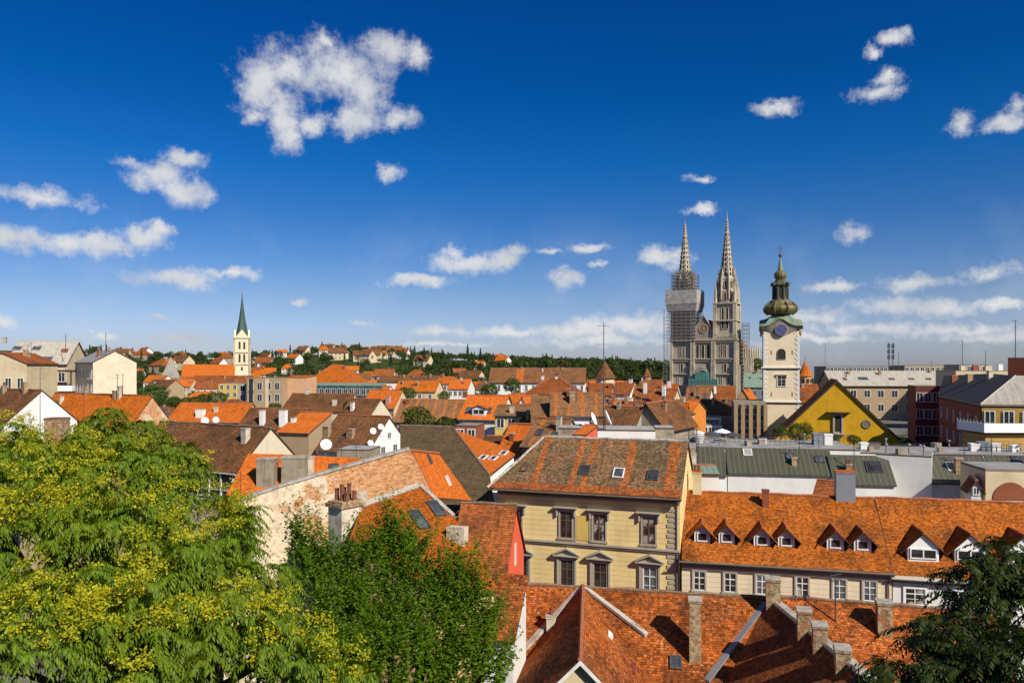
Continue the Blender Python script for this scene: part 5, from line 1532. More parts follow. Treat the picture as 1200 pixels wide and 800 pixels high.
# ------------------------------------------------------------------ the cream group on the left slope
house('apartment_house', 'cream house with a tall blank sunlit gable and grey roof on the left slope', 'house', 109, 160, 170, 423.5, 410.5, 17, rot=42, roof='gable_front', wall='cream_pale', tile='metal_grey', over=.3, og=.2, srows=2, scols=5, side='L', ww=1.3, wh=2.0, wz=3.0, fl=3.4, cap='coping', base=15)
house('apartment_house', 'terraced house with pale grey mansard roof and white balcony at far left', 'house', 8, 78, 184, 424.5, 400, 14, rot=10, wall='cream', tile='metal_light', over=.6, rows=2, cols=6, ww=1.4, wh=2.2, wz=3.6, fl=3.6, cap='coping', base=15,
      chim=[('r', 5, 404, 395, 5, 'grey_wall'), ('r', 66, 404, 401, 6, 'white_wall'), ('f', 76, 412, 408, 6, 'brickred')], sky=[(20, 408, 1.8, 1.4), (43, 408, 1.8, 1.4), (35, 420, 2.0, 1.2), (55, 420, 2.4, 1.2)])
b = MB(); q = at(56, 455, 181); b.box((0, 0, 0), (11.5, 2.2, 1.3)); b.box((0, .2, 4.2), (13, 2.6, .5), mat=1); b.box((-5.4, -.7, 2), (.25, .25, 4), mat=1); b.box((5.4, -.7, 2), (.25, .25, 4), mat=1)
hh = [o for o in bpy.data.objects if o.get('label', '').startswith('terraced house with pale')][0]
bo = b.build('balcony', ['white_paint', 'wood_dark'], hh); bo.location = (hh.matrix_basis.inverted() @ q); 
house('apartment_house', 'small cream gabled house with two white windows at the left edge', 'house', -26, 31, 165, 425, 413, 12, rot=2, roof='gable_front', wall='cream', tile='tile_rust', over=.4, rows=1, cols=4, ww=1.2, wh=2.2, wz=4.5, base=15)

# ------------------------------------------------------------------ crowded roofs of the middle distance
B, O, R_, T_ = 'tile_brown', 'tile_orange', 'tile_rust', 'tile_tan'
house('gabled_house', 'long orange roof with stepped white chimney and dishes behind the brown house', 'house', 196, 281, 158, 492, 472, 10, rot=-10, wall='cream', tile='tile_bright', over=.4, chim=[('f', 235, 487, 479, 9, 'white_wall', 0, 1.2), ('f', 253, 482, 476, 4, 'chimney_plaster')], rows=1, cols=6)
house('gabled_house', 'dark brown roof with two tall white chimneys beside the long orange roof', 'house', 278, 346, 146, 500, 478, 10, rot=-12, wall='grey_wall', tile=B, over=.4, chim=[('f', 307.5, 497, 480, 5, 'white_wall', 0, .9), ('f', 332, 498, 480, 8, 'white_wall', 0, 1.0)])
house('shed_house', 'small bright orange lean-to roof left of the brown roof with dishes', 'house', 326, 362, 128, 505, 483, 7, rot=-18, roof='shed', wall='tan', tile='tile_bright', chim=[('f', 344, 494, 489, 5, 'white_wall')])
H18 = house('gabled_house', 'dark brown roofed house with a white gable hung with satellite dishes', 'house', 372, 432, 112, 527, 484.5, 9.5, rot=-30, anchor='R', rise=4.7, wall='white_wall', tile=B, over=.5, og=.2, gw=[(-1.5, -.5, .9, 1.3), (1.4, -.3, .9, 1.2), (0, 1.8, .7, .8)], chim=[('f', 383, 510, 499, 9, 'chimney_old'), ('f', 411, 512, 502, 9, 'chimney_old')], base=6)
house('orange_low_house', 'low orange roof strip just below the brown roof with the white gable', 'house', 365, 428, 92, 557, 538, 6, rot=-8, roof='shed', wall='grey_wall', tile=O, over=.3, sky=[(391, 548, .8, .8)])
house('flat_house', 'grey plastered wall block between the satellite dish and the olive roof', 'house', 395, 432, 100, 526, 526, 5, rot=-8, roof='flat', wall='concrete', tile='flat_roof', chim=[])
house('gabled_house', 'broad brown roof with small chimneys below the teal glass building', 'house', 330, 404, 205, 480, 461, 12, rot=-14, wall='cream', tile=B, over=.4, chim=[('f', 392, 474, 468, 5), ('r', 360, 462, 456, 5)])
house('gabled_house', 'small brown roof with a cream right gable left of the orange twin roofs', 'house', 398, 433, 172, 486, 467, 8, rot=-28, wall='cream_pale', tile=B, over=.3, chim=[('f', 413, 480, 471, 4, 'white_wall')])
house('gabled_house', 'orange twin roof with a pink chimney beside the round green tree', 'house', 424, 462, 200, 476, 457, 9, rot=-20, wall='cream', tile='tile_bright', over=.4, chim=[('f', 455, 472, 464, 5, 'pink', 0, 1.0)])
house('hip_roofed_house', 'orange hipped roof rising to a point behind the derelict block', 'house', 352, 416, 320, 451, 427, 22, rot=-8, roof='hip', hip=10, wall='peach', tile=O, over=.6, rows=1, cols=7, ww=1.4, wh=2, wz=2.4)
house('hip_roofed_house', 'low orange hipped annexe right of the pointed orange roof', 'house', 396, 425, 335, 450, 441, 12, rot=-8, roof='hip', hip=6, wall='cream', tile=O, over=.5, rows=1, cols=4, ww=1.4, wh=2)
house('glass_building', 'low teal glass building with flat green roof behind brown roofs', 'building', 360, 443, 290, 449, 449, 12, rot=-6, roof='flat', wall='glass_teal', tile='metal_copper', t=.9, edge='metal_copper', rows=1, cols=12, ww=1.6, wh=2.4, wz=3.2)
# derelict block
Hd = house('derelict_house', 'gutted tan apartment block with dark openings below the church tower', 'house', 289, 330, 258, 442, 442, 9, rot=-6, roof='flat', wall='tan', tile='concrete', rows=2, cols=4, ww=1.6, wh=2.4, wz=3.0, fl=4)
b = MB()
for x, w_, m in ((-4.6, 2.6, 0), (1.0, 2.0, 1)): b.box((x, -.06, Hd.ze - 5.5), (w_ * .55, .12, 10), mat=m)
b.build('wall_scar', ['louver', 'cream_pale'], Hd.root)
house('flat_house', 'bare peach firewall beside the pointed orange roof', 'house', 334, 359, 262, 442, 440, 9, rot=-8, roof='shed', wall='peach', tile=O, over=.1)
house('ruined_house', 'narrow dark ruined house between the yellow block and the tan block', 'house', 279, 290, 262, 449, 447, 8, rot=-6, roof='flat', wall='grey_wall', tile='concrete', rows=3, cols=1, ww=1.8, wh=2.0)
house('apartment_house', 'bright yellow block with white windows left of the gutted block', 'house', 256, 279, 330, 449, 446, 10, rot=-6, roof='flat', wall='yellow_wall', tile='flat_roof', rows=2, cols=3, ww=1.3, wh=1.9)
# monastery round the pointed tower
Hm = house('monastery_church', 'orange roofed church nave with a grey gothic gable beside the pointed tower', 'church', 212, 274, 430, 441, 427, 16, rot=14, wall='cream_pale', tile='tile_bright', over=.4, og=.1)
g = MB(); g.prism([(-Hm.L / 2 - 10, -4, 0), (-Hm.L / 2 + .5, -4, 0), (-Hm.L / 2 + .5, -4, Hm.ze - 1), (-Hm.L / 2 - 4.8, -4, Hm.zr + 4), (-Hm.L / 2 - 10, -4, Hm.ze - 1)], (0, 2, 0)); g.build('gable', 'grey_wall', Hm.root)
house('monastery_wing', 'long rust roofed monastery wing with small cream windows below the tower', 'monastery', 222, 290, 395, 452, 440, 12, rot=-4, wall='cream', tile=R_, over=.5, rows=2, cols=12, ww=1.1, wh=1.6, wz=1.8, fl=3.2)
house('monastery_wing', 'short orange roofed monastery wing left of the rust roofed wing', 'monastery', 196, 223, 392, 452, 444, 10, rot=-4, wall='cream_pale', tile='tile_bright', over=.5, rows=2, cols=6, ww=1.1, wh=1.6, wz=1.8, fl=3.2)
house('gabled_house', 'orange roof half hidden in trees left of the monastery gable', 'house', 168, 190, 400, 447, 439.5, 10, rot=-10, wall='white_wall', tile=O, over=.4, rows=1, cols=4)
house('hip_roofed_house', 'orange roofed lodge with small dormer in front of the monastery', 'house', 207, 241, 300, 471, 459, 11, rot=-16, roof='hipL', hip=5, wall='cream_pale', tile='tile_bright', over=.4, rows=1, cols=5, chim=[('r', 222, 460, 455, 3)])
# centre
HD = slabhouse('mossy_roof_house', 'large dull olive tiled roof sloping beside the peeling firewall', 'house', [([(469, 498, 93), (530, 500, 91.5), (574, 557, 77)], [(469, 590), (545, 600), (580, 592), (574, 557), (530, 500), (469, 498)])], 'tan', 'tile_olive', caps=[(0, [(469, 498), (530, 500)], 'ridge_tile_old'), (0, [(530, 500), (574, 557)], 'ridge_tile_old')])
HE = slabhouse('orange_valley_house', 'bright orange roof with white dormers wedged between olive roof and mossy roof', 'house', [([(535, 504, 92), (600, 531, 82), (573, 552, 78)], [(533, 503), (574, 556), (604, 532), (583, 520), (569, 516)])], 'white_wall', 'tile_bright')
for px, py in ((578, 537), (590, 531), (566, 536)): slab_skylight(HE, px, py, .7, 1.0, 'frame_white', 'glass')
house('gable_wall_house', 'pale grey rendered gable standing above the orange valley roof', 'house', 557, 584, 100, 521, 489, 8, rot=-10, roof='shed', wall='grey_wall', tile=B, rise=.5, over=.1, base=8)
house('brick_outbuilding', 'low brown brick outbuilding beneath the orange roof with dormers', 'house', 533, 559, 104, 498, 492, 5, rot=-10, roof='flat', wall='brickred', tile='concrete', rows=1, cols=2, ww=.9, wh=1.2, wz=1.2)
house('orange_house', 'second orange roof right of the grey rendered gable with tan edging', 'house', 583, 628, 96, 530, 497, 9, rot=-24, wall='cream', tile='tile_bright', over=.4, chim=[('f', 600, 515, 507, 5, 'brickred')])
Ht = house('tan_roof_house', 'small pale tan ribbed roof just left of the mossy roof', 'house', 612, 652, 90, 520, 490, 8, rot=-30, wall='tan', tile='tile_striped', over=.3)
Hq = house('orange_dormer_house', 'bright orange roof with twin skylights and a white dormer in the centre', 'house', 538, 585, 138, 489, 463, 11, rot=-16, wall='white_wall', tile='tile_bright', over=.4, og=.3, sky=[(549.5, 481, 1.1, 1.7), (572, 481, 1.1, 1.7)], gw=[(0, .4, .9, 1.2)], chim=[('r', 545, 464, 458, 5, 'brickred')])
add_dormer(Hq, 561, 487, 2.6, 1.5, rise=.5, tile='tile_bright', wide=True)
house('gabled_house', 'brown striped roof behind the spreading green tree', 'house', 462, 540, 150, 492, 468, 10, rot=-10, wall='tan', tile='tile_striped', over=.4, rows=1, cols=5)
house('yellow_house', 'pale yellow house with tan roof right of the orange dormer roof', 'house', 580, 619, 124, 485, 474, 9, rot=-8, wall='yellow_wall', tile=T_, over=.4, rows=1, cols=3, ww=1.1, wh=1.4, wz=1.5, chim=[('f', 600, 483, 476, 5, 'chimney_plaster')])
house('gabled_house', 'orange gabled roof facing the viewer above the pale yellow house', 'house', 588, 604, 150, 478, 462, 10, rot=-20, roof='gable_front', wall='cream_pale', tile=O, over=.4, rows=1, cols=2, ww=.9, wh=1.2)
house('gabled_house', 'narrow bright orange gable left of the olive and striped roof', 'house', 604, 620, 146, 482, 464, 10, rot=-20, roof='gable_front', wall='white_wall', tile='tile_bright', over=.4)
HG = slabhouse('striped_roof_house', 'big roof with flat olive end and orange ribbed slope above a white wall', 'house',
     [([(622, 463, 122), (655, 464, 121), (658, 502, 108)], [(622, 500), (640, 512), (659, 503), (655, 480), (644, 463), (622, 463)]), ], 'tan', 'tile_tan', caps=[(0, [(644, 463), (659, 503)], 'ridge_tile_old')])
house('striped_house', 'orange ribbed roof over a white wall joined to the olive roof end', 'house', 660, 694, 112, 484, 460, 8, rot=-4, wall='white_wall', tile='tile_striped', over=.5, og=2.0, rows=1, cols=1, ww=1.3, wh=1.6, wz=2.4)
house('long_hall', 'long hall with brown roof and white walls in front of the woods', 'building', 573, 686, 325, 446.5, 431, 16, rot=-6, wall='white_wall', tile='tile_patched', over=.8, og=.3, rows=1, cols=14, ww=.9, wh=2.6, wz=3.0, srows=1, scols=3, cap='ridge_tile_old')
house('hip_roofed_house', 'rust red hipped roof with white dormers before the long hall', 'house', 616, 675, 230, 460, 443, 15, rot=-12, roof='hip', hip=6, wall='cream', tile=R_, over=.7, rows=1, cols=8, ww=1.0, wh=1.5, wz=1.4, chim=[('r', 636, 444, 440, 3, 'white_wall'), ('r', 652, 445, 441, 3, 'white_wall')])
def round_tower(name, label, px, d, pyt, pye, pyb, rpx, wallm, tilem, n=12):
    s = d / FPX; c = at(px, pyb, d); e = empty(name, c, 0, label, 'tower')
    z = lambda py: (pyb - py) * s
    b = MB(); b.lathe([(rpx * s * .82, -3), (rpx * s * .82, z(pye))], n=n); b.build('wall', wallm, e)
    r = MB(); r.lathe([(rpx * s, z(pye) - .2), (rpx * s * .55, z(pye + (pyt - pye) * .42)), (.15, z(pyt))], n=n); ro = r.build('roof', tilem, e)
    f = MB(); f.tube((0, 0, z(pyt)), (0, 0, z(pyt) + 2), .08, n=5); f.build('finial', 'steel_dark', ro)
    for a in (-2.2, -1.5, -.9):
        k = MB(); k.box((math.cos(a) * rpx * s * .82, math.sin(a) * rpx * s * .82, z((pye + pyb) / 2)), (.3, 1.0, 1.6), rz=a); k.build('window', 'louver', e)
round_tower('round_tower', 'round cream tower with steep brown conical roof before the woods', 709, 320, 423, 442.5, 460, 13.5, 'cream', B)
round_tower('round_tower', 'small brown cone roofed turret deep among the trees left of the cathedral', 758, 380, 431, 441, 452, 6, 'tan', B)
round_tower('round_tower', 'small orange cone turret right of the bell tower', 943.5, 300, 423.5, 440, 452, 9, 'peach', O)
# right of centre
house('gabled_house', 'red roofed house with a white right gable beneath the dark wood', 'house', 716, 738, 270, 461, 448, 10, rot=-30, wall='white_wall', tile=R_, over=.4, chim=[('r', 739, 452, 444, 4, 'white_wall')])
house('gabled_house', 'small rust roof with pink wall beside the thin roof mast', 'house', 690, 716, 250, 462, 449, 10, rot=-14, wall='pink', tile=R_, over=.4, rows=1, cols=3, ww=1, wh=1.4)
house('orange_strip_house', 'vivid orange flat pitched roof right of the striped roof', 'house', 692, 722, 140, 477, 468, 6, rot=-6, wall='tan', tile='tile_bright', over=.3)
Hk = house('gabled_house', 'dark brown roof with a shaded gable behind the terrace parapet', 'house', 694, 742, 110, 500, 476, 9, rot=-26, wall='grey_wall', tile=B, over=.5, chim=[('f', 725, 478, 470, 4, 'concrete')])
house('gabled_house', 'second dark brown roof with steep shaded left slope near the terrace', 'house', 738, 778, 112, 498, 472, 14, rot=-32, roof='gable_front', wall='concrete', tile=B, over=.6)
house('terrace_parapet', 'weathered white terrace parapet just behind the mossy roof ridge', 'building', 700, 768, 84, 503, 503, 6, rot=-8, roof='flat', wall='white_wall', tile='flat_roof')
house('concrete_block', 'low concrete stair block at the left of the white terrace', 'building', 654, 690, 82, 501, 501, 4, rot=-8, roof='flat', wall='concrete', tile='flat_roof')
house('concrete_block', 'low concrete lift block at the right of the white terrace', 'building', 768, 790, 86, 501, 501, 4, rot=-8, roof='flat', wall='concrete', tile='flat_roof')
house('small_canopy', 'tiny orange roof hatch on the terrace behind the mossy ridge', 'hatch', 673, 686, 80, 508, 498, 3, rot=-30, roof='shed', wall='red_wall', tile='tile_bright', over=.2)
house('orange_house', 'vivid orange walled house with pale balconies left of the brown hall', 'house', 784, 810, 172, 482, 469, 12, rot=-30, wall='orange_wall', tile='tile_bright', over=.4, rows=2, cols=2, ww=1.1, wh=1.6)
house('gabled_house', 'house with orange striped roof and white facade below the cathedral', 'house', 801, 829, 232, 478, 453, 14, rot=-24, wall='white_wall', tile='tile_striped', over=.5, rows=2, cols=5, ww=1.0, wh=1.7, wz=1.9)
house('long_brown_house', 'brown roofed cream hall standing directly below the cathedral front', 'building', 815, 862, 262, 478, 452, 16, rot=-14, wall='cream', tile=R_, over=.5, rows=2, cols=6, ww=.9, wh=1.4, wz=2.2, chim=[('f', 838, 460, 452, 3, 'white_wall'), ('f', 818, 458, 452, 4, 'white_wall')])
house('gabled_house', 'orange roofed house squeezed between brown hall and green roof', 'house', 862, 880, 285, 470, 456, 12, rot=-30, roof='gable_front', wall='peach', tile=O, over=.4)
house('copper_roofed_building', 'blue grey building with pale green copper roof left of the bell tower', 'building', 872, 898, 300, 453, 436, 22, rot=-18, wall='blue_grey_wall', tile='metal_copper', over=.4, rows=1, cols=3, ww=1.2, wh=2.2, wz=2.6)
Hp = house('pillared_building', 'dark modern market building with tall stone pillars left of the bell tower', 'building', 860, 898, 188, 470, 470, 14, rot=-14, roof='flat', wall='dark_wall', tile='concrete', rows=3, cols=4, ww=1.2, wh=1.6, wz=2.4, t=.8, edge='concrete')
b = MB()
for f_ in (.06, .28, .52, .76, .97): b.box((-Hp.L / 2 + Hp.L * f_, -.5, (Hp.ze - .8) / 2), (.9, .9, Hp.ze - .8))
b.build('pillars', 'tan', Hp.root)
for i, (p0_, p1_, y_) in enumerate(((826, 843, 488), (822, 846, 497))):
    house('white_terrace', ('upper' if i == 0 else 'lower') + ' white stepped terrace with railing by the market below the brown hall', 'building', p0_, p1_, 205 - i * 12, y_, y_, 6, rot=-20, roof='flat', wall='white_wall', tile='flat_light', rows=1, cols=3, ww=1.2, wh=1.5, wz=1.5)
for i, (l, pL, pR, d, e, r, w_, t_, rt) in enumerate((
    ('red roof crowded directly left of the orange walled house', 762, 786, 200, 478, 455, 12, R_, -28), ('rust roof with a white chimney at the edge of the dark wood', 740, 764, 230, 470, 452, 12, R_, -20),
    ('steep rust roof in front of the dark trees beside the cathedral', 770, 790, 240, 468, 450, 12, 'tile_red', -24), ('low brown roof right of the vivid orange strip', 722, 748, 150, 484, 470, 10, B, -24),
    ('tan roof with pale chimney near the orange walled house', 746, 784, 135, 496, 478, 12, T_, -34))):
    house('gabled_house', l, 'house', pL, pR, d, e, r, w_, rot=rt, wall='cream', tile=t_, over=.4, rows=1, cols=3, ww=.9, wh=1.2, chim=[('f', (pL + pR) / 2 + 4, r + 8, r - 4, 4, 'white_wall')])
# far small houses between wood and roofs
for i, (l, pL, pR, d, e, r, t_, wl) in enumerate((
    ('small white gabled house with orange roof at the wood edge', 525, 548, 260, 455, 444, 'tile_bright', 'white_wall'), ('long brown roof behind the two orange roofs', 442, 512, 330, 447, 440, B, 'white_wall'),
    ('wide orange roof behind the round green tree', 462, 510, 255, 458, 446, 'tile_orange', 'cream'), ('orange roof with cream gable left of the small white gabled house', 511, 528, 300, 449, 441, O, 'cream'),
    ('orange roof tucked behind the wide brown roof', 430, 452, 290, 462, 452, O, 'white_wall'))):
    house('gabled_house', l, 'house', pL, pR, d, e, r, 11, rot=-10, wall=wl, tile=t_, over=.4, rows=1, cols=4, ww=1.0, wh=1.5)

# ------------------------------------------------------------------ the right-hand side
Hy = house('church_nave', 'bright yellow church gable with dark roof edges and a baroque balcony window', 'church', 900, 1066, 168, 519.5, 445, 18, rot=-19, roof='gable_front', wall='yellow_gable', tile='tile_rust', over=.5, og=.35, t=.5, edge='wood_dark', base=10)
p = Hy.on_wall(982, 495)
b = MB(); b.box((p.x, -.08, p.z - .3), (2.0, .16, 4.6), mat=0); b.box((p.x, -.18, p.z - .2), (1.1, .08, 3.4), mat=1)
for sx in (-1, 1): b.box((p.x + sx * .85, -.2, p.z - .3), (.35, .35, 4.4), mat=0)
b.box((p.x, -.5, p.z + 2.2), (4.8, 1.2, .22), mat=2); b.box((p.x, -.3, p.z - 2.5), (2.6, .6, .3), mat=0)
b.build('gable_window', ['trim_stone', 'louver', 'wood_dark'], Hy.root)
p = Hy.on_wall(1015, 497); b = MB(); b.lathe([(.95, 0), (.95, .1), (.75, .16), (.7, .08)], n=20)
T = Matrix.Translation((p.x, -.02, p.z)) @ Matrix.Rotation(math.radians(90), 4, 'X'); b.v = [tuple(T @ Vector(q)) for q in b.v]; b.build('medallion', 'cornice_dark', Hy.root)
house('gabled_house', 'rust roof behind the yellow church gable beside the bell tower', 'house', 938, 962, 215, 470, 450, 10, rot=-10, wall='cream', tile=R_, over=.4)
house('apartment_block', 'long tan block with pale sheet metal roof and dark windows at right', 'building', 976, 1122, 250, 450.5, 434.5, 16, rot=-6, wall='tan', tile='metal_light', over=.7, rows=4, cols=9, ww=1.8, wh=2.2, wz=3.0, fl=4.6, sky=[(990, 444, 1, 1.4), (1009, 443.5, 1.6, 1.6), (1014, 443.5, 1.6, 1.6), (1045, 444, 1.6, 1.1), (1068, 444, 1.6, 1.1), (1088, 444, 1.6, 1.1)], cap='coping')
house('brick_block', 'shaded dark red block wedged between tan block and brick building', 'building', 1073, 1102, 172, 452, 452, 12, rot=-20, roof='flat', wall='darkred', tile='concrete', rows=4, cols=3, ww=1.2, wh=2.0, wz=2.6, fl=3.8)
Hbb = slabhouse('brick_building', 'brick red building with black sheet metal roof at right', 'building', [([(1149, 473.5, 116), (1100, 463, 152), (1190, 440, 124)], [(1099, 463), (1149, 473.5), (1190, 440), (1160, 437.5), (1106, 440)])], 'brickred', 'metal_dark', t=.3, edge='steel_dark')
slab_chimney(Hbb, 1118, 447, 437, 7, 'brickred', 2); slab_chimney(Hbb, 1136, 447, 438, 6, 'tan', 0); slab_chimney(Hbb, 1160, 443, 434, 5, 'chimney_plaster', 0)
Hr = slabhouse('ochre_house', 'ochre house with light tiled roof and white railed terrace at right edge', 'house', [([(1149, 473.5, 116), (1240, 474, 112), (1190, 440, 124)], [(1149, 473.5), (1250, 474), (1250, 440), (1190, 440)])], 'ochre', 'metal_light', t=.3, edge='cornice_dark', caps=[(0, [(1149, 473.5), (1190, 440)], 'coping')])
def face_windows(H, qa, qb, n, z0, dz, rows, w, h):
    A_, B_ = at(*qa), at(*qb); u_ = (B_ - A_); yaw = math.atan2(u_.y, u_.x); nn_ = Vector((u_.y, -u_.x, 0)).normalized()
    for r_ in range(rows):
        for c_ in range(n):
            q = H.Mi @ (A_.lerp(B_, (c_ + .5) / n) - nn_ * .06); add_far_window(H.root, (q.x, q.y, q.z - z0 - dz * r_), w, h, yaw)
face_windows(Hbb, (1100, 463, 152), (1149, 473.5, 116), 6, 3.2, 3.8, 3, 1.1, 2.0)
face_windows(Hr, (1149, 473.5, 116), (1240, 474, 112), 4, 2.0, 3.4, 1, 1.2, 1.8)
q = Hr.Mi @ at(1203, 504, 108); b = MB()
b.box((q.x, q.y + 1, q.z), (15, 6.5, .3)); b.box((q.x, q.y - 2.2, q.z + .65), (15, .12, 1.0)); b.box((q.x - 7.45, q.y + 1, q.z + .65), (.12, 6.4, 1.0)); b.box((q.x + .2, q.y + 1.4, q.z / 2 - .2), (14, 5.6, q.z - .6), mat=1)
b.build('terrace', ['white_paint', 'ochre'], Hr.root)
b = MB()
for i in range(9): b.tube((q.x - 7.4, q.y - 2.1 + .8 * i, q.z), (q.x - 7.4, q.y - 2.1 + .8 * i, q.z + (2.4 if i == 0 else 1.5)), .05, n=4)
b.build('railing', 'steel', Hr.root)
house('roof_block', 'brick stair tower with flat cap at the right edge skyline', 'building', 1181, 1212, 150, 419, 419, 3, rot=-36, roof='flat', wall='darkred', tile='concrete', over=.3, base=14)
house('flat_block', 'far flat roofed office block with roof plant behind the pale roof', 'building', 968, 1040, 420, 429, 429, 20, rot=-4, roof='flat', wall='blue_grey_wall', tile='flat_roof', rows=1, cols=16, ww=1.6, wh=1.6, wz=1.6)
house('flat_block', 'far tan block with broken parapet and roof boxes on the right skyline', 'building', 1060, 1108, 330, 428, 428, 16, rot=-4, roof='flat', wall='tan', tile='flat_roof', rows=1, cols=8, ww=1.4, wh=1.5, wz=1.6)
house('flat_block', 'pale roof penthouse with pipes below the right skyline aerials', 'building', 1124, 1158, 230, 427, 427, 10, rot=-6, roof='flat', wall='grey_wall', tile='flat_roof', rows=1, cols=4, ww=1.2, wh=1.2, wz=1.2)
house('flat_block', 'low chimney studded roof behind the black metal roof', 'building', 1120, 1185, 205, 434, 433, 12, rot=-6, roof='flat', wall='cream', tile='flat_roof', chim=[('r', 1128, 434, 428, 5, 'cream'), ('r', 1143, 434, 427, 6, 'brickred'), ('r', 1158, 434, 428, 7, 'cream'), ('r', 1172, 434, 426, 5, 'white_wall')])
# white flats with green standing-seam slopes in front
for l, pL, pR, d, e, r, sk_, wl in (
    ('green seamed roof with one skylight directly right of the mossy roof', 792, 852, 86, 553, 523, [(805, 536)], 'white_wall'),
    ('wide green seamed roof with three skylights above a blank white wall', 853, 979, 85, 551.5, 525, [(876, 530, .9, 1.0, 'frame_white', 'flat_light'), (927, 536, 1.0, 1.2), (960.5, 538, .9, 1.0)], 'white_wall'),
    ('lower green seamed roof with an open dark roof window', 977, 1050, 82, 564, 533, [(1024, 547, 1.6, 1.6, 'steel_dark', 'glass')], 'white_wall'),
    ('green seamed roof with one bright skylight right of the white block', 1089, 1166, 82, 563, 533.5, [(1115, 547, .8, 1.2, 'frame_white', 'flat_light')], 'white_wall'),
    ('short green seamed roof at the right edge above the cream house', 1167, 1225, 84, 560, 534, [(1192, 540, .9, 1.2)], 'white_wall')):
    house('modern_flats', l, 'house', pL, pR, d, e, r, 3.0, rot=-10, roof='shed', wall=wl, tile='metal_green', over=.25, og=.02, sky=sk_, cap=None, edge='metal_green')
house('modern_flats', 'flat white roof terrace stretching behind the green seamed roofs', 'building', 792, 1008, 90, 523, 523, 11, rot=-10, roof='flat', wall='white_wall', tile='flat_light',
      chim=[('r', 820, 521, 509, 9, 'white_wall', 0, 1.0, 'white_paint'), ('r', 893, 521, 512, 9, 'white_wall', 0, 1.0, 'steel_dark'), ('r', 843, 521, 515, 12, 'steel', 0, 1.0, 'steel_dark'), ('r', 958, 524, 507, 11, 'blue_grey_wall', 0, 1.2, 'steel'), ('r', 970, 524, 508, 9, 'white_wall', 0, 1.0, 'white_paint')])
house('modern_flats', 'plain white stair block between two green seamed roofs', 'building', 1026, 1092, 84, 531, 531, 8, rot=-30, roof='flat', wall='white_wall', tile='flat_light')
house('modern_flats', 'second flat white roof with chimneys on the right behind green roofs', 'building', 1008, 1225, 93, 530, 530, 9, rot=-10, roof='flat', wall='white_wall', tile='flat_light',
      chim=[('r', 1012, 528, 518, 8, 'white_wall', 0, 1.0, 'white_paint'), ('r', 1024, 528, 518, 12, 'cornice_dark', 0, 1.0, 'steel_dark'), ('r', 1141, 531, 519, 9, 'white_wall', 0, 1.0, 'white_paint'), ('r', 1152, 531, 517, 12, 'blue_grey_wall', 0, 1.0, 'steel'), ('r', 1166, 531, 519, 9, 'white_wall', 0, 1.0, 'white_paint'), ('r', 1188, 531, 521, 8, 'white_wall', 0, 1.0, 'white_paint')])
rv = random.Random(4)
for o_ in [o for o in COL.objects if o.get('label', '') in ('flat white roof terrace stretching behind the green seamed roofs', 'second flat white roof with chimneys on the right behind green roofs', 'plain white stair block between two green seamed roofs')]:
    rf_ = [c for c in o_.children if c.name.startswith('roof')][0]
    xs = [v.co.x for v in rf_.data.vertices]; ys = [v.co.y for v in rf_.data.vertices]; zt_ = max(v.co.z for v in rf_.data.vertices)
    for i in range(16 if max(xs) - min(xs) > 12 else 4):
        x_, y_ = rv.uniform(min(xs) + .6, max(xs) - .6), rv.uniform(min(ys) + .4, max(ys) - .6); k_ = rv.random(); b = MB()
        if k_ < .4: b.tube((x_, y_, zt_ - .1), (x_, y_, zt_ + rv.uniform(.5, 1.2)), .09, n=8); b.lathe([(.2, 0), (.2, .1), (.05, .22)], (x_, y_, zt_ + .9), 8)
        elif k_ < .75: b.box((x_, y_, zt_ + .25), (rv.uniform(.5, 1.1), rv.uniform(.5, .9), .7), rv.uniform(0, .5))
        else:
            for q_ in range(6): b.tube((x_ + q_ * .6, y_, zt_ - .05), (x_ + q_ * .6, y_, zt_ + .95), .025, n=4)
            for zz_ in (.5, .95): b.tube((x_, y_, zt_ + zz_), (x_ + 3, y_, zt_ + zz_), .025, n=4)
        b.build('roof_vent' if k_ < .4 else ('vent_box' if k_ < .75 else 'railing'), ('steel', 'concrete', 'steel_dark')[0 if k_ < .4 else (1 if k_ < .75 else 2)], o_)
Hc = house('cream_house', 'flat roofed cream house with brown arched window right of the little white tower', 'house', 1155, 1230, 74, 549, 549, 6, rot=-10, roof='flat', wall='cream', tile='flat_light', edge='cornice_dark', t=.25)
p = Hc.on_wall(1184, 578); b = MB(); b.prism([(p.x + 1.6 * math.cos(math.pi * i / 12), -.03, p.z - .6 + 1.7 * math.sin(math.pi * i / 12)) for i in range(13)], (0, -.06, 0)); b.build('arch', 'brickred', Hc.root)
house('small_tower', 'little white gabled roof tower between the flats and the cream house', 'house', 1138, 1150, 74, 570, 562, 3, rot=-20, roof='gable_front', wall='white_wall', tile=R_, over=.35, rows=1, cols=1, ww=.4, wh=.6, wz=.4)
house('red_annexe', 'low red pitched annexe roof behind the long orange ridge', 'house', 955, 986, 71, 577, 563, 5, rot=-30, wall='brickred', tile=R_, over=.3)
house('copper_annexe', 'small green copper annexe roof with chimneys right of the yellow apartment house', 'house', 812, 842, 74, 554, 545, 4, rot=-10, roof='shed', wall='white_wall', tile='metal_copper', over=.2)

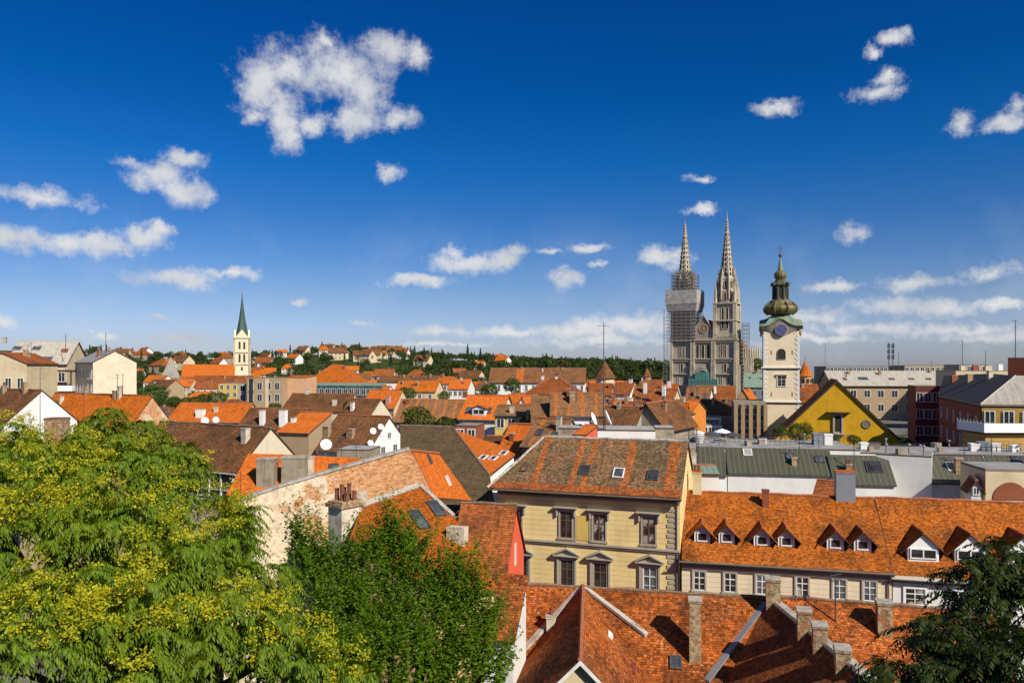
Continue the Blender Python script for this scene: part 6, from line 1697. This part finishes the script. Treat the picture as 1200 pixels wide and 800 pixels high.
# ------------------------------------------------------------------ aerials, dishes, masts
tv_antenna(707.5, 512, 378, 84, 'tall thin roof mast with yagi aerials standing behind the mossy roof', 2, 'mast', None, 'steel_dark', .06, .3)
for px, pb, pt_, d, l in ((47, 500, 430, 100, 'slim tv aerial above the white gable at left'), (98, 492, 462, 112, 'red brown tv aerial on the orange roof with brick gable'), (124, 412, 390, 172, 'tv aerial on the grey roof of the blank gable house'), (77, 408, 391, 184, 'tv aerial on the pale mansard roof at left'),
    (204, 545, 494, 84, 'thin tv aerial in front of the long brown roof'), (400, 560, 510, 90, 'tv aerial rising from the low orange strip roof'), (979, 712, 672, 46, 'tv aerial above the patchy orange roof'), (948, 742, 697, 45, 'rusty pole on the patchy orange roof'),
    (282, 610, 552, 60, 'red brown pole beside the bright orange corner roof'), (967, 447, 402, 290, 'lattice aerial right of the orange turret'), (1128, 430, 398, 225, 'aerial on the pale roof penthouse'), (1155, 430, 410, 225, 'short aerial right of the pale roof penthouse'), (1190, 420, 375, 150, 'tall aerial on the brick stair tower'),
    (817, 545, 500, 80, 'short dark mast on the flat white terrace'), (1162, 530, 508, 90, 'grey vent mast on the second white roof'), (1053, 432, 412, 330, 'thin aerial beside the telecom tower')):
    tv_antenna(px, pb, pt_, d, l, 0 if 'pole' in l or 'vent' in l else 2, 'pole' if 'pole' in l else 'antenna', None, 'antenna_red' if 'red' in l or 'rusty' in l else 'steel_dark', .05 if d < 130 else .09, .5)
satellite_dish(382, 521, 98, .75, 'large white satellite dish in front of the brown roof with white gable', .35)
for px, py, d, r, l in ((437, 505, 110, .5, 'upper white dish on the white gable'), (446, 500, 110, .45, 'small white dish at the right of the white gable'), (434, 519, 108, .45, 'lower white dish on the white gable'), (488, 528, 86, .35, 'small white dish above the peak of the firewall'), (240, 493, 150, .75, 'left white dish on the long orange roof'), (253, 492, 150, .65, 'right white dish on the long orange roof'),
    (694, 492, 84, .85, 'left large white dish on the white terrace'), (710.5, 490, 84, .9, 'right large white dish seen edge on above the white terrace')):
    satellite_dish(px, py, d, r, l, {694: 1.25, 710.5: 1.4}.get(px, .5))
# telecom tower on the skyline
e = empty('telecom_mast', at(1044, 430, 300), .3, 'twin telecom mast with stacked panel antennas on the right skyline', 'mast')
b = MB(); s = 300 / FPX
for x in (-1.05, 1.05): b.tube((x, 0, -3), (x, 0, 29 * s), .16, n=6)
for i in range(9): b.tube((-1.05, 0, i * 1.1), (1.05, 0, i * 1.1 + .55), .07, n=4)
b.build('lattice', 'steel_dark', e)
for k, x in enumerate((-1.05, 1.05)):
    for j in range(3):
        p = MB()
        for a in range(3):
            t = a * 2.1 + .5; p.box((x + .4 * math.cos(t), .4 * math.sin(t), 4.0 + j * 2.2), (.22, .35, 1.7), rz=t)
        p.build('panel_antenna', 'steel_dark', e)
# market parasols
pc = None
for i, (px, py, d, l) in enumerate(((806, 507, 135, 'dark market parasol nearest the mossy roof'), (818, 505, 142, 'white market parasol second from the mossy roof'), (834, 506, 138, 'dark market parasol in the middle of the row'), (846, 503, 148, 'white market parasol before the pillared building'), (858, 507, 138, 'rightmost dark market parasol below the pillars'))):
    e = empty('market_parasol', at(px, py, d) - Vector((0, 0, 2.6)), 0.2 * i, l, 'parasol', 'parasols on the market terrace')
    a = MB(); a.tube((0, 0, -1), (0, 0, 2.6), .05, n=6); a.build('pole', 'steel', e)
    a = MB(); a.lathe([(1.7, 1.95), (1.72, 2.1), (.9, 2.5), (.06, 2.75)], n=8); a.build('canopy', 'canvas' if 'white' in l else 'net_white' if False else ('canvas' if i % 2 else 'steel_dark'), e)
# ------------------------------------------------------------------ trees
def unit(a): return a / np.maximum(np.linalg.norm(a, axis=-1, keepdims=True), 1e-9)
def leaf_quads(p, ax, nrm, L, Wd):
    """diamond leaves: base point p, long axis ax, face normal nrm"""
    sd = unit(np.cross(nrm, ax)) * (Wd[:, None] / 2)
    mid = p + ax * (L[:, None] * 0.45)
    v = np.stack([p, mid + sd, p + ax * L[:, None], mid - sd], 1).reshape(-1, 3)
    return v, np.arange(len(v)).reshape(-1, 4)
def lobes_points(rng, lobes, per_area, rlo=.72, rhi=1.05, up=-.5):
    out, nout = [], []
    for c, r in lobes:
        n = int(per_area * r * r)
        d = unit(rng.normal(size=(n * 2, 3))); d = d[d[:, 2] > up][:n]
        rr = r * rng.uniform(rlo, rhi, len(d))
        p = np.array(c) + d * rr[:, None] * np.array([1, 1, .9])
        keep = np.ones(len(p), bool)
        for c2, r2 in lobes:
            if c2 is not c: keep &= np.linalg.norm(p - np.array(c2), axis=1) > r2 * .7
        out.append(p[keep]); nout.append(d[keep])
    return np.concatenate(out), np.concatenate(nout)
def pinnate(rng, P, Nn, J, K, rl, ll, lw, droop=.9, lift=.35, hang=0.45):
    """J compound leaves at each point, K leaflet pairs each"""
    S = len(P)
    az = rng.uniform(0, 2 * np.pi, (S, J)); out = np.stack([np.cos(az), np.sin(az), np.zeros_like(az)], -1) + Nn[:, None, :] * .9
    out[..., 2] *= .35; out = unit(out)
    l = rl * rng.uniform(.65, 1.15, (S, J))
    t = np.linspace(.14, 1.0, K)[None, None, :]
    lf = lift * rng.uniform(.4, 1.3, (S, J))[..., None]; dr = droop * rng.uniform(.6, 1.3, (S, J))[..., None]
    zc = (lf * t - dr * t ** 2) * l[..., None]
    base = P[:, None, None, :] + out[:, :, None, :] * (t * l[..., None])[..., None]
    base[..., 2] += zc
    slope = lf - 2 * dr * t
    tang = np.repeat(out[:, :, None, :], K, 2).copy(); tang[..., 2] += slope; tang = unit(tang)
    side = unit(np.cross(tang, np.array([0, 0, 1.0])))
    vs = []
    A, B_, C_ = [], [], []
    for sg in (-1, 1):
        ax = unit(side * sg * (1.1 - hang * .6) + tang * .5 + np.array([0, 0, -hang]) + rng.normal(size=side.shape) * .16)
        nn = unit(np.array([0, 0, 1.0]) + np.repeat(out[:, :, None, :], K, 2) * hang * 1.1 + side * sg * hang * .5 + rng.normal(size=side.shape) * .28)
        A.append(base.reshape(-1, 3)); B_.append(ax.reshape(-1, 3)); C_.append(nn.reshape(-1, 3))
    A, B_, C_ = np.concatenate(A), np.concatenate(B_), np.concatenate(C_)
    n = len(A)
    tt = np.concatenate([np.broadcast_to(t, (S, J, K)).reshape(-1)] * 2)
    sz = (1 - .45 * np.abs(tt - .45)) * rng.uniform(.8, 1.2, n)
    return leaf_quads(A, B_, C_, ll * sz, lw * sz)
def limb_mesh(root, lobes, r0, mat='bark'):
    """trunk and limbs, one joined mesh, from the root to every lobe"""
    b = MB(); root = Vector(root)
    top = sum((Vector(c) for c, _ in lobes), Vector()) / len(lobes)
    fork = root.lerp(Vector((top.x, top.y, root.z + (top.z - root.z) * .45)), .9)
    mid = root.lerp(fork, .5) + Vector((.15 * r0, .1, 0))
    b.tube(root - Vector((0, 0, .6)), mid, r0 * 1.25, r0, 10); b.tube(mid, fork, r0, r0 * .8, 10)
    for c, r in lobes:
        c = Vector(c); m = fork.lerp(c, .5) + Vector((0, 0, .25 * r))
        b.tube(fork, m, r0 * .5, r0 * .3, 7); b.tube(m, c, r0 * .3, r0 * .13, 6)
        for k in range(5):
            a = 2.4 * k; q = c + Vector((math.cos(a), math.sin(a), .5)) * r * .75
            b.tube(m.lerp(c, .4 + .12 * k), q, r0 * .12, r0 * .04, 5)
    return b
def near_tree(name, label, root, lobes, builder, r0=.28, group=None):
    e = empty(name, root, 0, label, 'tree', group)
    inv = Matrix.Translation(-Vector(root))
    limb_mesh(root, lobes, r0).build('trunk', 'bark', e, inv=inv)
    off = np.array(root)
    for part, (v, f), mat in builder(lobes):
        o = link(part, mesh_np(part, v - off, f, [mat]), e)
        if part == 'seed_clusters': o['kind'] = 'stuff'
    return e
def P3(px, py, d): return tuple(at(px, py, d))

def ailanthus(lobes, seed=3, dens=80, J=7, K=9, rl=.44, ll=.13, lw=.038, seeds=.8, leaf='leaf_ailanthus', up=-.35, hang=.8, droop=1.1):
    rng = np.random.default_rng(seed)
    P, N = lobes_points(rng, lobes, dens, .75, 1.06, up)
    if seeds > .5:      # gaps in the crown, and sprays that stand out from it
        g = np.sin(P[:, 0] * 3.1 + 2 * np.sin(P[:, 2] * 2.2)) + np.sin(P[:, 2] * 4.3 + P[:, 1] * 2.0) + rng.normal(size=len(P)) * .45
        P, N = P[g > -1.0], N[g > -1.0]
        P = P + N * rng.normal(size=(len(P), 1)) * .14 + np.array([0, 0, 1.0]) * (rng.random((len(P), 1)) < .12) * rng.uniform(.1, .45, (len(P), 1))
    v, f = pinnate(rng, P, N, J, K, rl, ll, lw, droop, .35, hang)
    res = [('crown', (v, f), leaf)]
    if seeds:
        pick = (rng.random(len(P)) < seeds) & (N[:, 2] > -.15)
        # whole branches fruit together
        big = np.sin(P[:, 0] * 1.9 + 1) + np.sin(P[:, 2] * 2.3 + P[:, 1] * .9) + rng.normal(size=len(P)) * .7
        pick &= big > .1
        Q, Qn = P[pick], N[pick]
        n = 150
        # each panicle is a handful of rounded tufts
        c = Q + Qn * .08 + np.array([0, 0, .14])
        tuft = c[:, None, :] + rng.normal(size=(len(Q), 6, 3)) * np.array([.16, .16, .06])
        d = rng.normal(size=(len(Q), 6, n // 6, 3)) * np.array([.055, .055, .045])
        pts = (tuft[:, :, None, :] + d).reshape(-1, 3)
        ax = unit(rng.normal(size=pts.shape)); nn = unit(rng.normal(size=pts.shape) + np.array([0, -.3, .9]))
        ax = unit(np.cross(nn, ax))
        L = rng.uniform(.035, .07, len(pts))
        v2, f2 = leaf_quads(pts, ax, nn, L, L * .6)
        res.append(('seed_clusters', (v2, f2), 'leaf_seed'))
    return res
def shoots(lobes, seed=5, dens=430, nl=30, leaf='leaf_dark', up=-.4, sl=.75, ll=.10, lw=.062):
    rng = np.random.default_rng(seed)
    P, N = lobes_points(rng, lobes, dens, .55, 1.0, up)
    S = len(P); t = np.linspace(0, 1, nl)[None, :]
    dirs = unit(N * .55 + np.array([0, 0, 1.0]) + rng.normal(size=N.shape) * .18)
    ln = sl * rng.uniform(.5, 1.25, S)
    base = P[:, None, :] + dirs[:, None, :] * (t * ln[:, None])[..., None]
    az = t * 14 + rng.uniform(0, 6.28, (S, 1))
    o = np.stack([np.cos(az), np.sin(az), -.25 + .5 * t + 0 * az], -1)
    ax = unit(o + rng.normal(size=o.shape) * .3); nn = unit(np.array([0, 0, 1.0]) + rng.normal(size=o.shape) * .45)
    base = base + ax * .03
    m = S * nl
    sz = (np.broadcast_to(1.1 - .55 * t, (S, nl)).reshape(-1)) * rng.uniform(.75, 1.25, m)
    return [('crown', leaf_quads(base.reshape(-1, 3), ax.reshape(-1, 3), nn.reshape(-1, 3), ll * sz, lw * sz), leaf)]

def tall_shoots(lobes):
    (p1, (v1, f1), m), = shoots(lobes, 5, 300)
    tops = [(P3(px, py, d), r) for px, py, d, r in ((350, 634, 18, .2), (358, 650, 18, .25), (452, 628, 18.6, .22), (470, 640, 18.5, .3), (480, 652, 18.4, .25), (437, 652, 18.4, .25), (392, 655, 18, .25), (410, 672, 17.6, .25), (538, 674, 17.4, .25), (552, 690, 17.2, .22), (515, 690, 17.4, .3), (574, 735, 16.6, .25), (425, 660, 17.6, .2), (443, 640, 18.5, .2), (530, 665, 17.5, .18), (345, 618, 18.2, .16), (461, 618, 18.6, .16), (562, 700, 17, .2), (488, 640, 18.4, .18), (372, 668, 17.8, .3), (498, 672, 17.8, .25))]
    (p2, (v2, f2), m), = shoots(tops, 9, 420, 34, up=-1, sl=1.0)
    return [(p1, (np.concatenate([v1, v2]), np.concatenate([f1, f2 + len(v1)])), m)]
L1 = [(P3(45, 600, 16), 1.5), (P3(125, 585, 17), 1.35), (P3(195, 585, 17), 1.0), (P3(232, 630, 16.2), .95), (P3(160, 560, 18), .9), (P3(10, 540, 18.5), .75), (P3(20, 690, 13.5), 1.3), (P3(15, 640, 14.5), 1.0), (P3(70, 645, 14.2), .9), (P3(120, 670, 14), 1.3), (P3(210, 700, 13.6), 1.15), (P3(280, 705, 14.2), .9),
      (P3(328, 765, 13.4), .75), (P3(255, 780, 12), 1.0), (P3(150, 780, 11.6), 1.1), (P3(40, 790, 11), 1.1), (P3(345, 830, 12), .8), (P3(430, 815, 12.2), .5), (P3(262, 655, 15), .6), (P3(70, 730, 12.2), .8), (P3(278, 640, 15.2), .4)]
near_tree('ailanthus_tree', 'huge yellow green tree with drooping leaves and seed clusters filling the lower left', (-8.4, 13.8, ground_z(-8.4, 13.8)), L1, lambda l: ailanthus(l), .32)
L1b = [(P3(121, 492, 20.5), .42), (P3(112, 520, 20.2), .6), (P3(165, 512, 21), .5), (P3(150, 545, 20.6), .7), (P3(85, 535, 20.4), .55), (P3(205, 535, 21), .5)]
near_tree('ailanthus_tree', 'taller leafy tree plume rising against the orange roof at left', (-10.5, 21.2, ground_z(-10.5, 21.2)), L1b, lambda l: ailanthus(l, 11, 90, 6, 9, .5, .15, .05, .12), .2)
L2 = [(P3(365, 690, 17.5), .6), (P3(400, 735, 16.5), .75), (P3(450, 690, 18), .6), (P3(430, 745, 17), .8), (P3(500, 730, 17), .8), (P3(545, 742, 16.6), .6), (P3(470, 790, 15.6), .95), (P3(545, 790, 16), .8), (P3(575, 780, 16.4), .42), (P3(400, 795, 15.2), .7), (P3(356, 655, 18), .3), (P3(452, 650, 18.6), .3), (P3(478, 662, 18.4), .3), (P3(388, 680, 18), .35), (P3(538, 700, 17.4), .32), (P3(562, 722, 17), .32), (P3(515, 700, 17.2), .3), (P3(420, 690, 17.6), .34)]
near_tree('broadleaf_tree', 'dark green bushy tree with upright shoots in front of the orange roofs', (-2.2, 17.2, ground_z(-2.2, 17.2)), L2, lambda l: tall_shoots(l), .25)
L3 = [(P3(1150, 690, 12), .45), (P3(1190, 662, 12.2), .42), (P3(1185, 715, 11.6), .6), (P3(1120, 745, 11.4), .42), (P3(1165, 770, 10.6), .55), (P3(1090, 775, 10.8), .35), (P3(1060, 800, 10.4), .35), (P3(1130, 810, 10.2), .5), (P3(1210, 790, 10), .6), (P3(1080, 735, 11.6), .22), (P3(1225, 690, 12), .6)]
near_tree('ailanthus_tree', 'dark shaded tree with feathery leaves hanging into the lower right corner', (8.2, 10.6, ground_z(8.2, 10.6)), L3, lambda l: ailanthus(l, 21, 150, 4, 9, .5, .125, .042, 0, 'leaf_painted_shade', -.8, .5, .8), .14)

# shared crowns for everything farther away
def crown_proto(name, seed, mat, n=1500, size=.15, shape='round'):
    rng = np.random.default_rng(seed)
    lobes = []
    if shape == 'round':
        for i in range(11):
            d = unit(rng.normal(size=3)); d[2] = abs(d[2]) * .9 - .15
            lobes.append((tuple(np.array([0, 0, 1.05]) + d * np.array([.62, .62, .6]) * rng.uniform(.6, 1.1)), rng.uniform(.30, .46)))
        lobes.append(((0, 0, 1.0), .62))
        P, N = lobes_points(rng, lobes, n / 1.9, .55, 1.05, -.8)
    else:
        t = rng.random(n) ** .7; a = rng.uniform(0, 6.28, n)
        lay = .12 * np.sin(t * 40)
        r = (1 - t) * (.42 + lay) * rng.uniform(.4, 1.0, n) + .02
        P = np.stack([r * np.cos(a), r * np.sin(a), .25 + 2.0 * t - .25 * r], 1); N = unit(np.stack([np.cos(a), np.sin(a), np.full(n, .35)], 1))
    nn = unit(N * .8 + rng.normal(size=N.shape) * .55 + np.array([0, 0, .3])); ax = unit(np.cross(nn, rng.normal(size=nn.shape)))
    L = size * rng.uniform(.6, 1.4, len(P))
    v, f = leaf_quads(P - ax * L[:, None] * .5, ax, nn, L, L * .8)
    return mesh_np(name, v, f, [mat])
tb = MB(); tb.tube((0, 0, -.4), (.02, 0, .5), .075, .055, 8); tb.tube((.02, 0, .5), (0, .03, 1.0), .055, .03, 7)
for k in range(6):
    a = k * 1.05; tb.tube((.02, 0, .45 + .06 * k), (.5 * math.cos(a), .5 * math.sin(a), .95 + .08 * (k % 3)), .03, .01, 5)
TRUNK = tb.mesh('trunk', ['bark'])
tb = MB(); tb.tube((0, 0, -.4), (0, 0, 2.1), .05, .01, 6); TRUNK_C = tb.mesh('trunk', ['bark'])
C_MID = [crown_proto('crown', 40 + i, 'leaf_mid', 4200, .085) for i in range(3)]
C_FAR = [crown_proto('crown', 60 + i, 'leaf_far', 900, .19) for i in range(5)]
C_CON = [crown_proto('crown', 80 + i, 'leaf_conifer', 700, .16, 'cone') for i in range(2)]
def tree(name, label, loc, r, crown, trunk=None, hz=1.0, rz=0.0, group=None, cat='tree'):
    e = empty(name, loc, rz, label, cat, group); e.scale = (r, r, r * hz)
    link('trunk', trunk or TRUNK, e); link('crown', crown, e)
    return e
def tree_at(px, pyt, d, rpx, label, proto=0, hz=1.0, base=None, name='broadleaf_tree', mats=C_MID):
    s = d / FPX; r = rpx * s; zt = EYE - (pyt - HY) * s
    c = at(px, pyt, d)
    return tree(name, label, (c.x, c.y, zt - 1.92 * r * hz), r, mats[proto % len(mats)], hz=hz, rz=px * .37)
tree_at(490, 471.5, 128, 27, 'spreading green tree behind the olive roof', 0, .9)
tree_at(520, 486, 124, 16, 'smaller green tree right of the spreading tree', 1, .8)
tree_at(478, 450, 240, 14, 'round dark green tree between orange roofs', 1, .95)
tree_at(937, 492, 152, 20, 'green tree at the foot of the bell tower', 2, .95); tree_at(915, 496, 150, 13, 'leafy shrubby tree left under the yellow gable', 0, .9); tree_at(972, 502, 146, 20, 'green tree before the yellow church gable', 1, .85); tree_at(1000, 508, 142, 10, 'small tree right before the yellow church gable', 2, .9)
tree_at(1062, 512, 135, 12, 'yellow green bush in the gap right of the yellow gable', 0, .8); tree_at(1106, 515, 128, 10, 'bush before the brick red building', 1, .9)
tree_at(180, 448, 230, 22, 'green tree right of the blank cream gable', 2, .9); tree_at(205, 462, 235, 12, 'small tree before the monastery lodge', 0, .9); tree_at(254, 456, 280, 14, 'dark tree left of the yellow block', 1, .9)
tree_at(600, 440, 300, 14, 'pale green tree in front of the long hall', 0, 1.0); tree_at(572, 446, 290, 15, 'dark tree at the left end of the long hall', 1, .95); tree_at(548, 452, 285, 12, 'green tree behind the orange dormer roof', 2, .9); tree_at(520, 456, 250, 11, 'light green tree beside the wide orange roof', 0, .9)
tree_at(887, 416, 470, 12, 'tree behind the cathedral nave left of the bell tower', 1, 1.1); tree_at(745, 446, 300, 15, 'dark tree below the small cone turret', 2, 1.0); tree_at(776, 448, 290, 14, 'dark tree left of the cathedral base', 0, 1.0)
tree_at(322, 470, 190, 9, 'bush growing in front of the gutted block', 1, .9); tree_at(15, 505, 60, 22, 'green treetop beyond the big tree at far left', 0, .9)

rng = random.Random(12)
# hillside: trees one can tell apart along the skyline, houses, and the wood as one mass
def hill_point(px, d):
    x = (px - HX) / FPX * d; return Vector((x, d, ground_z(x, d)))
LB = ['rounded tree among the hillside houses', 'dark rounded tree on the far hillside', 'spreading tree on the far wooded hillside']
proto_t = []
for i in range(170):
    px = rng.uniform(110, 800); d = rng.uniform(520, 1050)
    con = rng.random() < .16
    p = hill_point(px, d); r = rng.uniform(3.2, 6.0)
    if con: tree('conifer_tree', 'dark pointed conifer on the far wooded hillside', p, r * 1.25, rng.choice(C_CON), TRUNK_C, rng.uniform(.75, 1.05), rng.uniform(0, 6), 'conifers on the far hillside')
    else: tree('broadleaf_tree', 'leafy broad tree on the far wooded hillside', p, r, rng.choice(C_FAR), None, rng.uniform(.85, 1.2), rng.uniform(0, 6), 'broad trees on the far hillside')
# tall trees that stand against the sky
for px, pyt, d, rp, con in ((319, 410, 700, 4, 1), (497, 407, 760, 4, 1), (518, 409, 760, 4, 1), (548, 404, 720, 5, 1), (563, 408, 740, 4, 1), (470, 408, 760, 7, 0), (440, 412, 780, 7, 0), (610, 418, 620, 9, 0), (640, 417, 600, 10, 0), (660, 417, 610, 9, 0), (690, 420, 560, 10, 0), (715, 418, 560, 10, 0), (740, 421, 540, 10, 0), (760, 418, 560, 11, 0), (780, 420, 520, 11, 0), (590, 420, 600, 8, 0), (360, 412, 720, 6, 0), (205, 416, 700, 7, 0), (180, 414, 720, 6, 0), (160, 417, 640, 7, 0)):
    s = d / FPX; c = at(px, pyt, d)
    if con:
        r = 12 * s * .5; tree('conifer_tree', 'tall dark conifer standing on the wooded skyline', (c.x, c.y, c.z - 2.2 * r * 1.1), r, rng.choice(C_CON), TRUNK_C, 1.1, rng.uniform(0, 6), 'conifers on the skyline')
    else:
        r = rp * s; tree('broadleaf_tree', 'leafy tree standing on the wooded skyline', (c.x, c.y, c.z - 1.95 * r * 1.1), r, rng.choice(C_FAR), None, 1.1, rng.uniform(0, 6), 'leafy trees on the skyline')
# the continuous wood: one mass
def wood():
    nr = np.random.default_rng(5); V, F = [], []; off = 0
    src = []
    for me in C_FAR + C_CON:
        a = np.empty(len(me.vertices) * 3, np.float32); me.vertices.foreach_get('co', a); src.append(a.reshape(-1, 3)[: 4 * 330])
    for i in range(1300):
        px = nr.uniform(105, 800) if i % 3 else nr.uniform(480, 800); d = nr.uniform(440, 1120)
        if px < 480 and nr.random() < .2: continue
        p = hill_point(px, d); r = nr.uniform(3.5, 6.5); a = nr.uniform(0, 6.28)
        k = int(nr.integers(0, 6)); v = src[k] * np.array([r, r, r * nr.uniform(.8, 1.15)])
        v = np.stack([v[:, 0] * math.cos(a) - v[:, 1] * math.sin(a), v[:, 0] * math.sin(a) + v[:, 1] * math.cos(a), v[:, 2]], 1) + np.array(p) - np.array([0, 0, r * .2])
        V.append(v); F.append(np.arange(off, off + len(v)).reshape(-1, 4)); off += len(v)
    tag(link('wood', mesh_np('wood', np.concatenate(V), np.concatenate(F), ['leaf_far'])), kind='stuff')
wood()

# hillside and skyline houses: a few prototypes copied
def proto_house(L, Wd, he, hr, wall, tile, kind='gable'):
    r = empty('hillside_house', (0, 0, 0)); hl = L / 2
    wb = MB()
    wb.face([(-hl, 0, -4), (hl, 0, -4), (hl, 0, he), (-hl, 0, he)]); wb.face([(hl, Wd, -4), (-hl, Wd, -4), (-hl, Wd, he), (hl, Wd, he)])
    for sx in (-1, 1):
        p = [(sx * hl, 0, -4), (sx * hl, Wd, -4), (sx * hl, Wd, he)] + ([(sx * hl, Wd / 2, he + hr - .2)] if kind == 'gable' else []) + [(sx * hl, 0, he)]
        wb.face(p if sx > 0 else p[::-1])
    wb.build('wall', wall, r)
    rb = MB(); o = .5; s = hr / (Wd / 2)
    if kind == 'gable':
        rb.roof([[(-hl - o, -o, he - s * o + .2), (hl + o, -o, he - s * o + .2), (hl + o, Wd / 2, he + hr + .2), (-hl - o, Wd / 2, he + hr + .2)], [(hl + o, Wd + o, he - s * o + .2), (-hl - o, Wd + o, he - s * o + .2), (-hl - o, Wd / 2, he + hr + .2), (hl + o, Wd / 2, he + hr + .2)]], .2)
    else:
        q = [(-hl - o, -o, he), (hl + o, -o, he), (hl + o, Wd + o, he), (-hl - o, Wd + o, he)]; a, b_ = (-hl * .35, Wd / 2, he + hr), (hl * .35, Wd / 2, he + hr)
        rb.roof([[q[0], q[1], b_, a], [q[2], q[3], a, b_], [q[3], q[0], a], [q[1], q[2], b_]], .2)
    ro = rb.build('roof', [tile, 'edge_tile'], r)
    chimney_at(ro, hl * .4, Wd * .5, he + hr - .5, he + hr + 1.2, .8, .8, 'brickred')
    n = max(2, int(L / 3))
    for i in range(n):
        for zz in ((he - 1.5,) if he < 5 else (he - 1.5, he - 4.3)): add_far_window(r, (-hl + L * (i + .5) / n, -.004, zz), 1.2, 1.4)
    return r
PH = [proto_house(12, 9, 5.6, 4.2, 'white_wall', 'tile_rust'), proto_house(10, 9, 5.2, 4.0, 'cream_pale', 'tile_orange', 'hip'), proto_house(14, 10, 6.0, 4.4, 'cream', 'tile_brown'), proto_house(11, 10, 6.2, 3.6, 'white_wall', 'tile_orange'), proto_house(13, 11, 5.8, 4.4, 'tan', 'tile_rust', 'hip')]
PL = ['small white walled house with rust roof on the far hillside', 'small cream house with orange hipped roof on the far hillside', 'cream house with brown roof on the far hillside', 'white house with orange roof on the far hillside', 'tan house with rust hipped roof on the far hillside']
used = set()

def put_house(k, loc, rz, sc, label, group):
    o = PH[k] if k not in used else copy_tree(PH[k])
    used.add(k); o.location = loc; o.rotation_euler = (0, 0, rz); o.scale = (sc, sc, sc)
    tag(o, label, 'house', group)
for i in range(66):
    px = rng.gauss(330, 120) if i % 3 else rng.uniform(140, 620)
    if not 120 < px < 690: continue
    d = rng.uniform(540, 980); k = rng.randrange(5)
    put_house(k, hill_point(px, d), math.radians(rng.uniform(-35, 25)), rng.uniform(.85, 1.25), PL[k], 'houses on the far hillside')
# the big red-roofed buildings on the hilltop
for px0, px1, py, e_, l in ((374, 405, 409, 413.5, 'leftmost long rust roofed building crowning the hilltop'), (416, 438, 406.5, 412, 'middle rust roofed building crowning the hilltop'), (440, 470, 407, 411, 'rightmost wide rust roofed building crowning the hilltop')):
    house('hilltop_building', l, 'building', px0, px1, 930, e_, py, 18, rot=-4, roof='hip', hip=8, wall='white_wall', tile='tile_rust', over=1.0, rows=2, cols=8, ww=1.6, wh=2.2, wz=2.4, fl=3.6)
tv_antenna(403, 412, 402, 925, 'thin mast between the hilltop buildings', 0, 'mast', None, 'steel_dark', .35)
# packed roofs that fill the old town between the named houses
TL = {'tile_brown': 'brown', 'tile_orange': 'orange', 'tile_rust': 'rust red', 'tile_bright': 'bright orange', 'tile_tan': 'tan'}
WL = {'cream': 'cream', 'white_wall': 'white', 'tan': 'tan', 'cream_pale': 'pale cream', 'peach': 'peach'}
k = 0
for d0, n in ((225, 9), (265, 12), (310, 13), (360, 14), (410, 15), (465, 15)):
    for i in range(n):
        px = 165 + (i + rng.uniform(.1, .9)) * (900 - 165) / n; d = d0 + rng.uniform(-14, 14)
        x = (px - HX) / FPX * d
        if 770 < px < 890 and d > 330: continue
        if 255 < px < 300 and d > 380: continue
        L = rng.uniform(9, 17); g = ground_z(x, d); w2 = L / d * FPX / 2
        t_ = rng.choice(['tile_brown', 'tile_brown', 'tile_rust', 'tile_rust', 'tile_orange', 'tile_bright', 'tile_tan']); wl = rng.choice(list(WL)); zt = g + rng.uniform(9.0, 11.5)
        if d < 330: zt = min(zt, EYE - (466 + rng.uniform(0, 8) - HY) / FPX * d)
        ridge = HY + (EYE - zt) / d * FPX; rise = rng.uniform(3, 4.2); ev = HY + (EYE - zt + rise) / d * FPX
        hp = rng.random() < .25
        house('old_town_house', '%s roofed %s house packed into the old town middle distance' % (TL[t_], WL[wl]), 'house', px - w2, px + w2, d, ev, ridge, rng.uniform(8, 11), rot=rng.choice((-32, -24, -16, -8, 12)), roof='hip' if hp else 'gable', wall=wl, tile=t_, rise=rise, over=.4,
              rows=2, cols=max(2, int(L / 3)), ww=1.0, wh=1.5, wz=1.6, group='%s roofed %s houses packed in the old town' % (TL[t_], WL[wl]))
        o = COL.objects[-1] if False else None

# the tight knot of small roofs right of centre, and trees standing in the courtyards
SM = ('with a chimney', 'with a crooked ridge')
for i in range(24):
    px = 606 + i * 7.6 + rng.uniform(-3, 3); d = rng.uniform(116, 168)
    py = 462 + (168 - d) * .42 + rng.uniform(0, 9); L = rng.uniform(6, 9.5); w2 = L / d * FPX / 2; rise = rng.uniform(2.4, 3.4)
    zt = EYE - (py - HY) / FPX * d; t_ = rng.choice(['tile_brown', 'tile_rust', 'tile_red', 'tile_orange', 'tile_tan', 'tile_brown']); wl = rng.choice(['cream', 'tan', 'cream_pale', 'grey_wall', 'peach'])
    nm = {'tile_red': 'red'}.get(t_) or TL[t_]; wn = {'grey_wall': 'grey'}.get(wl) or WL[wl]
    house('courtyard_house', 'small %s roofed %s house wedged among the roofs left of the cathedral' % (nm, wn), 'house', px - w2, px + w2, d, HY + (EYE - zt + rise) / d * FPX, py, rng.uniform(6, 8), rot=rng.choice((-36, -28, -20, 20)), roof=rng.choice(('gable', 'gable', 'gable_front')), wall=wl, tile=t_, rise=rise, over=.35,
          rows=1, cols=3, ww=.8, wh=1.2, wz=1.4, group='small %s roofed %s houses left of the cathedral' % (nm, wn))
for i in range(34):
    px = rng.uniform(170, 780); d = rng.uniform(190, 420); pt_ = 452 + (430 - d) * .06 + rng.uniform(-3, 6)
    tree_at(px, pt_, d, rng.uniform(2.2, 3.6) / d * FPX, 'green courtyard tree poking up between the old town roofs', i, rng.uniform(.85, 1.1), mats=C_MID).__setitem__('group', 'courtyard trees between the roofs')
